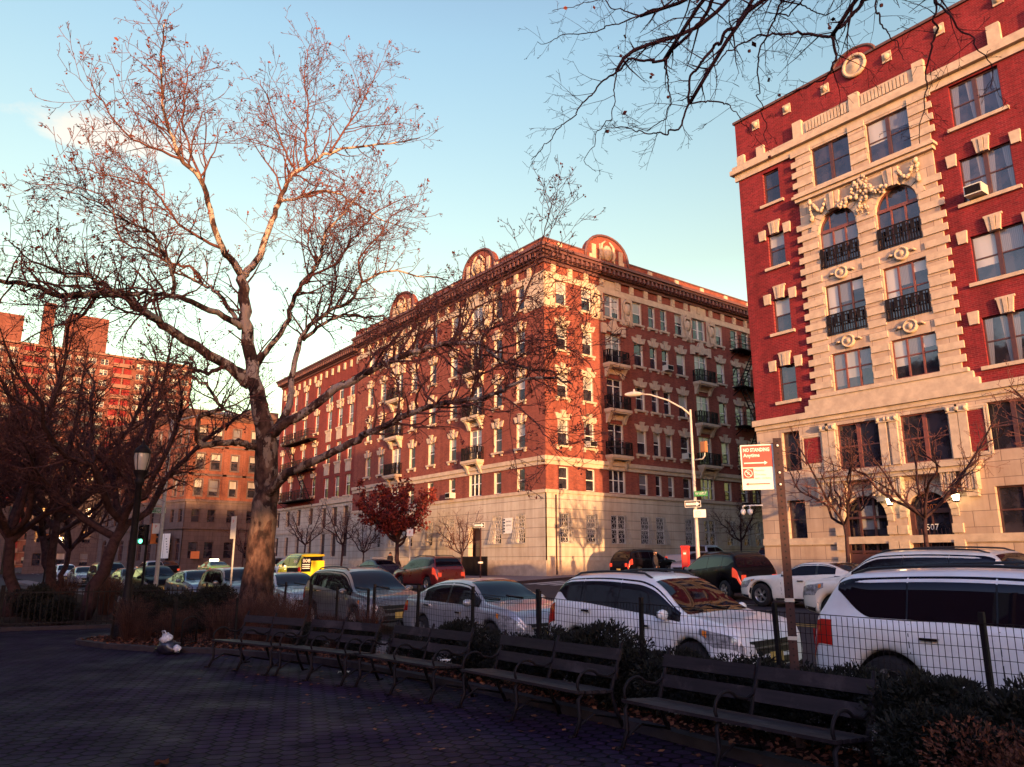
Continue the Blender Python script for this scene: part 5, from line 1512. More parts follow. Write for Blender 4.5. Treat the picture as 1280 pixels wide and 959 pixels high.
# ------------------------------------------------------------------ fences
def wire_fence(name, pts, label, sx=.055, sz=.10, h=1.3, post=1.6, lean=.0, z0=.06, wire=.0035):
    root = empty(name, (pts[0][0],pts[0][1],z0)); ox, oy = pts[0]
    w = MB(); rr = random.Random(len(pts)*7+1)
    for (xa,ya),(xb,yb) in zip(pts,pts[1:]):
        Ls = math.dist((xa,ya),(xb,yb)); n = max(1,int(Ls/post))
        for i in range(n+1):
            t = i/n; x = xa+(xb-xa)*t-ox; y = ya+(yb-ya)*t-oy
            p = MB(); lx = rr.uniform(-.05,.05); p.bar((x,y+.02,-.1),(x+lx,y+.02+rr.uniform(-.04,.04),h+rr.uniform(.02,.09)),.042); p.build('post', M['iron'], root)
        nv = int(Ls/sx)
        def P_(t, z): 
            sag = .02*math.sin(t*n*math.pi)**2+.018*math.sin(t*9.7+z*3)
            return (xa+(xb-xa)*t-ox, ya+(yb-ya)*t-oy+lean*z+sag, z-(.03*math.sin(t*n*math.pi)**2 if z > .6 else 0))
        for i in range(nv+1):
            t = i/nv; a, m_, c = P_(t,.05), P_(t,h*.55), P_(t,h-.03)
            w.bar(a,m_,wire*1.3); w.bar(m_,c,wire*1.3)
        nh = int(h/sz)
        for k in range(nh+1):
            z = .05+(h-.08)*k/nh; st = max(4,int(Ls/.8))
            for i in range(st): w.bar(P_(i/st,z),P_((i+1)/st,z),wire*(2.2 if k == nh else 1.3))
    w.build('wire_mesh', M['iron'], root); tag(root, label, 'fence')
    return root
wire_fence('wire_fence', [(4.2,7.05),(-1.0,7.05),(-8.8,7.1),(-14,7.15)], 'black wire mesh fence between the benches and the parked cars')
wire_fence('wire_fence', [(-14.2,7.15),(-17.2,7.2),(-22.0,7.2)], 'wire mesh fence behind the dry shrubs at the sycamore foot', .09, .14, 1.2, 1.5)
wire_fence('wire_fence', [(-16.5,5.35),(-18.0,4.5),(-19.9,3.7),(-20.5,4.1)], 'low wire fence round the dry planting by the park lamp', .07,.12,.95,1.3, wire=.003)
def picket(pts, label):
    root = empty('picket_fence', (pts[0][0],pts[0][1],.08)); ox, oy = pts[0]
    b = MB()
    for (xa,ya),(xb,yb) in zip(pts,pts[1:]):
        Ls = math.dist((xa,ya),(xb,yb)); n = int(Ls/.13)
        for i in range(n+1):
            t = i/n; x, y = xa+(xb-xa)*t-ox, ya+(yb-ya)*t-oy; b.bar((x,y,0),(x,y,1.0),.022)
        for z in (.12,.92): b.bar((xa-ox,ya-oy,z),(xb-ox,yb-oy,z),.035)
        for i in range(int(Ls/2)+1):
            t = i*2/Ls; p = MB(); x, y = xa+(xb-xa)*t-ox, ya+(yb-ya)*t-oy; p.bar((x,y,0),(x,y,1.12),.05); p.build('post', M['iron'], root)
    b.build('pickets', M['iron'], root); tag(root, label, 'fence')
picket([(-24.45,7.0),(-24.75,3.9),(-25.2,1.9),(-26.3,-1.2),(-30.3,-6.2)], 'dark iron picket fence along the left planting bed')
b = MB(); pts = [(-.42,0,0)]+[(-.42*math.cos(math.pi*k/10)*(1 if 1 else 1),0,.5+.1*math.sin(math.pi*k/10)) for k in range(11)]+[(.42,0,0)]
b.tube(pts,.014,6); b.tube([(-.4,0,.08),(.4,0,.08)],.012,6)
for k in range(9): b.tube([(-.36+.09*k,0,.08),(-.36+.09*k,0,.52)],.005,4)
tag(b.build('wire_hoop', M['iron'], None, (-17.55,4.75,.08), R(-35)), 'black wire hoop panel standing behind the rubbish bag', 'garden hoop')

# ------------------------------------------------------------------ lamp, street lights, signs
def park_lamp():
    root = empty('park_lamp', (-20.36,4.03,.08)); 
    b = MB(); b.lathe([(.26,0),(.27,.25),(.2,.3),(.17,.7),(.11,.85),(.10,1.1),(.085,1.15),(.075,3.55),(.11,3.58),(.11,3.66),(.08,3.7),(.15,3.82),(.17,3.9)], 14); b.build('post', M['iron'], root)
    g = MB(); g.lathe([(.16,3.9),(.21,4.05),(.235,4.2),(.225,4.32)], 14); g.build('lamp_globe', M['lamp_pale'], root).scale = (.76,.76,1)
    c = MB(); c.lathe([(.25,4.31),(.25,4.36),(.2,4.44),(.12,4.5),(.05,4.54),(.03,4.62),(0,4.66)], 14)
    for k in range(4):
        a = math.pi/4+k*math.pi/2; c.tube([(.17*math.cos(a),.17*math.sin(a),3.9),(.245*math.cos(a),.245*math.sin(a),4.2),(.24*math.cos(a),.24*math.sin(a),4.33)],.012,5)
    c.build('lamp_cap', M['iron'], root).scale = (.76,.76,1); tag(root, 'black cast iron park lamp post with a pale acorn globe', 'lamp post')
M['lamp_pale'] = new_mat('frosted_glass', (.30,.27,.25), .3, spec=.5)
park_lamp()
def cobra(x, y, h, tip, label, mat, rot_signs=None):
    z = ground_z(y)+ (.13 if y > 27 else .04)
    root = empty('street_light', (x,y,z))
    b = MB(); b.lathe([(.17,0),(.17,.5),(.115,.6),(.10,.7),(.055,h)], 12); b.build('pole', M[mat], root)
    dx, dy, dz = tip[0]-x, tip[1]-y, tip[2]-z-h
    b = MB(); pts = [(0,0,h-.25),(dx*.15,dy*.15,h-.25+(dz+.25)*.3),(dx*.45,dy*.45,h-.25+(dz+.25)*.68),(dx*.8,dy*.8,h-.25+(dz+.25)*.95),(dx,dy,h+dz)]; b.tube(pts,[.05,.045,.04,.035,.03],8); b.build('arm', M[mat], root)
    d = Vector((dx,dy,0)).normalized(); e = Vector((-d.y,d.x,0)); b = MB()
    rows = []
    for i in range(9):
        t = i/8; w = .05+.16*math.sin(math.pi*min(1,t*1.15)**.8)*(1 if t < .95 else .6); hh = .04+.09*math.sin(math.pi*t)**.7
        c = Vector((dx,dy,h+dz))+d*(-.1+.85*t); rows.append([tuple(c+e*(w*math.cos(a))+Vector((0,0,1))*(hh*math.sin(a))) for a in [2*math.pi*k/10 for k in range(11)]])
    b.grid(rows); b.build('luminaire', M['pole_steel'], root)
    c = Vector((dx,dy,h+dz))+d*.3; b = MB(); b.lathe([(.05,.05),(.05,.2),(.03,.24),(0,.25)],8,tuple(c)); b.build('photocell', M['pole_steel'], root)
    tag(root, label, 'street light'); return root
M['sign_dull'] = sign_mat('sign_dull_orange', (.30,.13,.06))
SL = cobra(-23.5,28.3,8.1,(-25.2,26.75,9.7),'tall street light at the side street corner, its pole glowing in the low sun','pole_steel')
b = MB(); b.tube([(0,0,5.7),(.5,.1,5.72),(.62,.1,5.85),(.64,.1,6.05)],.035,6); b.build('signal_bracket', M['pole_steel'], SL)
b = MB(); b.box(.5,.8,-.05,.12,6.0,6.5); b.box(.53,.77,-.07,-.051,6.04,6.46); b.build('signal_head', M['sign_dull'], SL)
SL2 = cobra(-38.4,8.74,8.4,(-38.05,10.9,8.85),'tall grey street light left of the big sycamore','pole_steel')

def sign(name, loc, rz, w, h, mat, label, lines, cat='sign', border=None, group=None, back=.012):
    """flat plate facing local -y with lettering; lines = (text,size,x,z,mat,width)"""
    root = empty(name, loc, rz)
    b = MB(); b.box(-w/2,w/2,0,back,-h/2,h/2); b.build('plate', M[mat], root)
    if border:
        b = MB(); t = .018*max(1,h/.45)
        b.box(-w/2+.01,w/2-.01,-.003,-.0005,h/2-.01-t,h/2-.01); b.box(-w/2+.01,w/2-.01,-.003,-.0005,-h/2+.01,-h/2+.01+t); b.box(-w/2+.01,-w/2+.01+t,-.003,-.0005,-h/2+.01+t,h/2-.01-t); b.box(w/2-.01-t,w/2-.01,-.003,-.0005,-h/2+.01+t,h/2-.01-t)
        b.build('border', M[border], root)
    for body, size, x, z, m, wd in lines: text('lettering', body, size, M[m], root, (x,-.006,z), width=wd)
    tag(root, label, cat, group); return root
def arrow(root, x0, x1, z, th, mat, y=-.006, head=None):
    s = 1 if x1 > x0 else -1; hd = head or th*2.4; b = MB()
    b.prism([(x0,z-th/2),(x1-s*hd,z-th/2),(x1-s*hd,z-th*1.6),(x1,z),(x1-s*hd,z+th*1.6),(x1-s*hd,z+th/2),(x0,z+th/2)], y-.003, y)
    return b.build('arrow', M[mat], root)
# no standing sign and its post
def punched_mat():
    m = mottled('punched_rusty_steel', (.055,.022,.018), (.028,.012,.013), 8, .7, .3, .2); t = NT(m); co = t.coord(); sp = t.node('ShaderNodeSeparateXYZ'); t.link(co, sp.inputs[0])
    dz = t.math('SUBTRACT', t.math('MODULO', sp.outputs[2], .062), .031); d = t.math('ADD', t.math('MULTIPLY', dz, dz), t.math('MULTIPLY', sp.outputs[0], sp.outputs[0]))
    b = bsdf(m); old = b.inputs['Base Color'].links[0].from_socket; t.link(t.mix(t.math('LESS_THAN', d, .000085), old, (.004,.003,.004)), b.inputs['Base Color']); return m
M['punched'] = punched_mat()
pr = empty('sign_post', (-4.66,6.96,.09), R(34))
b = MB(); b.box(-.03,.03,-.012,.0,0,2.98); b.box(-.042,-.03,-.012,.03,0,2.98); b.box(.03,.042,-.012,.03,0,2.98); b.build('channel_post', M['punched'], pr)
for z in (.98,1.34): b = MB(); b.box(-.046,.046,-.016,.034,z,z+.035); b.build('clamp', M['sign_grey'], pr)
b = MB()
for z in (2.9,2.62,2.5): b.lathe([(0,-.03),(.012,-.028),(.013,-.014)],8,(0,0,z),'y')
b.build('bolt', M['sign_white'], pr)
tag(pr, 'rusty perforated steel post carrying the no standing sign', 'sign post')
ns = sign('parking_sign', (-4.845,6.86,2.78), R(34), .33, .47, 'sign_white', 'red and white no standing anytime sign above the fence', [], border=None)
b = MB(); b.box(-.15,.15,-.0035,-.0005,-.0,.222); b.build('red_field', M['sign_red'], ns)
b = MB(); b.box(-.15,-.045,-.0035,-.0005,-.118,-.012); b.build('red_square', M['sign_red'], ns)
text('lettering','NO STANDING',.052,M['sign_white'],ns,(-.005,-.006,.178),width=.265,bold=.002); text('lettering','Anytime',.052,M['sign_white'],ns,(-.055,-.006,.122),width=.165,bold=.0015)
arrow(ns,-.135,.10,.042,.013,'sign_white'); arrow(ns,.11,-.125,-.175,.009,'sign_red')
b = MB(); b.tube([(-.098+.038*math.cos(2*math.pi*k/20),-.006,-.065+.038*math.sin(2*math.pi*k/20)) for k in range(21)],.005,5); b.bar((-.125,-.006,-.04),(-.07,-.006,-.09),.008); b.build('ring', M['sign_white'], ns)
text('lettering','P',.05,M['sign_white'],ns,(-.098,-.007,-.065))
for k, (s_, wd) in enumerate((('Monday',.10),('Thursday',.115),('9AM - 10:30AM',.16))): text('lettering',s_,.028,M['sign_grey'],ns,(.01+wd/2-.045,-.006,-.035-.042*k),width=wd)
# signs on the corner street light
a0 = R(28)
s1 = sign('street_name_sign', (-23.06,28.2,4.85), a0, .62,.24,'sign_green','green street name sign on the sunlit street light at the side street corner',[('W107ST',.17,-.0,0,'sign_white',.52)],group='street name signs')
s2 = sign('one_way_sign', (-23.5,28.13,4.40), a0, .74,.30,'sign_white','black and white one way sign on the sunlit street light',[],group='one way signs')
def oneway(s, k=1):
    b = MB(); b.box(-.35*k,.35*k,-.004,-.0005,-.13*k,.13*k); b.build('black_field', M['sign_black'], s)
    b = MB(); b.prism([(-.32*k,-.055*k),(.16*k,-.055*k),(.16*k,-.115*k),(.33*k,0),(.16*k,.115*k),(.16*k,.055*k),(-.32*k,.055*k)],-.009,-.005); b.build('arrow', M['sign_white'], s)
    text('lettering','ONE WAY',.08*k,M['sign_black'],s,(-.04*k,-.011,0),width=.36*k)
oneway(s2)
s3 = sign('parking_sign', (-23.12,28.12,3.95), a0, .56,.36,'sign_white','white parking sign lowest on the sunlit street light',[('P',.16,-.06,0,'sign_grey',None)])
b = MB(); b.tube([(-.06+.11*math.cos(2*math.pi*k/20),-.006,.11*math.sin(2*math.pi*k/20)) for k in range(21)],.012,5); b.build('ring', M['sign_grey'], s3)
# one way sign before the doorway
pr = empty('sign_post', (-41.15,28.5,ground_z(28.5)+.13)); b = MB(); b.bar((0,0,0),(0,0,3.55),.07); b.build('pole', M['pole_rust'], pr); tag(pr,'thin rusty sign pole in front of the arched doorway of the corner building','sign post')
b = MB(); b.lathe([(.16,.95),(.17,1.0),(.16,1.06)],8); b.build('collar', M['sign_white'], pr)
s4 = sign('one_way_sign', (-41.2,28.40,4.08), R(25), .80,.32,'sign_white','one way sign in front of the arched doorway of the corner building',[],group='one way signs'); oneway(s4,1.07)
b = MB(); b.bar((-41.2,28.44,3.6),(-41.2,28.44,4.25),.06); 
pr = empty('sign_post', (-49.3,28,ground_z(28)+.13)); b = MB(); b.bar((0,0,0),(0,0,3.5),.06); b.build('pole', M['pole_steel'], pr); tag(pr,'thin sign pole beside the red leaved tree','sign post')
sign('parking_sign', (-49.25,27.93,3.85), R(35), .5,.5,'sign_white','small white sign on a pole beside the red leaved tree',[('P',.3,0,0,'sign_red',None)])
s5 = sign('street_name_sign', (-38.80,8.56,4.14), R(62), .78,.26,'sign_green','green W 108 street name sign on the grey street light left of the sycamore',[('W108ST',.2,0,0,'sign_white',.66)],border='sign_white',group='street name signs')
sign('parking_sign', (-38.56,8.54,3.3), R(62), .3,.46,'sign_white','small white and red sign low on the grey street light',[('P',.2,0,.08,'sign_red',None)])
sign('parking_sign', (-38.72,8.59,4.52), R(62), .34,.3,'sign_grey','dull sign above the W 108 street name sign',[])
pr = empty('sign_post', (-27.0,8.5,.04)); b = MB(); b.bar((0,0,0),(0,0,3.3),.05); b.build('pole', M['pole_steel'], pr); tag(pr,'thin steel sign pole beside the big sycamore trunk','sign post')
sign('parking_sign', (-27.05,8.45,2.95), R(15), .3,.75,'sign_white','tall white sign left of the sycamore trunk',[('P',.16,0,.2,'sign_red',None)])
def signal_post(loc, h, label, heads, lit):
    root = empty('traffic_signal', loc); b = MB(); b.lathe([(.14,0),(.14,.4),(.06,.5),(.05,h)],10); b.build('post', M['iron'], root)
    for (dx,dy,z,rz,col) in heads:
        hd = MB(); c, s_ = math.cos(rz), math.sin(rz)
        hd.box(-.15,.15,-.12,.12,0,.95); q = hd.build('signal_head', M['sign_orange' if not col else 'sign_black'], root, (dx,dy,z), rz)
        for k, m in enumerate(('green','amber','red')):
            l = MB(); l.lathe([(.1,-.13),(.07,-.15),(0,-.155)],12,(0,0,.17+.3*k),'y'); l.build('lens', LENS[m if m == col else 'off'], q)
            v = MB(); v.lathe([(.12,-.12),(.12,-.26)],12,(0,0,.17+.3*k),'y'); v.build('visor', M['sign_black'], q)
    tag(root, label, 'traffic light'); return root
LENS = {'green': new_mat('green_lens', (.02,.4,.2), .2, emit=(.12,1,.5), estr=1.6), 'off': new_mat('dark_lens', (.03,.02,.02), .2), 'amber': new_mat('amber_dark', (.1,.05,.01), .2), 'red': new_mat('red_dark', (.1,.01,.01), .2)}
signal_post((-40.4,8.6,.04), 3.5, 'traffic light showing green behind the park lamp post', [(-.05,-.22,2.55,R(60),'green'),(.3,.25,2.6,R(150),None)], 'green')
signal_post((-59.6,6.7,.04), 5.0, 'pale signal pole far left between the park trees', [(-.1,-.2,2.6,R(80),None)], None)
s = sign('lettered_board', (-42.75,31.86,4.2), 0, 1.0, 1.05, 'sign_white', 'white lettered notice board between two grilled windows of the corner building', [('APARTMENT',.15,.1,.28,'sign_black',.66),('RENTALS',.16,.1,.02,'sign_black',.6),('CALL',.12,.1,-.26,'sign_grey',.4)], cat='notice board')
for k in range(5): b = MB(); b.box(-.49,-.33,-.004,-.0005,.36-.2*k,.48-.2*k); b.build('black_stripe', M['sign_black'], s)
# orange work sign, red call box
sign('work_sign', (-100.4,27.0,2.6), R(70), 1.0,.9,'sign_orange','small orange work sign beside the pale banner far down the avenue',[])
def call_box():
    root = empty('call_box', (-23.75,27.75,ground_z(27.7)+.13), R(25))
    b = MB(); b.box(-.20,.20,-.17,.17,0,.14); b.box(-.155,.155,-.125,.125,.14,1.72); b.box(-.175,.175,-.145,.145,1.72,1.80); b.build('box_body', M['sign_bright_red'], root)
    b = MB(); b.box(-.115,.115,-.137,-.126,.95,1.6); b.build('door_panel', M['sign_red'], root)
    b = MB(); b.box(-.06,.06,-.144,-.138,1.42,1.5); b.build('plate', M['sign_white'], root)
    tag(root, 'bright red emergency call box at the foot of the corner street light', 'call box')
M['sign_bright_red'] = mottled('bright_red_enamel', (.72,.025,.025), (.6,.02,.02), 4, .4, .5, 0)
call_box()
SYC = [[[[-19.84,6.88,0.5],[-19.83,6.9,1.17],[-19.83,6.92,2.06],[-19.82,6.95,3.27],[-19.83,6.9,4.51],[-19.87,6.79,5.35],[-19.95,6.54,6.2],[-20.02,6.35,7.06],[-20.06,6.21,7.93],[-20.1,6.07,8.82],[-20.13,5.99,9.38]],0.56,0.15],[[[-20.13,5.99,9.38],[-20.06,5.62,9.73],[-19.97,5.34,9.98],[-19.89,4.94,10.92],[-19.8,4.61,11.66],[-19.74,4.13,12.01],[-19.64,3.79,12.49],[-19.53,3.46,13.19],[-19.39,3.29,14.25],[-19.23,3.21,15.45]],0.14,0.02],[[[-19.77,4.6,11.65],[-19.96,4.31,12.45],[-20.14,4.07,13.4],[-20.27,4.09,14.44],[-20.37,4.19,15.55]],0.05,0.015],[[[-19.77,4.14,12.03],[-19.61,3.41,12.09],[-19.41,2.72,12.09],[-19.19,2.09,12.61],[-18.93,1.63,13.04]],0.05,0.015],[[[-20.13,5.99,9.38],[-20.2,6.33,9.88],[-20.26,6.69,11.0],[-20.36,6.92,11.92],[-20.42,7.24,12.89],[-20.42,7.73,13.41],[-20.34,8.37,14.03],[-20.15,9.25,14.43],[-19.79,10.36,14.79],[-19.6,11.06,15.12]],0.14,0.02],[[[-20.39,7.71,13.4],[-20.52,7.64,14.18],[-20.6,7.71,15.27],[-20.77,7.55,16.41],[-20.82,7.7,17.79]],0.06,0.012],[[[-20.5,7.41,13.11],[-20.25,6.83,13.71],[-19.94,6.38,14.42],[-19.64,5.88,15.09]],0.05,0.012],[[[-20.25,8.34,13.97],[-20.35,9.03,15.37],[-20.48,9.64,16.82],[-20.68,10.06,18.01]],0.05,0.012],[[[-20.36,6.92,11.92],[-20.45,7.56,12.33],[-20.44,8.41,12.79],[-20.37,9.31,12.59],[-20.26,10.23,12.27],[-20.05,11.27,12.07]],0.07,0.015],[[[-20.01,6.38,6.38],[-19.96,5.81,6.77],[-19.91,5.23,7.0],[-19.85,4.6,7.29],[-19.76,4.04,7.56],[-19.65,3.5,7.81],[-19.52,3.02,8.0],[-19.37,2.58,7.95],[-19.22,2.13,7.76],[-19.05,1.69,7.62],[-18.88,1.18,7.68],[-18.7,0.58,7.57],[-18.5,0.02,7.5]],0.19,0.05],[[[-19.57,3.03,8.02],[-19.22,2.24,8.24],[-18.83,1.64,8.07],[-18.42,1.07,8.08],[-17.99,0.58,8.26]],0.06,0.015],[[[-19.43,2.58,7.96],[-19.78,2.18,7.31],[-20.13,1.68,7.11],[-20.47,1.12,6.7]],0.06,0.015],[[[-20.11,6.06,7.92],[-19.8,5.32,8.11],[-19.47,4.59,8.15],[-19.07,4.08,8.1],[-18.67,3.52,7.93],[-18.28,2.83,7.65],[-17.86,2.24,7.73],[-17.42,1.67,7.55],[-16.96,1.13,7.54]],0.12,0.02],[[[-19.07,4.08,8.1],[-18.88,3.95,8.63],[-18.73,3.6,9.11],[-18.56,3.35,9.39],[-18.42,2.89,9.42],[-18.27,2.43,9.53],[-18.11,1.91,9.64],[-17.95,1.28,9.63]],0.07,0.012],[[[-20.11,6.05,8.03],[-20.37,5.94,8.25],[-20.65,5.71,8.78],[-20.94,5.47,9.12],[-21.22,5.25,9.29],[-21.53,4.86,9.55],[-21.8,4.62,9.75],[-22.1,4.22,10.66]],0.1,0.02],[[[-21.36,5.29,9.34],[-21.61,5.03,9.86],[-21.91,4.56,9.96],[-22.21,3.97,10.27],[-22.51,3.28,10.55],[-22.74,3.03,11.54],[-22.98,2.6,11.99],[-23.23,1.93,12.09],[-23.47,1.1,11.97]],0.06,0.012],[[[-20.09,5.37,10.03],[-19.89,4.85,10.05],[-19.68,4.29,10.16],[-19.46,3.72,10.57],[-19.19,3.36,10.79],[-18.96,2.77,10.72],[-18.72,2.06,10.59],[-18.43,1.56,10.4]],0.06,0.012],[[[-19.89,6.74,4.71],[-19.86,6.31,4.78],[-19.78,5.98,4.78],[-19.8,5.3,4.66],[-19.69,5.08,4.84],[-19.53,5.04,5.28],[-19.3,5.23,5.39],[-19.06,5.48,5.48],[-18.95,5.28,5.65],[-18.87,4.92,5.99],[-18.78,4.61,6.12],[-18.64,4.48,6.37],[-18.56,4.09,6.35]],0.13,0.02],[[[-20.03,6.3,6.7],[-19.92,5.8,6.78],[-19.79,5.35,6.53],[-19.65,4.89,6.48],[-19.45,4.67,6.59],[-19.29,4.26,6.19],[-19.09,3.99,5.9]],0.09,0.02],[[[-19.97,6.49,6.96],[-19.72,6.64,7.26],[-19.41,6.98,7.96],[-19.15,7.13,8.8],[-18.87,7.34,9.31],[-18.59,7.54,9.73],[-18.37,7.58,10.47],[-18.03,7.91,10.95],[-17.7,8.19,11.56]],0.12,0.018],[[[-19.02,7.08,8.75],[-18.55,7.33,9.21],[-17.99,7.74,9.47],[-17.5,7.94,10.03],[-16.97,8.22,10.59],[-16.34,8.68,10.93]],0.06,0.015],[[[-18.57,7.43,9.58],[-19.03,7.34,10.41],[-19.37,7.59,11.32],[-19.85,7.45,12.21]],0.04,0.012],[[[-19.77,7.09,5.16],[-19.9,7.27,5.52],[-20.01,7.48,6.0],[-20.18,7.55,6.82],[-20.3,7.73,7.64],[-20.41,7.97,8.27],[-20.36,8.57,8.93],[-20.26,9.26,9.42],[-20.29,9.61,10.04],[-20.11,10.39,10.55],[-19.75,11.43,10.53],[-19.51,12.17,10.49]],0.15,0.02],[[[-20.42,7.92,7.98],[-20.02,8.17,8.29],[-19.48,8.71,8.63],[-18.99,9.12,8.54],[-18.44,9.58,8.42],[-17.88,10.02,7.99]],0.08,0.015],[[[-20.15,9.55,9.98],[-20.01,9.32,10.63],[-19.6,9.66,11.22],[-19.2,9.96,11.93],[-18.67,10.46,12.26]],0.05,0.012],[[[-20.28,8.54,8.91],[-20.5,8.85,10.03],[-20.88,8.83,11.18],[-21.1,9.14,12.15]],0.05,0.012],[[[-19.83,6.91,5.04],[-19.46,7.0,5.19],[-18.94,7.48,5.57],[-18.36,8.05,6.16],[-17.78,8.54,6.51],[-17.2,8.99,6.84],[-16.52,9.57,7.11],[-15.94,9.91,7.18],[-15.22,10.44,7.09],[-14.75,10.55,6.76],[-14.16,10.81,6.37],[-13.39,11.27,6.17]],0.19,0.03],[[[-15.25,10.47,7.1],[-14.9,10.53,7.42],[-14.38,10.83,7.59],[-13.94,10.99,8.33],[-13.59,11.02,9.06],[-13.27,11.02,9.67],[-12.94,11.03,10.38]],0.05,0.01],[[[-15.88,9.87,7.16],[-15.85,10.4,7.67],[-15.88,10.83,8.31],[-15.75,11.47,8.63],[-15.5,12.22,8.78],[-15.29,12.89,8.57]],0.05,0.012],[[[-17.85,8.58,6.52],[-17.86,8.94,7.23],[-17.73,9.58,7.64],[-17.57,10.21,8.29],[-17.39,10.86,8.72]],0.05,0.012],[[[-14.88,10.65,6.8],[-14.26,10.74,6.94],[-13.43,11.06,6.9],[-12.61,11.33,6.47],[-11.98,11.34,5.79]],0.04,0.01],[[[-19.85,6.85,3.37],[-19.41,6.98,3.63],[-18.95,7.14,3.99],[-18.35,7.63,4.27],[-17.66,8.26,4.73],[-17.08,8.6,4.99],[-16.43,9.03,5.28],[-15.71,9.53,5.53],[-14.96,10.01,5.56],[-14.3,10.3,5.66],[-13.61,10.6,5.9],[-12.91,10.86,5.9],[-12.34,10.95,5.62]],0.18,0.025],[[[-14.96,10.01,5.56],[-14.77,10.12,6.15],[-14.66,10.09,6.72],[-14.5,10.15,7.19],[-14.23,10.36,7.56]],0.06,0.015],[[[-15.65,9.49,5.51],[-16.2,9.35,6.11],[-16.6,9.44,6.83],[-17.16,9.27,7.35]],0.05,0.012],[[[-14.36,10.35,5.68],[-13.71,10.56,5.25],[-13.06,10.73,4.63],[-12.47,10.8,4.04]],0.035,0.01],[[[-14.68,10.06,6.13],[-14.13,10.41,6.36],[-13.53,10.78,6.59],[-12.92,11.12,6.7],[-12.38,11.36,6.33]],0.04,0.01]]
OVH = [[[[-3.92,7.2,8.63],[-4.5,6.94,8.25],[-4.72,6.88,7.98],[-4.96,6.8,7.87],[-5.16,6.74,7.69],[-5.31,6.72,7.59],[-5.39,6.75,7.26],[-5.54,6.72,6.98],[-5.75,6.64,7.01],[-5.91,6.59,7.05],[-6.1,6.51,7.18],[-6.34,6.39,7.33]],0.045,0.008],[[[-3.07,8.25,8.59],[-3.69,7.92,8.2],[-3.83,7.77,7.95],[-3.97,7.63,7.75],[-4.16,7.45,7.81],[-4.27,7.31,7.82],[-4.46,7.12,7.82],[-4.69,6.89,7.75],[-4.84,6.7,7.54],[-4.96,6.53,7.37]],0.045,0.01],[[[-3.92,7.54,7.68],[-3.93,7.6,7.41],[-4.03,7.62,7.31],[-4.16,7.62,7.26],[-4.38,7.56,7.25],[-4.57,7.52,7.23]],0.03,0.008],[[[-4.09,8.24,9.09],[-4.72,7.96,8.9],[-4.89,7.92,8.63],[-5.07,7.88,8.36],[-5.15,7.9,8.06],[-5.21,7.92,7.75],[-5.18,8.01,7.42],[-5.2,8.07,7.08]],0.03,0.006],[[[-2.62,7.56,7.69],[-2.84,7.61,7.48],[-2.88,7.72,7.23],[-3.05,7.78,6.93],[-3.16,7.87,6.64],[-3.3,7.94,6.17]],0.03,0.006],[[[-2.79,7.5,7.4],[-2.66,7.65,7.01],[-2.53,7.8,6.73],[-2.51,7.91,6.4]],0.025,0.006],[[[-4.63,7.01,8.93],[-5.01,6.85,8.54],[-5.15,6.87,8.41],[-5.37,6.81,8.24],[-5.67,6.69,8.01],[-5.92,6.59,8.1],[-6.14,6.52,8.21],[-6.32,6.48,8.11],[-6.49,6.43,8.07],[-6.69,6.36,7.91],[-6.89,6.28,7.74],[-7.11,6.17,7.57],[-7.32,6.07,7.39],[-7.5,5.99,7.2]],0.045,0.008],[[[-5.41,6.81,7.3],[-5.31,6.99,7.34],[-5.18,7.19,7.33],[-5.12,7.33,7.24],[-5.06,7.47,7.04],[-5.07,7.55,6.97]],0.022,0.006],[[[-5.69,6.71,8.03],[-5.73,6.81,7.81],[-5.78,6.9,7.53],[-5.92,6.91,7.37],[-6.22,6.78,7.35],[-6.47,6.68,7.46]],0.02,0.006],[[[-6.35,6.52,8.15],[-6.43,6.55,7.85],[-6.52,6.58,7.54],[-6.73,6.48,7.43],[-6.9,6.41,7.07],[-6.85,6.58,6.93]],0.018,0.005],[[[-3.15,7.57,8.07],[-3.4,7.57,7.83],[-3.43,7.67,7.6],[-3.38,7.8,7.42],[-3.34,7.92,7.2]],0.025,0.006],[[[-5.37,7.22,9.45],[-5.8,7.06,9.16],[-6.21,6.87,9.09],[-6.55,6.75,9.11],[-6.88,6.6,9.12],[-7.28,6.35,9.19],[-7.6,6.19,9.21]],0.03,0.006],[[[-6.24,6.9,9.12],[-6.54,6.83,9.4],[-6.84,6.74,9.69],[-7.19,6.59,9.74],[-7.53,6.42,9.79]],0.02,0.006],[[[-4.24,7.94,9.03],[-4.48,7.92,8.66],[-4.66,7.93,8.61],[-4.92,7.89,8.81],[-5.23,7.81,8.89]],0.025,0.006],[[[-4.63,7.72,8.72],[-4.41,7.96,8.58],[-4.22,8.18,8.5],[-4.09,8.35,8.68]],0.02,0.006]]
# ------------------------------------------------------------------ trees
def syc_bark():
    m = new_mat('sycamore_bark', (.2,.16,.14), .85, spec=.2); t = NT(m); co = t.coord()
    a = t.noise(t.mapping(co,(3.2,3.2,1.9)), 1.0, 4, .62); f = t.ramp(a, [(.49,0.0),(.53,1.0)])
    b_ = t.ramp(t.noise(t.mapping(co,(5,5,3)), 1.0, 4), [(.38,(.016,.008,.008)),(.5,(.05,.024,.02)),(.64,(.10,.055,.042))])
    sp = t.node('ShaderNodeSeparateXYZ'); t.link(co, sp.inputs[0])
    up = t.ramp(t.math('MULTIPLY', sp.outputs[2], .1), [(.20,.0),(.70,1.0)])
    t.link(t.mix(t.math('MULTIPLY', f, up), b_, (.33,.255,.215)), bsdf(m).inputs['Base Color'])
    t.link(t.bump(t.math('ADD', a, t.math('MULTIPLY', t.noise(t.mapping(co,(16,16,3.5)), 1.0, 5), 1.2)), 1.0, .05), bsdf(m).inputs['Normal']); return m
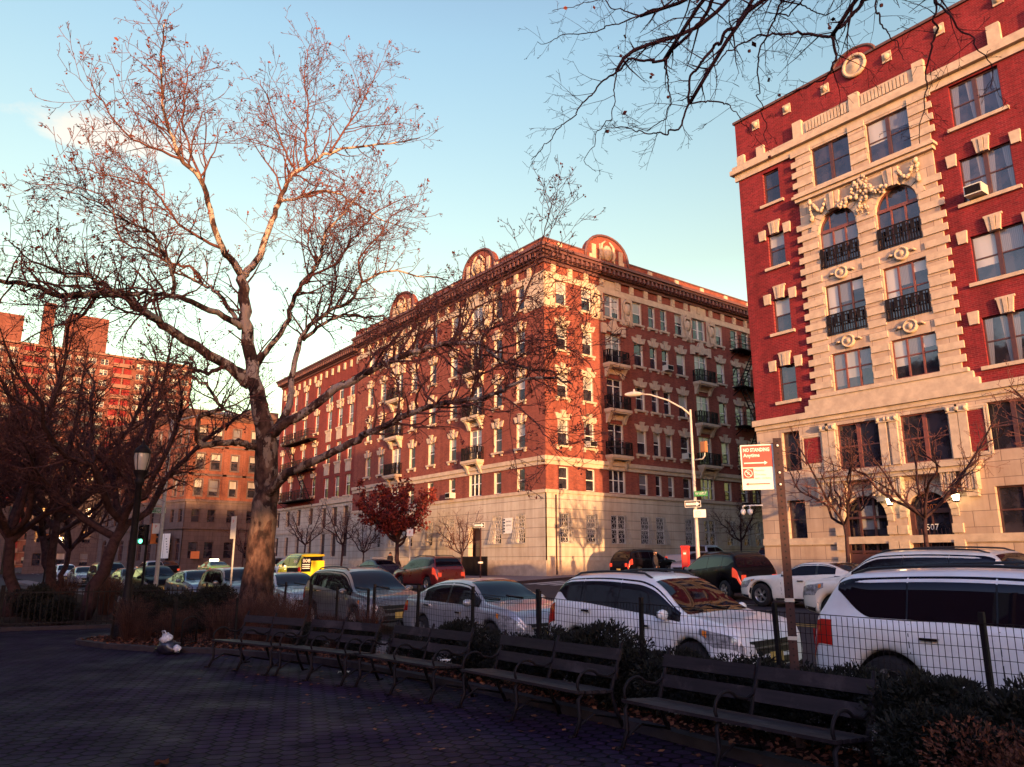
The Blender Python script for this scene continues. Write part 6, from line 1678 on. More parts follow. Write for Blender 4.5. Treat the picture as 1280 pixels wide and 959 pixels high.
M['bark_pale'] = syc_bark()
M['bark_dark'] = mottled('dark_bark', (.02,.010,.013), (.05,.025,.026), 6, .9, .15, .8, 18)
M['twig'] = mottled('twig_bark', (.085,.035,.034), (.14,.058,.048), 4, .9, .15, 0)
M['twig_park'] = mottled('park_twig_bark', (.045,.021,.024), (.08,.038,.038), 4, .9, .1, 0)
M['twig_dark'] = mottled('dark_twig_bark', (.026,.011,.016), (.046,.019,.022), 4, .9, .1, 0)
def leaf_mat(name, c1, c2, c3=None):
    m = new_mat(name, c1, .75, spec=.25); t = NT(m); g = t.node('ShaderNodeNewGeometry')
    st = [(0,c1),(.6,c2)]+([(1,c3)] if c3 else [])
    t.link(t.ramp(g.outputs['Random Per Island'], st), bsdf(m).inputs['Base Color']); return m
M['leaf_red'] = leaf_mat('oak_leaves', (.06,.006,.009), (.11,.012,.012), (.17,.03,.016))
M['leaf_dry'] = leaf_mat('dry_leaves', (.035,.010,.008), (.075,.022,.012), (.14,.05,.024))
M['litter'] = leaf_mat('leaf_litter', (.07,.02,.012), (.15,.042,.02), (.26,.10,.045))
M['leaf_plane'] = leaf_mat('plane_leaves', (.10,.02,.02), (.18,.045,.03), (.08,.03,.025))
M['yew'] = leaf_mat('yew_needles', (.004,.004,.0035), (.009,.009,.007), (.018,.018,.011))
M['grass_dry'] = leaf_mat('dry_stems', (.035,.012,.012), (.065,.024,.018), (.11,.05,.034))
M['evergreen'] = leaf_mat('evergreen_leaves', (.02,.035,.015), (.04,.06,.02))

def smooth_path(pts, k=4):
    P_ = [Vector(p) for p in pts]; out = []
    for i in range(len(P_)-1):
        a, b, c, d = P_[max(i-1,0)], P_[i], P_[i+1], P_[min(i+2,len(P_)-1)]
        for j in range(k):
            t = j/k; out.append(.5*((2*b)+(c-a)*t+(2*a-5*b+4*c-d)*t*t+(3*b-a-3*c+d)*t**3))
    out.append(P_[-1]); return out
def sides(r): return 10 if r > .2 else 7 if r > .07 else 5 if r > .03 else 4 if r > .012 else 3
def rand_perp(d, rr):
    v = Vector((rr.gauss(0,1),rr.gauss(0,1),rr.gauss(0,1))); v -= d*v.dot(d)
    return v.normalized() if v.length > 1e-6 else Vector((1,0,0))
def twig(mb, p, d, L, r, lev, rr, up, wig, tips, dens, rmin):
    n = max(3, min(7, int(L/.22)+1)); pts = [p]; st = L/n; q = p.copy(); dd = d.copy()
    for i in range(n):
        dd = (dd+Vector((rr.gauss(0,wig),rr.gauss(0,wig),rr.gauss(0,wig)+up))).normalized(); q = q+dd*st; pts.append(q.copy())
    rad = [max(rmin, r*(1-.75*i/n)) for i in range(n+1)]
    mb.tube(pts, rad, sides(r), 0, False)
    if lev <= 0: tips.append(pts[-1]); return
    m = max(2, int(L*dens[lev]+rr.random()))
    for k in range(m):
        t = .18+.8*(k+rr.random())/m; i = min(int(t*n), n-1); f = t*n-i
        c = pts[i].lerp(pts[i+1], f); ax = (pts[i+1]-pts[i]).normalized()
        nd = (ax*rr.uniform(.45,.9)+rand_perp(ax,rr)*rr.uniform(.6,1.0)).normalized()
        twig(mb, c, nd, L*rr.uniform(.32,.62)*(1-.35*t), max(rmin, rad[i]*.55), lev-1, rr, up, wig, tips, dens, rmin)
    tips.append(pts[-1])
def spawn(mb, path, rad, rr, start, spacing, Lr, lev, up, wig, tips, dens, rmin, flat=None):
    acc = 0; nxt = spacing*rr.random(); tot = sum((b-a).length for a, b in zip(path,path[1:])); s = 0
    for i in range(len(path)-1):
        seg = (path[i+1]-path[i]); l = seg.length; ax = seg.normalized() if l > 0 else Vector((0,0,1))
        while nxt < s+l:
            t = nxt/tot
            if t >= start:
                p = path[i]+ax*(nxt-s); nd = (ax*rr.uniform(.3,.8)+rand_perp(ax,rr)*rr.uniform(.6,1.1)+Vector((0,0,.25))).normalized()
                twig(mb, p, nd, rr.uniform(*Lr)*(1.1-.55*t), max(rmin, min(rad[i]*.5,.035)), lev, rr, up, wig, tips, dens, rmin)
            nxt += spacing*rr.uniform(.6,1.4)
        s += l
def leaf_quads(mb, pts, rr, size, spread, n=1, m=0):
    for p in pts:
        for _ in range(n):
            c = Vector(p)+Vector((rr.gauss(0,spread),rr.gauss(0,spread),rr.gauss(0,spread)))
            a = rand_perp(Vector((0,0,1)) if rr.random() < .5 else Vector((1,0,0)), rr); b_ = rand_perp(a, rr); s = size*rr.uniform(.6,1.3)
            mb.face([tuple(c-a*s-b_*s*.2),tuple(c+b_*s*.6),tuple(c+a*s),tuple(c-b_*s*.7)], m)

def sycamore(name, limbs, label, bark, tw, seed, sp=.33, Lr=(.9,2.3), dens=(0,3.2,3.0,2.6), lev=2, rmin=.0055, leaves=900, jit=.02, start0=.35, base=None, up=.05, thin=1, kink=0):
    rr = random.Random(seed)
    o0 = Vector(base); root = empty(name, base)
    t = MB(); c = MB(); tips = []
    for i, (pts, r0, r1) in enumerate(limbs):
        if kink:
            q = [Vector(p) for p in pts]; r_ = [q[0]]
            for a_, b_ in zip(q,q[1:]):
                l_ = (b_-a_).length
                for f_ in (.36,.70): r_.append(a_.lerp(b_,f_+rr.uniform(-.1,.1))+Vector((rr.gauss(0,1),rr.gauss(0,1),rr.gauss(0,1)))*(l_*kink))
                r_.append(b_)
            pts = r_
        path = [p-o0 for p in smooth_path(pts,4 if not kink else 3)]
        n = len(path)
        for j in range(1,n-1): path[j] += Vector((rr.gauss(0,jit),rr.gauss(0,jit),rr.gauss(0,jit)))
        rad = [r0+(r1-r0)*(k/(n-1))**.8 for k in range(n)]
        if thin != 1: rad = [max(q*thin,rmin) for q in rad]
        if r0 > .4:
            rad = [interp([(0,.56),(.5,.47),(1.2,.39),(2,.35),(3.3,.31),(4.5,.285),(5.35,.24),(6.2,.2),(7,.17),(8.8,.145),(9.4,.13)], q.z) for q in path]
        t.tube(path, rad, 14 if r0 > .4 else sides(r0), 0 if r0 > .065 else 1, True)
        big = r0 > .4
        spawn(c, path, rad, rr, .62 if big else (start0 if r0 > .08 else .12), sp*(2.2 if big else 1), Lr, lev, up, .17, tips, dens, rmin)
    t.build('trunk', [bark, tw], root); c.build('crown', tw, root)
    if leaves:
        lf = MB(); pick = [tips[int(rr.random()*len(tips))] for _ in range(leaves)]
        leaf_quads(lf, pick, rr, .045, .03); 
        for p in pick[:leaves//2]: lf.ball(tuple(Vector(p)+Vector((0,0,-.06))), .024, 5, 3)
        lf.build('last_leaves', M['leaf_plane'], root)
    tag(root, label, 'tree'); return root
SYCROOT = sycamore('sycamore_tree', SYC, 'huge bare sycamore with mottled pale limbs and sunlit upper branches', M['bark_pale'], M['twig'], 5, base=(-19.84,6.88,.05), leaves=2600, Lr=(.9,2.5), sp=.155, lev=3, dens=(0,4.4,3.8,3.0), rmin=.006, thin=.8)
OVT = [([(2.6,7.6,.0),(2.5,7.6,2),(2.2,7.7,4.5),(1.6,7.7,6.6),(.6,7.8,8.2)],.32,.12),([(1.6,7.7,6.6),(-.5,7.6,9.0),(-2.5,7.4,10.6)],.12,.05),([(.6,7.8,8.2),(-1.5,8.0,9.3),(-3.2,8.2,9.6)],.1,.05),([(2.2,7.7,4.5),(4,7.2,7),(6,7,9.5)],.12,.03),([(1.6,7.7,6.6),(2.5,9,9.5),(3.5,10,12)],.12,.03)]
for i_, l in enumerate(OVH):
    a_ = ((-2.5,7.4,10.6),(-1.5,7.45,9.95),(-.5,7.6,9.0))[i_ % 3] if l[0][0][2] > 9.6 else ((-3.2,8.2,9.6),(-2.3,8.1,9.45),(-1.5,8.0,9.3))[i_ % 3]
    e_ = l[0][0]; OVT.append(([a_,tuple(.5*(p+q)+d for p, q, d in zip(a_,e_,(.1*(i_ % 3-1),.15*(i_ % 2),.25))),tuple(e_)],.05,.04))
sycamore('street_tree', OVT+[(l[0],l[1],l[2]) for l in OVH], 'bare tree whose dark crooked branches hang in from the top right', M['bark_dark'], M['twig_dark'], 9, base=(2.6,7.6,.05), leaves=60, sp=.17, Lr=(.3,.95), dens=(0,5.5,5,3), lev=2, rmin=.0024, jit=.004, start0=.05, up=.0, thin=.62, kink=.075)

def generic_tree(seed, h, spread, trunk_h, r, n_limbs, lev, Lr, sp, dens, lean=(0,0), wig=.1, rmin=.006, nseg=7):
    """returns trunk mesh data and crown mesh data"""
    rr = random.Random(seed); t = MB(); c = MB(); tips = []
    path = [Vector((lean[0]*k/6, lean[1]*k/6, trunk_h*k/6)) for k in range(7)]
    for k in range(1,7): path[k] += Vector((rr.gauss(0,r*.25),rr.gauss(0,r*.25),0))
    rad = [r*(1.35 if k == 0 else 1-.35*k/6) for k in range(7)]
    t.tube(path, rad, 10)
    for i in range(n_limbs):
        a = 2*math.pi*(i+rr.uniform(-.25,.25))/n_limbs; st = path[-1] if i % 2 else path[-2].lerp(path[-1], rr.random())
        out = spread*rr.uniform(.6,1.0); top = h*rr.uniform(.7,1.0)-trunk_h
        if i == 0: out *= .25; top = h-trunk_h
        pts = [st]
        d = Vector((math.cos(a),math.sin(a),0))
        for k in range(1,nseg+1):
            u = k/nseg; pts.append(st+d*(out*u**.85)+Vector((0,0,top*u**1.15))+Vector((rr.gauss(0,wig),rr.gauss(0,wig),rr.gauss(0,wig)))*out*.35)
        pts = smooth_path(pts,2); n = len(pts); rd = [r*.48*(1-k/(n-1))**.8+.012 for k in range(n)]
        t.tube(pts, rd, sides(r*.5), 0, False)
        spawn(c, pts, rd, rr, .15, sp, Lr, lev, .06, .17, tips, dens, rmin)
        for q in range(2):
            i0 = int(n*(.3+.3*q)); d2 = (d+Vector((rr.gauss(0,.7),rr.gauss(0,.7),.5))).normalized(); p2 = [pts[i0]+d2*(out*.5*k/4)+Vector((rr.gauss(0,.1),rr.gauss(0,.1),.1*k)) for k in range(5)]
            p2 = smooth_path(p2,2); rd2 = [rd[i0]*.6*(1-k/(len(p2)-1))+.01 for k in range(len(p2))]
            t.tube(p2, rd2, sides(rd2[0]), 0, False); spawn(c, p2, rd2, rr, .1, sp, Lr, lev, .06, .17, tips, dens, rmin)
    return t, c, tips
def tree_obj(name, tm, cm, loc, rz, label, group=None, sc=1.0):
    root = empty(name, loc, rz); root.scale = (sc,sc,sc); obj('trunk', tm, root); obj('crown', cm, root); tag(root, label, 'tree', group); return root
# dense bare park trees at the left
PT = []
for sd, h, spd, th, r, ln in ((21,12,6.0,3.4,.27,(1.1,.2)),(22,11,5.5,2.8,.22,(-.3,.2)),(23,13,6.0,4,.23,(.2,-.3))):
    t, c, tips = generic_tree(sd, h, spd, th, r, 7, 2, (.9,2.3), .22, (0,4.0,3.8), ln, .12, .006)
    lf = MB(); rr = random.Random(sd); leaf_quads(lf, [tips[int(rr.random()*len(tips))] for _ in range(500)], rr, .06, .05)
    n0 = len(c.v); c.v += lf.v; c.f += [tuple(i+n0 for i in f) for f in lf.f]; c.m += [1]*len(lf.f); c.sm += lf.sm
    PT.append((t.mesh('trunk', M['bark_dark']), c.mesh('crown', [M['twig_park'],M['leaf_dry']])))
G4 = 'bare trees of the park'
for i, (x, y, rz, sc, k, lb) in enumerate([(-27.6,4.2,.9,.86,0,'leaning dark park tree with forked trunk just left of the lamp post'),
  (-30.5,2.6,2.0,.95,1,'dark park tree with thick low fork near the left edge'),(-37.5,4.5,.4,.9,2,'slim dark park tree behind the leaning one'),
  (-40,1.0,3.2,1.0,1,'bare park tree at the far left edge of the photo'),(-48,6.0,4.0,1.0,0,'bare park tree behind the tall pole far left'),(-56,3.0,1.2,1.0,2,'reddish bare tree in front of the brick tower, left of centre of its front'),
  (-62,8.0,5.0,.95,1,'bare tree beside the sandstone building at the end of the park'),(-70,0.5,2.6,1.1,2,'tall bare tree far back at the left, before the brick tower'),(-33,-3.0,5.6,1.0,2,'bare tree cut by the left edge, its twigs before the tower'),(-52,-2.0,.2,1.1,0,'bare tree standing back among the left park trees')]):
    tree_obj('park_tree', PT[k][0], PT[k][1], (x,y,.05), rz, lb, G4, sc)
# small street trees across the avenue
ST = []
for sd, h, spd, th, r in ((31,6.6,3.0,2.6,.10),(32,5.6,2.4,2.0,.085)):
    t, c, tips = generic_tree(sd, h, spd, th, r, 6, 2, (.5,1.3), .26, (0,3.6,3.4), (0,0), .1, .006)
    ST.append((t.mesh('trunk', M['bark_dark']), c.mesh('crown', M['twig'])))
zf = ground_z(28.2)+.12
G5 = 'bare street trees across the avenue'
for x, y, rz, sc, k, lb in ((-16.1,28.0,.3,.95,0,'slim bare street tree left of the arched entrance of the crimson building'),(-13.1,28.0,2.2,1.0,0,'bare street tree right in front of the arched entrance'),(-7.2,26.6,1.0,1.15,0,'bare street tree whose branches reach in at the right edge'),
  (-42.6,28.0,1.5,.82,1,'bare sapling left of the arched doorway of the corner building'),(-60.6,28.0,.9,.95,0,'bare street tree beside the lettered delivery car'),(-56.6,28.0,3.3,.9,1,'bare street tree between the delivery car and the red leaved tree'),(-68,27.8,2.1,1.0,0,'bare street tree in front of the fire escapes'),(-37.3,50,2.1,1.0,1,'bare street tree in the shaded side street'),(-84,27.5,.2,1.0,1,'bare street tree far down the avenue near the pale banner')):
    tree_obj('street_tree', ST[k][0], ST[k][1], (x,y,ground_z(y)+.12), rz, lb, G5, sc)
# red leaved oak
def red_oak():
    t, c, tips = generic_tree(41, 6.9, 3.0, 2.5, .2, 9, 2, (.5,1.2), .3, (0,3.5,3.2), (0,0), .08, .01)
    root = empty('oak_tree', (-50.9,27.9,ground_z(27.9)+.12)); t.build('trunk', M['bark_dark'], root)
    rr = random.Random(4); lf = MB()
    pick = [p for p in tips if p.z > 2.2 and rr.random() < .75]
    leaf_quads(lf, pick, rr, .115, .13, 5)
    n0 = len(c.v); c.v += lf.v; c.f += [tuple(i+n0 for i in f) for f in lf.f]; c.m += [1]*len(lf.f); c.sm += lf.sm
    c.build('crown', [M['twig_dark'],M['leaf_red']], root); tag(root,'dark red leaved oak on the far pavement','tree')
red_oak()

# ------------------------------------------------------------------ shrubs, dry stems, litter
def yew_mesh(seed, rx, ry, h, n, size, mat):
    rr = random.Random(seed); mb = MB()
    cl = [(rr.uniform(-.75,.75)*rx, rr.uniform(-.7,.7)*ry, rr.uniform(.25,.8)*h, rr.uniform(.28,.5)) for _ in range(16)]
    for _ in range(n):
        x, y, z, r = cl[int(rr.random()*len(cl))]
        d = Vector((rr.gauss(0,1),rr.gauss(0,1),rr.gauss(0,1))).normalized(); k = r*min(rx,h,.62)*rr.uniform(.7,1.08)
        p = Vector((x,y,z))+Vector((d.x*k,d.y*k,d.z*k*.8))
        if p.z < .02 or p.z > h*1.15: continue
        ax = (d+Vector((rr.gauss(0,.5),rr.gauss(0,.5),rr.gauss(0,.5)+.35))).normalized(); s = rand_perp(ax,rr)*size*.22; L = size*rr.uniform(.6,1.5)
        mb.face([tuple(p-s),tuple(p+s),tuple(p+ax*L*.7+s*.7),tuple(p+ax*L),tuple(p+ax*L*.7-s*.7)])
    for _ in range(18):
        a = rr.uniform(0,6.28); mb.tube([(0,0,0),(math.cos(a)*rx*.4,math.sin(a)*ry*.4,h*.45)],.012,4,1)
    return mb.mesh('foliage', [mat, M['bark_dark']])
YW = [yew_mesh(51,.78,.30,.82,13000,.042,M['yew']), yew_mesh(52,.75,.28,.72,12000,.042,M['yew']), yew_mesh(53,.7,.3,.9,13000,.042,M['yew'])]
G6 = 'dark evergreen shrubs behind the benches'
yl = ['dark evergreen shrub behind the nearest bench','dark evergreen shrub behind the second bench','dark evergreen shrub under the sign post','dark evergreen shrub in front of the big white estate car']
rr = random.Random(8)
def shrub(x, y, k, sc, lb, group=G6, name='shrub', cat='shrub', ms=None):
    o = obj(name, (ms or YW)[k % len(ms or YW)], None, (x,y,.08), rr.uniform(0,6.28) if ms else rr.uniform(-.4,.4)); o.scale = (sc,sc,sc*rr.uniform(.9,1.08)); tag(o, lb, cat, group); return o
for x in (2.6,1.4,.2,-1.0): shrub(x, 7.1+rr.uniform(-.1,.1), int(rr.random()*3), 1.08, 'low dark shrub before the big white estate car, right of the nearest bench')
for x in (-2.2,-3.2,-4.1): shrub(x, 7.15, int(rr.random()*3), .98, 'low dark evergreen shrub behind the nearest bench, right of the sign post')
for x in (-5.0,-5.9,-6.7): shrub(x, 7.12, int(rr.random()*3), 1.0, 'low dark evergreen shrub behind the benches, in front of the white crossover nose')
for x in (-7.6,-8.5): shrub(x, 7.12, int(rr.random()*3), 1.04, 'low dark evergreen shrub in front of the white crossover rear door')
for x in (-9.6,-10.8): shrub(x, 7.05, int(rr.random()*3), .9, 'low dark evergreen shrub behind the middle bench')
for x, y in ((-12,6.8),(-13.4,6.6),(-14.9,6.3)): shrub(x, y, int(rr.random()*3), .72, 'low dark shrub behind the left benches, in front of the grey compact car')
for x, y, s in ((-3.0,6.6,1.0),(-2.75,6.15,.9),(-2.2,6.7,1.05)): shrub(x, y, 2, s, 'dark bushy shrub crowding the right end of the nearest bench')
RDL = [yew_mesh(61,.7,.5,.8,12000,.032,M['leaf_dry'])]
for x, y in ((-2.15,5.95),(-1.75,5.4),(-1.3,5.9),(-1.2,5.0)): shrub(x, y, 0, 1.0, 'shrub with russet leaves at the bottom right corner', 'russet shrubs at the right', ms=RDL)
for x, y, s in ((-21.2,5.0,1.15),(-22.2,5.6,1.2),(-20.6,5.6,1.1),(-21.6,6.4,1.25),(-23.0,6.6,1.25)): shrub(x, y, int(rr.random()*3), s, 'dark evergreen bush massed beside the park lamp foot', 'dark bushes by the park lamp')
for x, y, s in ((-25.6,5.5,1.2),(-26.0,3.4,1.1),(-26.6,1.3,1.1),(-27.5,-.8,1.1),(-28.2,3.0,1.3),(-29.5,.5,1.3),(-27.5,6.0,1.3)): shrub(x, y, int(rr.random()*3), s, 'dark bush behind the iron picket fence at the left', 'dark bushes behind the picket fence')
def dry_mesh(seed, h, n, spread, r=.004, leaf=0):
    rr = random.Random(seed); mb = MB()
    for _ in range(n):
        a = rr.uniform(0,6.28); b0 = rr.uniform(0,.16); L = h*rr.uniform(.5,1.1); o = spread*rr.uniform(.15,1)
        p0 = Vector((b0*math.cos(a),b0*math.sin(a),0)); p1 = p0+Vector((o*.35*math.cos(a),o*.35*math.sin(a),L*.6)); p2 = p0+Vector((o*math.cos(a),o*math.sin(a),L*rr.uniform(.8,1)))
        mb.tube([p0,p1,p2],[r,r*.8,r*.4],3,0,False)
        for _k in range(leaf):
            t = rr.uniform(.4,1); c = p1.lerp(p2,t); q = Vector((rr.gauss(0,1),rr.gauss(0,1),rr.gauss(.4,1))).normalized(); mb.tube([c,c+q*rr.uniform(.06,.2)],[r*.6,r*.3],3,0,False)
    return mb.mesh('dry_stems', M['grass_dry'])
DR = [dry_mesh(71,1.15,260,.55,.0045,2), dry_mesh(72,.9,220,.5,.004,3), dry_mesh(73,1.3,240,.45,.005,1)]
ds = [(-16.0,6.3),(-16.8,6.0),(-17.4,6.6),(-18.1,6.2),(-18.6,5.6),(-17.6,5.4),(-19.0,6.5),(-19.4,5.0),(-16.9,6.9),(-15.4,6.6),(-18.4,4.6),(-20.0,6.5),(-19.6,4.0),(-20.4,5.1),(-21.2,7.0),(-18.7,6.95),(-14.6,6.75),(-13.6,6.9),(-21.0,4.4),(-19.0,4.2)]
for i, (x, y) in enumerate(ds):
    o = obj('dry_shrub', DR[i % 3], None, (x,y,.08), rr.uniform(0,6.28)); s = rr.uniform(.6,.95); o.scale = (s,s,s)
    tag(o, 'brown dry twiggy shrub at the foot of the big sycamore', 'shrub', 'dry twiggy shrubs round the sycamore foot')
for x, y in ((-31,5.6),(-33,4.5),(-29.5,5.2)):
    o = obj('dry_shrub', DR[2], None, (x,y,.08), 1.0); o.scale = (1.2,1.2,1.1); tag(o, 'reddish dry grass clump low among the left park trees', 'shrub', 'dry grass clumps at the left')
# leaf litter under the benches and in the bed
rl = random.Random(77); lt = MB()
def in_poly(x, y, poly):
    c = False; n = len(poly)
    for i in range(n):
        (x0,y0),(x1,y1) = poly[i],poly[(i+1) % n]
        if (y0 > y) != (y1 > y) and x < (x1-x0)*(y-y0)/(y1-y0)+x0: c = not c
    return c
for _ in range(22000):
    x = rl.uniform(-22,3); y = rl.uniform(3,7.3)
    if not in_poly(x,y,bed_poly): continue
    s = rl.uniform(.02,.05); a = rl.uniform(0,6.28); z = .095+rl.random()*.06; tl = rl.uniform(-.6,.6)
    u = Vector((math.cos(a),math.sin(a),tl)).normalized()*s; v = Vector((-math.sin(a),math.cos(a),rl.uniform(-.5,.5))).normalized()*s*.7
    c = Vector((x,y,z)); lt.face([tuple(c-u),tuple(c-v*.8),tuple(c+u),tuple(c+v)])
for _ in range(420):
    x = rl.uniform(-20,2); y = rl.uniform(4.6,6.5)-abs(rl.gauss(0,.4))
    s = rl.uniform(.02,.05); a = rl.uniform(0,6.28); u = Vector((math.cos(a),math.sin(a),.15))*s; v = Vector((-math.sin(a),math.cos(a),.1))*s*.7; c = Vector((x,y,.045)); lt.face([tuple(c-u),tuple(c-v),tuple(c+u),tuple(c+v)])
tag(lt.build('leaf_litter', M['litter']), kind='stuff')
def paper(loc, s, label):
    rr_ = random.Random(int(loc[0]*10)); b = MB(); rows = []
    for i in range(6): rows.append([((i/5-.5)*s,(j/5-.5)*s*.8,.05*s*rr_.random()+.5*s*abs(math.sin(i*1.3+j))*.4) for j in range(6)])
    b.grid(rows,0,False); o = b.build('paper_scrap', M['sign_white'], None, loc, .6); tag(o, label, 'litter', 'scraps of litter')
paper((-12.15,5.75,.06), .16, 'crumpled white paper under the park benches'); paper((-9.3,5.88,.505), .12, 'white scrap lying on the seat of the middle bench'); paper((-4.6,5.9,.05),.12,'pale scrap on the ground under the nearest bench')
b = MB(); b.grid([[(.09*(i/4-.5)*(1-abs(j/4-.5)),.14*(j/4-.5),.02*math.sin(i*2+j)) for i in range(5)] for j in range(5)],0,False)
tag(b.build('fallen_leaf', M['leaf_dry'], None, (-7.9,2.0,.06), .4), 'large brown fallen leaf alone on the hexagonal paving', 'leaf')
def rubbish():
    root = empty('rubbish_bag', (-17.0,4.22,.03), .4); root.scale = (.8,.8,.8)
    rr_ = random.Random(2)
    def lump(c, r, sc, n=14, m=9):
        b = MB(); rows = []
        for i in range(m+1):
            t = math.pi*i/m; row = []
            for k in range(n):
                a = 2*math.pi*k/n; q = r*(1+.16*math.sin(3*a+i*1.7)+.10*rr_.uniform(-1,1)); row.append((c[0]+q*sc[0]*math.sin(t)*math.cos(a), c[1]+q*sc[1]*math.sin(t)*math.sin(a), max(.0,c[2]+q*sc[2]*math.cos(t))))
            row.append(row[0]); rows.append(row)
        b.grid(rows,0,True); return b
    lump((0,0,.14),.26,(1.25,.9,.75)).build('black_sack', M['bag_black'], root)
    lump((-.02,-.05,.36),.17,(1.0,.8,.75)).build('white_bag', M['bag_white'], root)
    lump((.36,-.02,.14),.11,(1.2,.6,.8)).build('white_bag', M['bag_white'], root)
    b = MB(); b.tube([(-.1,-.1,.46),(-.12,-.12,.54),(-.02,-.12,.55),(0,-.08,.46)],.018,6); b.build('bag_handle', M['bag_white'], root)
    tag(root,'black rubbish sack with a crumpled white bag on top, on the kerb','rubbish bag')
M['bag_black'] = new_mat('black_polythene', (.018,.016,.026), .28, spec=.6); M['bag_white'] = mottled('white_polythene', (.66,.64,.66), (.42,.40,.44), 14, .4, .5, .6, 20, (.42,.58))
rubbish()
def tree_guard():
    b = MB()
    for x in (-.9,.9):
        for y in (-.4,.4): b.bar((x,y,0),(x,y,.75),.05)
    for z in (.72,.45):
        b.bar((-1,-.4,z),(1,-.4,z),.05); b.bar((-1,.4,z),(1,.4,z),.05)
    for x in (-.9,.9): b.bar((x,-.42,.72),(x,.42,.72),.05)
    tag(b.build('tree_guard', M['iron'], None, (-18.1,29.2,ground_z(29.2)+.13)), 'low dark iron tree pit rail before the crimson building','rail')
tree_guard()
# dark fence of the area way of the corner building
b = MB(); n = 60
for i in range(n+1): b.bar((-4.6+i*.15,0,0),(-4.6+i*.15,0,1.25),.03)
for z in (.1,1.15): b.bar((-4.6,0,z),(4.4,0,z),.05)
b.box(-4.6,-1.4,.05,.1,0,1.3); b.box(1.2,4.4,.05,.1,0,1.3)
tag(b.build('area_fence', M['iron'], None, (-48.3,30.9,ground_z(31)+.13)), 'dark iron area fence against the stone base left of the arched doorway', 'fence')

# ------------------------------------------------------------------ people
def person(loc, rz, label, coat, h=1.68):
    root = empty('person', loc, rz)
    J = {'pel':(0,0,.93),'ch':(0,.01,1.28),'ne':(0,.01,1.44),'hd':(0,-.02,1.58),'ht':(0,-.01,1.68),'sl':(-.17,.01,1.38),'sr':(.17,.01,1.38),'el':(-.23,.04,1.12),'er':(.23,.0,1.12),'wl':(-.22,-.06,.88),'wr':(.22,-.12,.9),
         'hl':(-.22,-.09,.78),'hr':(.22,-.17,.81),'kl':(-.1,-.06,.5),'kr':(.1,.03,.5),'al':(-.1,.02,.09),'ar':(.1,.16,.11),'tl':(-.11,-.14,.04),'tr':(.11,.02,.03),'pl':(-.09,0,.88),'prr':(.09,0,.88)}
    E_ = [('pel','ch'),('ch','ne'),('ne','hd'),('hd','ht'),('ch','sl'),('sl','el'),('el','wl'),('wl','hl'),('ch','sr'),('sr','er'),('er','wr'),('wr','hr'),('pel','pl'),('pl','kl'),('kl','al'),('al','tl'),('pel','prr'),('prr','kr'),('kr','ar'),('ar','tr')]
    rad = {'pel':.17,'ch':.18,'ne':.06,'hd':.095,'ht':.07,'sl':.085,'sr':.085,'el':.06,'er':.06,'wl':.045,'wr':.045,'hl':.04,'hr':.04,'kl':.075,'kr':.075,'al':.05,'ar':.05,'tl':.045,'tr':.045,'pl':.11,'prr':.11}
    ks = list(J); me = bpy.data.meshes.new('person_body'); k = h/1.72
    me.from_pydata([tuple(c*k for c in J[q]) for q in ks], [(ks.index(a),ks.index(b_)) for a, b_ in E_], [])
    o = obj('body', me, root); sk = o.modifiers.new('skin','SKIN'); sv = me.skin_vertices[0].data
    for i, q in enumerate(ks): sv[i].radius = (rad[q]*k,rad[q]*k)
    sv[0].use_root = True
    sb = o.modifiers.new('sub','SUBSURF'); sb.levels = 1; sb.render_levels = 2
    dg = bpy.context.evaluated_depsgraph_get(); m2 = bpy.data.meshes.new_from_object(o.evaluated_get(dg)); o.modifiers.clear(); o.data = m2
    m2.materials.clear()
    for q in (M[coat], M['skin'], M['trousers']): m2.materials.append(q)
    for p in m2.polygons:
        c = p.center; p.use_smooth = True
        p.material_index = 1 if c.z > 1.45*k or (c.z < .86*k and abs(c.x) > .19*k) else (2 if c.z < .84*k else 0)
    b = MB(); b.ball((0,.01*k,1.63*k),.10*k,10,6,0,(1,1.05,.95)); b.build('hair', M['trousers'], root)
    tag(root, label, 'person'); return root
M['skin'] = new_mat('skin', (.48,.26,.18), .6); M['coat_dark'] = mottled('dark_coat', (.02,.017,.022), (.035,.03,.035), 6, .9, .2, 0); M['trousers'] = new_mat('dark_cloth', (.015,.013,.018), .9)
person((-28.6,31.0,ground_z(31)-.01), 2.2, 'pedestrian in a dark coat crossing the side street mouth', 'coat_dark')
person((-55.2,29.6,ground_z(29.6)+.12), .6, 'pedestrian in dark clothes by the stone wall, left one of two', 'coat_dark', 1.75)
person((-54.4,29.8,ground_z(29.8)+.12), -.4, 'pedestrian in dark clothes by the stone wall, right one of two', 'coat_dark', 1.66)

# ------------------------------------------------------------------ unseen evergreens and clipped row added behind the camera to shade the foreground
def evergreen_mesh(seed, z0, z1, r):
    rr_ = random.Random(seed); mb = MB()
    for _ in range(2600):
        t = rr_.random(); z = z0+(z1-z0)*t; R_ = r*(.75+.3*math.sin(math.pi*min(1,t*1.1)))*math.sqrt(rr_.uniform(.05,1)); a = rr_.uniform(0,6.28)
        c = Vector((R_*math.cos(a),R_*math.sin(a),z)); u = rand_perp(Vector((0,0,1)),rr_)*rr_.uniform(.2,.42); v = rand_perp(u.normalized(),rr_)*rr_.uniform(.2,.42)
        mb.face([tuple(c-u),tuple(c-v),tuple(c+u),tuple(c+v)])
    return mb.mesh('crown', M['evergreen'])
EV = [evergreen_mesh(91,SHZ0,SHZ1,2.6), evergreen_mesh(92,SHZ0,SHZ1+.8,2.6), evergreen_mesh(93,SHZ0,SHZ1+3.6,2.6)]
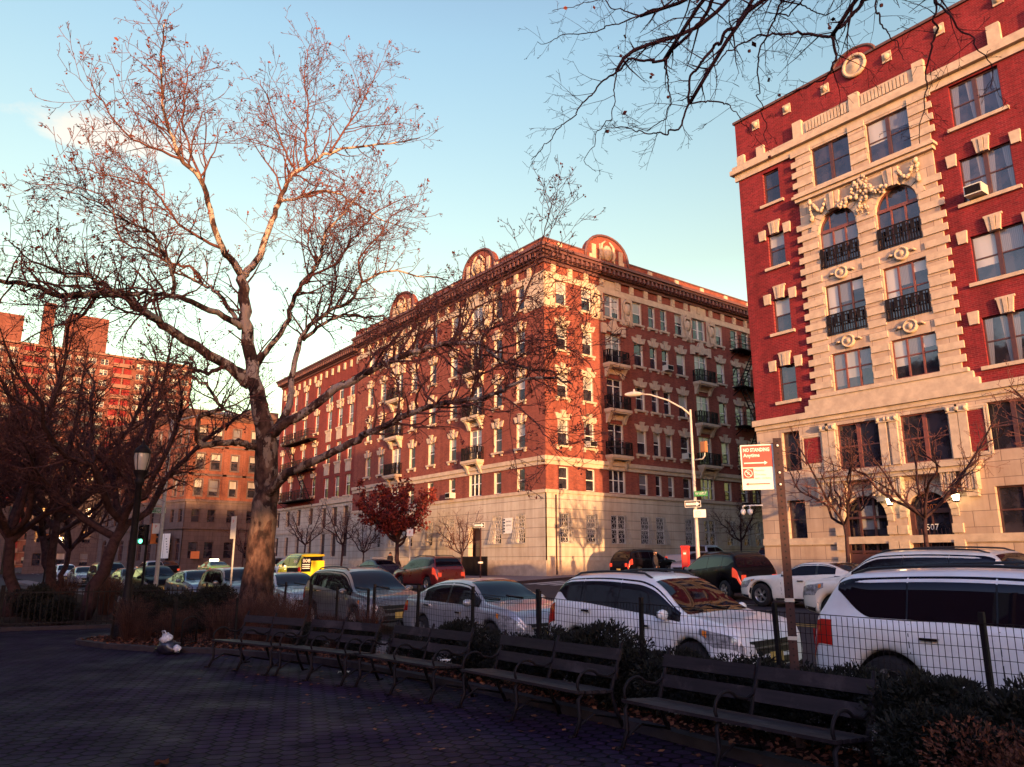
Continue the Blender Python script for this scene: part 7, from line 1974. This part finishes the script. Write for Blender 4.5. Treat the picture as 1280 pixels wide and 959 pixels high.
EVT = MB(); EVT.lathe([(.3,0),(.22,1),(.18,SHZ0+1)],8); EVT = EVT.mesh('trunk', M['bark_dark'])
ux, uy = math.sin(SUNA), math.cos(SUNA)        # horizontal direction towards the sun
px_, py_ = -uy, ux
def qpos(q, d): return (ux*d+px_*q*QS, uy*d+py_*q*QS)
QS = 1 if py_ > 0 else -1
i = 0
for q in [-33+3.1*k for k in range(16)]:
    x, y = qpos(q, 33+3*(i % 2))
    k = 2 if q > 5.5 else i % 2
    if q < 10.6: tree_obj('added_evergreen', EVT, EV[k], (x,y,.0), i*1.3, 'unseen evergreen added behind the viewer to shade the foreground', 'evergreens added behind the viewer for shade')
    i += 1
def hedge_k(q): return interp([(-45,1.45),(-2.6,1.45),(-1.6,.86),(2.6,.86),(3.2,.84),(6.2,.84),(7.0,1.25),(12,1.2),(15,1.0),(40,1.0)], q)  # added shade caster; height shaped so sun still reaches trunk and sign
b = MB(); x0, y0 = qpos(-45, 46); x1, y1 = qpos(40, 46)
rr_ = random.Random(6); n = 150; rows = []
for j, (off, z) in enumerate(((-.6,0),(-.7,HEDGE*.6),(-.45,HEDGE),(.45,HEDGE),(.7,HEDGE*.6),(.6,0))):
    rows.append([(x0+(x1-x0)*i/n+ux*off+rr_.gauss(0,.06), y0+(y1-y0)*i/n+uy*off+rr_.gauss(0,.06), z*hedge_k(-45+85*i/n)+(rr_.gauss(0,.14) if z > .1 else 0)) for i in range(n+1)])
b.grid(rows,0,False); tag(b.build('hedge', M['evergreen']), 'long clipped hedge added unseen behind the viewer to shade the foreground', 'hedge')
# ------------------------------------------------------------------ light, sky, camera
sun = bpy.data.lights.new('sun','SUN'); sun.energy = 3.0; sun.angle = R(.5); sun.color = (1.0,.56,.25)
so = bpy.data.objects.new('sun', sun); COL.objects.link(so)
dirv = Vector((-math.sin(SUNA)*math.cos(SUNE), -math.cos(SUNA)*math.cos(SUNE), -math.sin(SUNE)))
so.rotation_euler = dirv.to_track_quat('-Z','Y').to_euler(); so.location = (40,-10,20)
w = bpy.data.worlds.new('World'); S.world = w; w.use_nodes = True
t = NT(w); bg = w.node_tree.nodes['Background']
sky = t.node('ShaderNodeTexSky'); sky.sky_type = 'NISHITA'; sky.sun_disc = False; sky.sun_elevation = SUNE; sky.sun_rotation = SUNA
sky.altitude = 50; sky.air_density = 1.0; sky.dust_density = 1.6; sky.ozone_density = 1.5
co = t.node('ShaderNodeTexCoord').outputs['Generated']
sp = t.node('ShaderNodeSeparateXYZ'); t.link(co, sp.inputs[0])
tint = t.ramp(sp.outputs[2], SKYTINT)
sc_ = t.node('ShaderNodeVectorMath', operation='SCALE'); t.link(tint, sc_.inputs[0]); sc_.inputs['Scale'].default_value = SKYGAIN
col = t.mix(1.0, sky.outputs[0], sc_.outputs[0], 'MULTIPLY')
# unseen sky behind the viewer: added fill for fronts and cars, dimmed either side
sd = t.node('ShaderNodeVectorMath', operation='DOT_PRODUCT'); t.link(co, sd.inputs[0]); sd.inputs[1].default_value = FILL_DIR
col = t.mix(1.0, col, t.ramp(t.math('MULTIPLY_ADD', sd.outputs['Value'], .5, .5), [(.52,(1,1,1)),(.60,(.42,.34,.52)),(.70,(.55,.46,.70)),(.90,SKYFILL)]), 'MULTIPLY')
# one small evening cloud
def vsub(a, b): 
    n = t.node('ShaderNodeVectorMath', operation='SUBTRACT'); t.link(a, n.inputs[0]); n.inputs[1].default_value = b; return n.outputs[0]
cd = Vector(CLOUD).normalized()
e = Vector((-cd.y,cd.x,0)).normalized()
def dot(a, b):
    n = t.node('ShaderNodeVectorMath', operation='DOT_PRODUCT'); t.link(a, n.inputs[0]); n.inputs[1].default_value = b; return n.outputs['Value']
up = cd.cross(e)*-1
if up.z < 0: up = -up
dv = vsub(co, cd); cu = dot(dv, e); cv = dot(dv, up); cw = dot(co, cd)
nz = t.noise(t.mapping(co,(16,16,30)), 1.0, 5, .6)
rad = t.math('ADD', t.math('POWER', t.math('DIVIDE', cu, .105), 2.0), t.math('POWER', t.math('DIVIDE', cv, .022), 2.0))
mask = t.math('MULTIPLY', t.ramp(t.math('ADD', rad, t.math('MULTIPLY', t.math('SUBTRACT', nz, .5), 3.2)), [(.0,.62),(1.0,0.0)]), t.math('GREATER_THAN', cw, .5))
lum = t.math('MULTIPLY', mask, 1.25)
cloudc = t.mix(1.0, sky.outputs[0], (CLOUDC[0],CLOUDC[1],CLOUDC[2]), 'MULTIPLY')
col = t.mix(lum, col, cloudc)
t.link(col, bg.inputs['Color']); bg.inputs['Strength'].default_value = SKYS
cam = bpy.data.cameras.new('camera'); co_ = bpy.data.objects.new('camera', cam); COL.objects.link(co_)
F_, HZ_ = 960.0, 702.0
th = math.atan((HZ_-479.5)/F_); az = R(37)
fw = Vector((-math.cos(az)*math.cos(th), math.sin(az)*math.cos(th), math.sin(th)))
co_.location = (0,0,EYE); co_.rotation_euler = fw.to_track_quat('-Z','Y').to_euler()
cam.sensor_width = 36; cam.lens = 36*F_/1280; cam.clip_end = 3000; cam.clip_start = .05
S.camera = co_
S.view_settings.view_transform = 'Standard'; S.view_settings.look = 'None'; S.view_settings.exposure = EXPO; S.view_settings.gamma = 1
S.cycles.use_denoising = True; S.cycles.max_bounces = 5; S.cycles.diffuse_bounces = 2; S.cycles.glossy_bounces = 3; S.cycles.transmission_bounces = 2; S.cycles.caustics_reflective = False; S.cycles.caustics_refractive = False
S.cycles.sample_clamp_indirect = 4
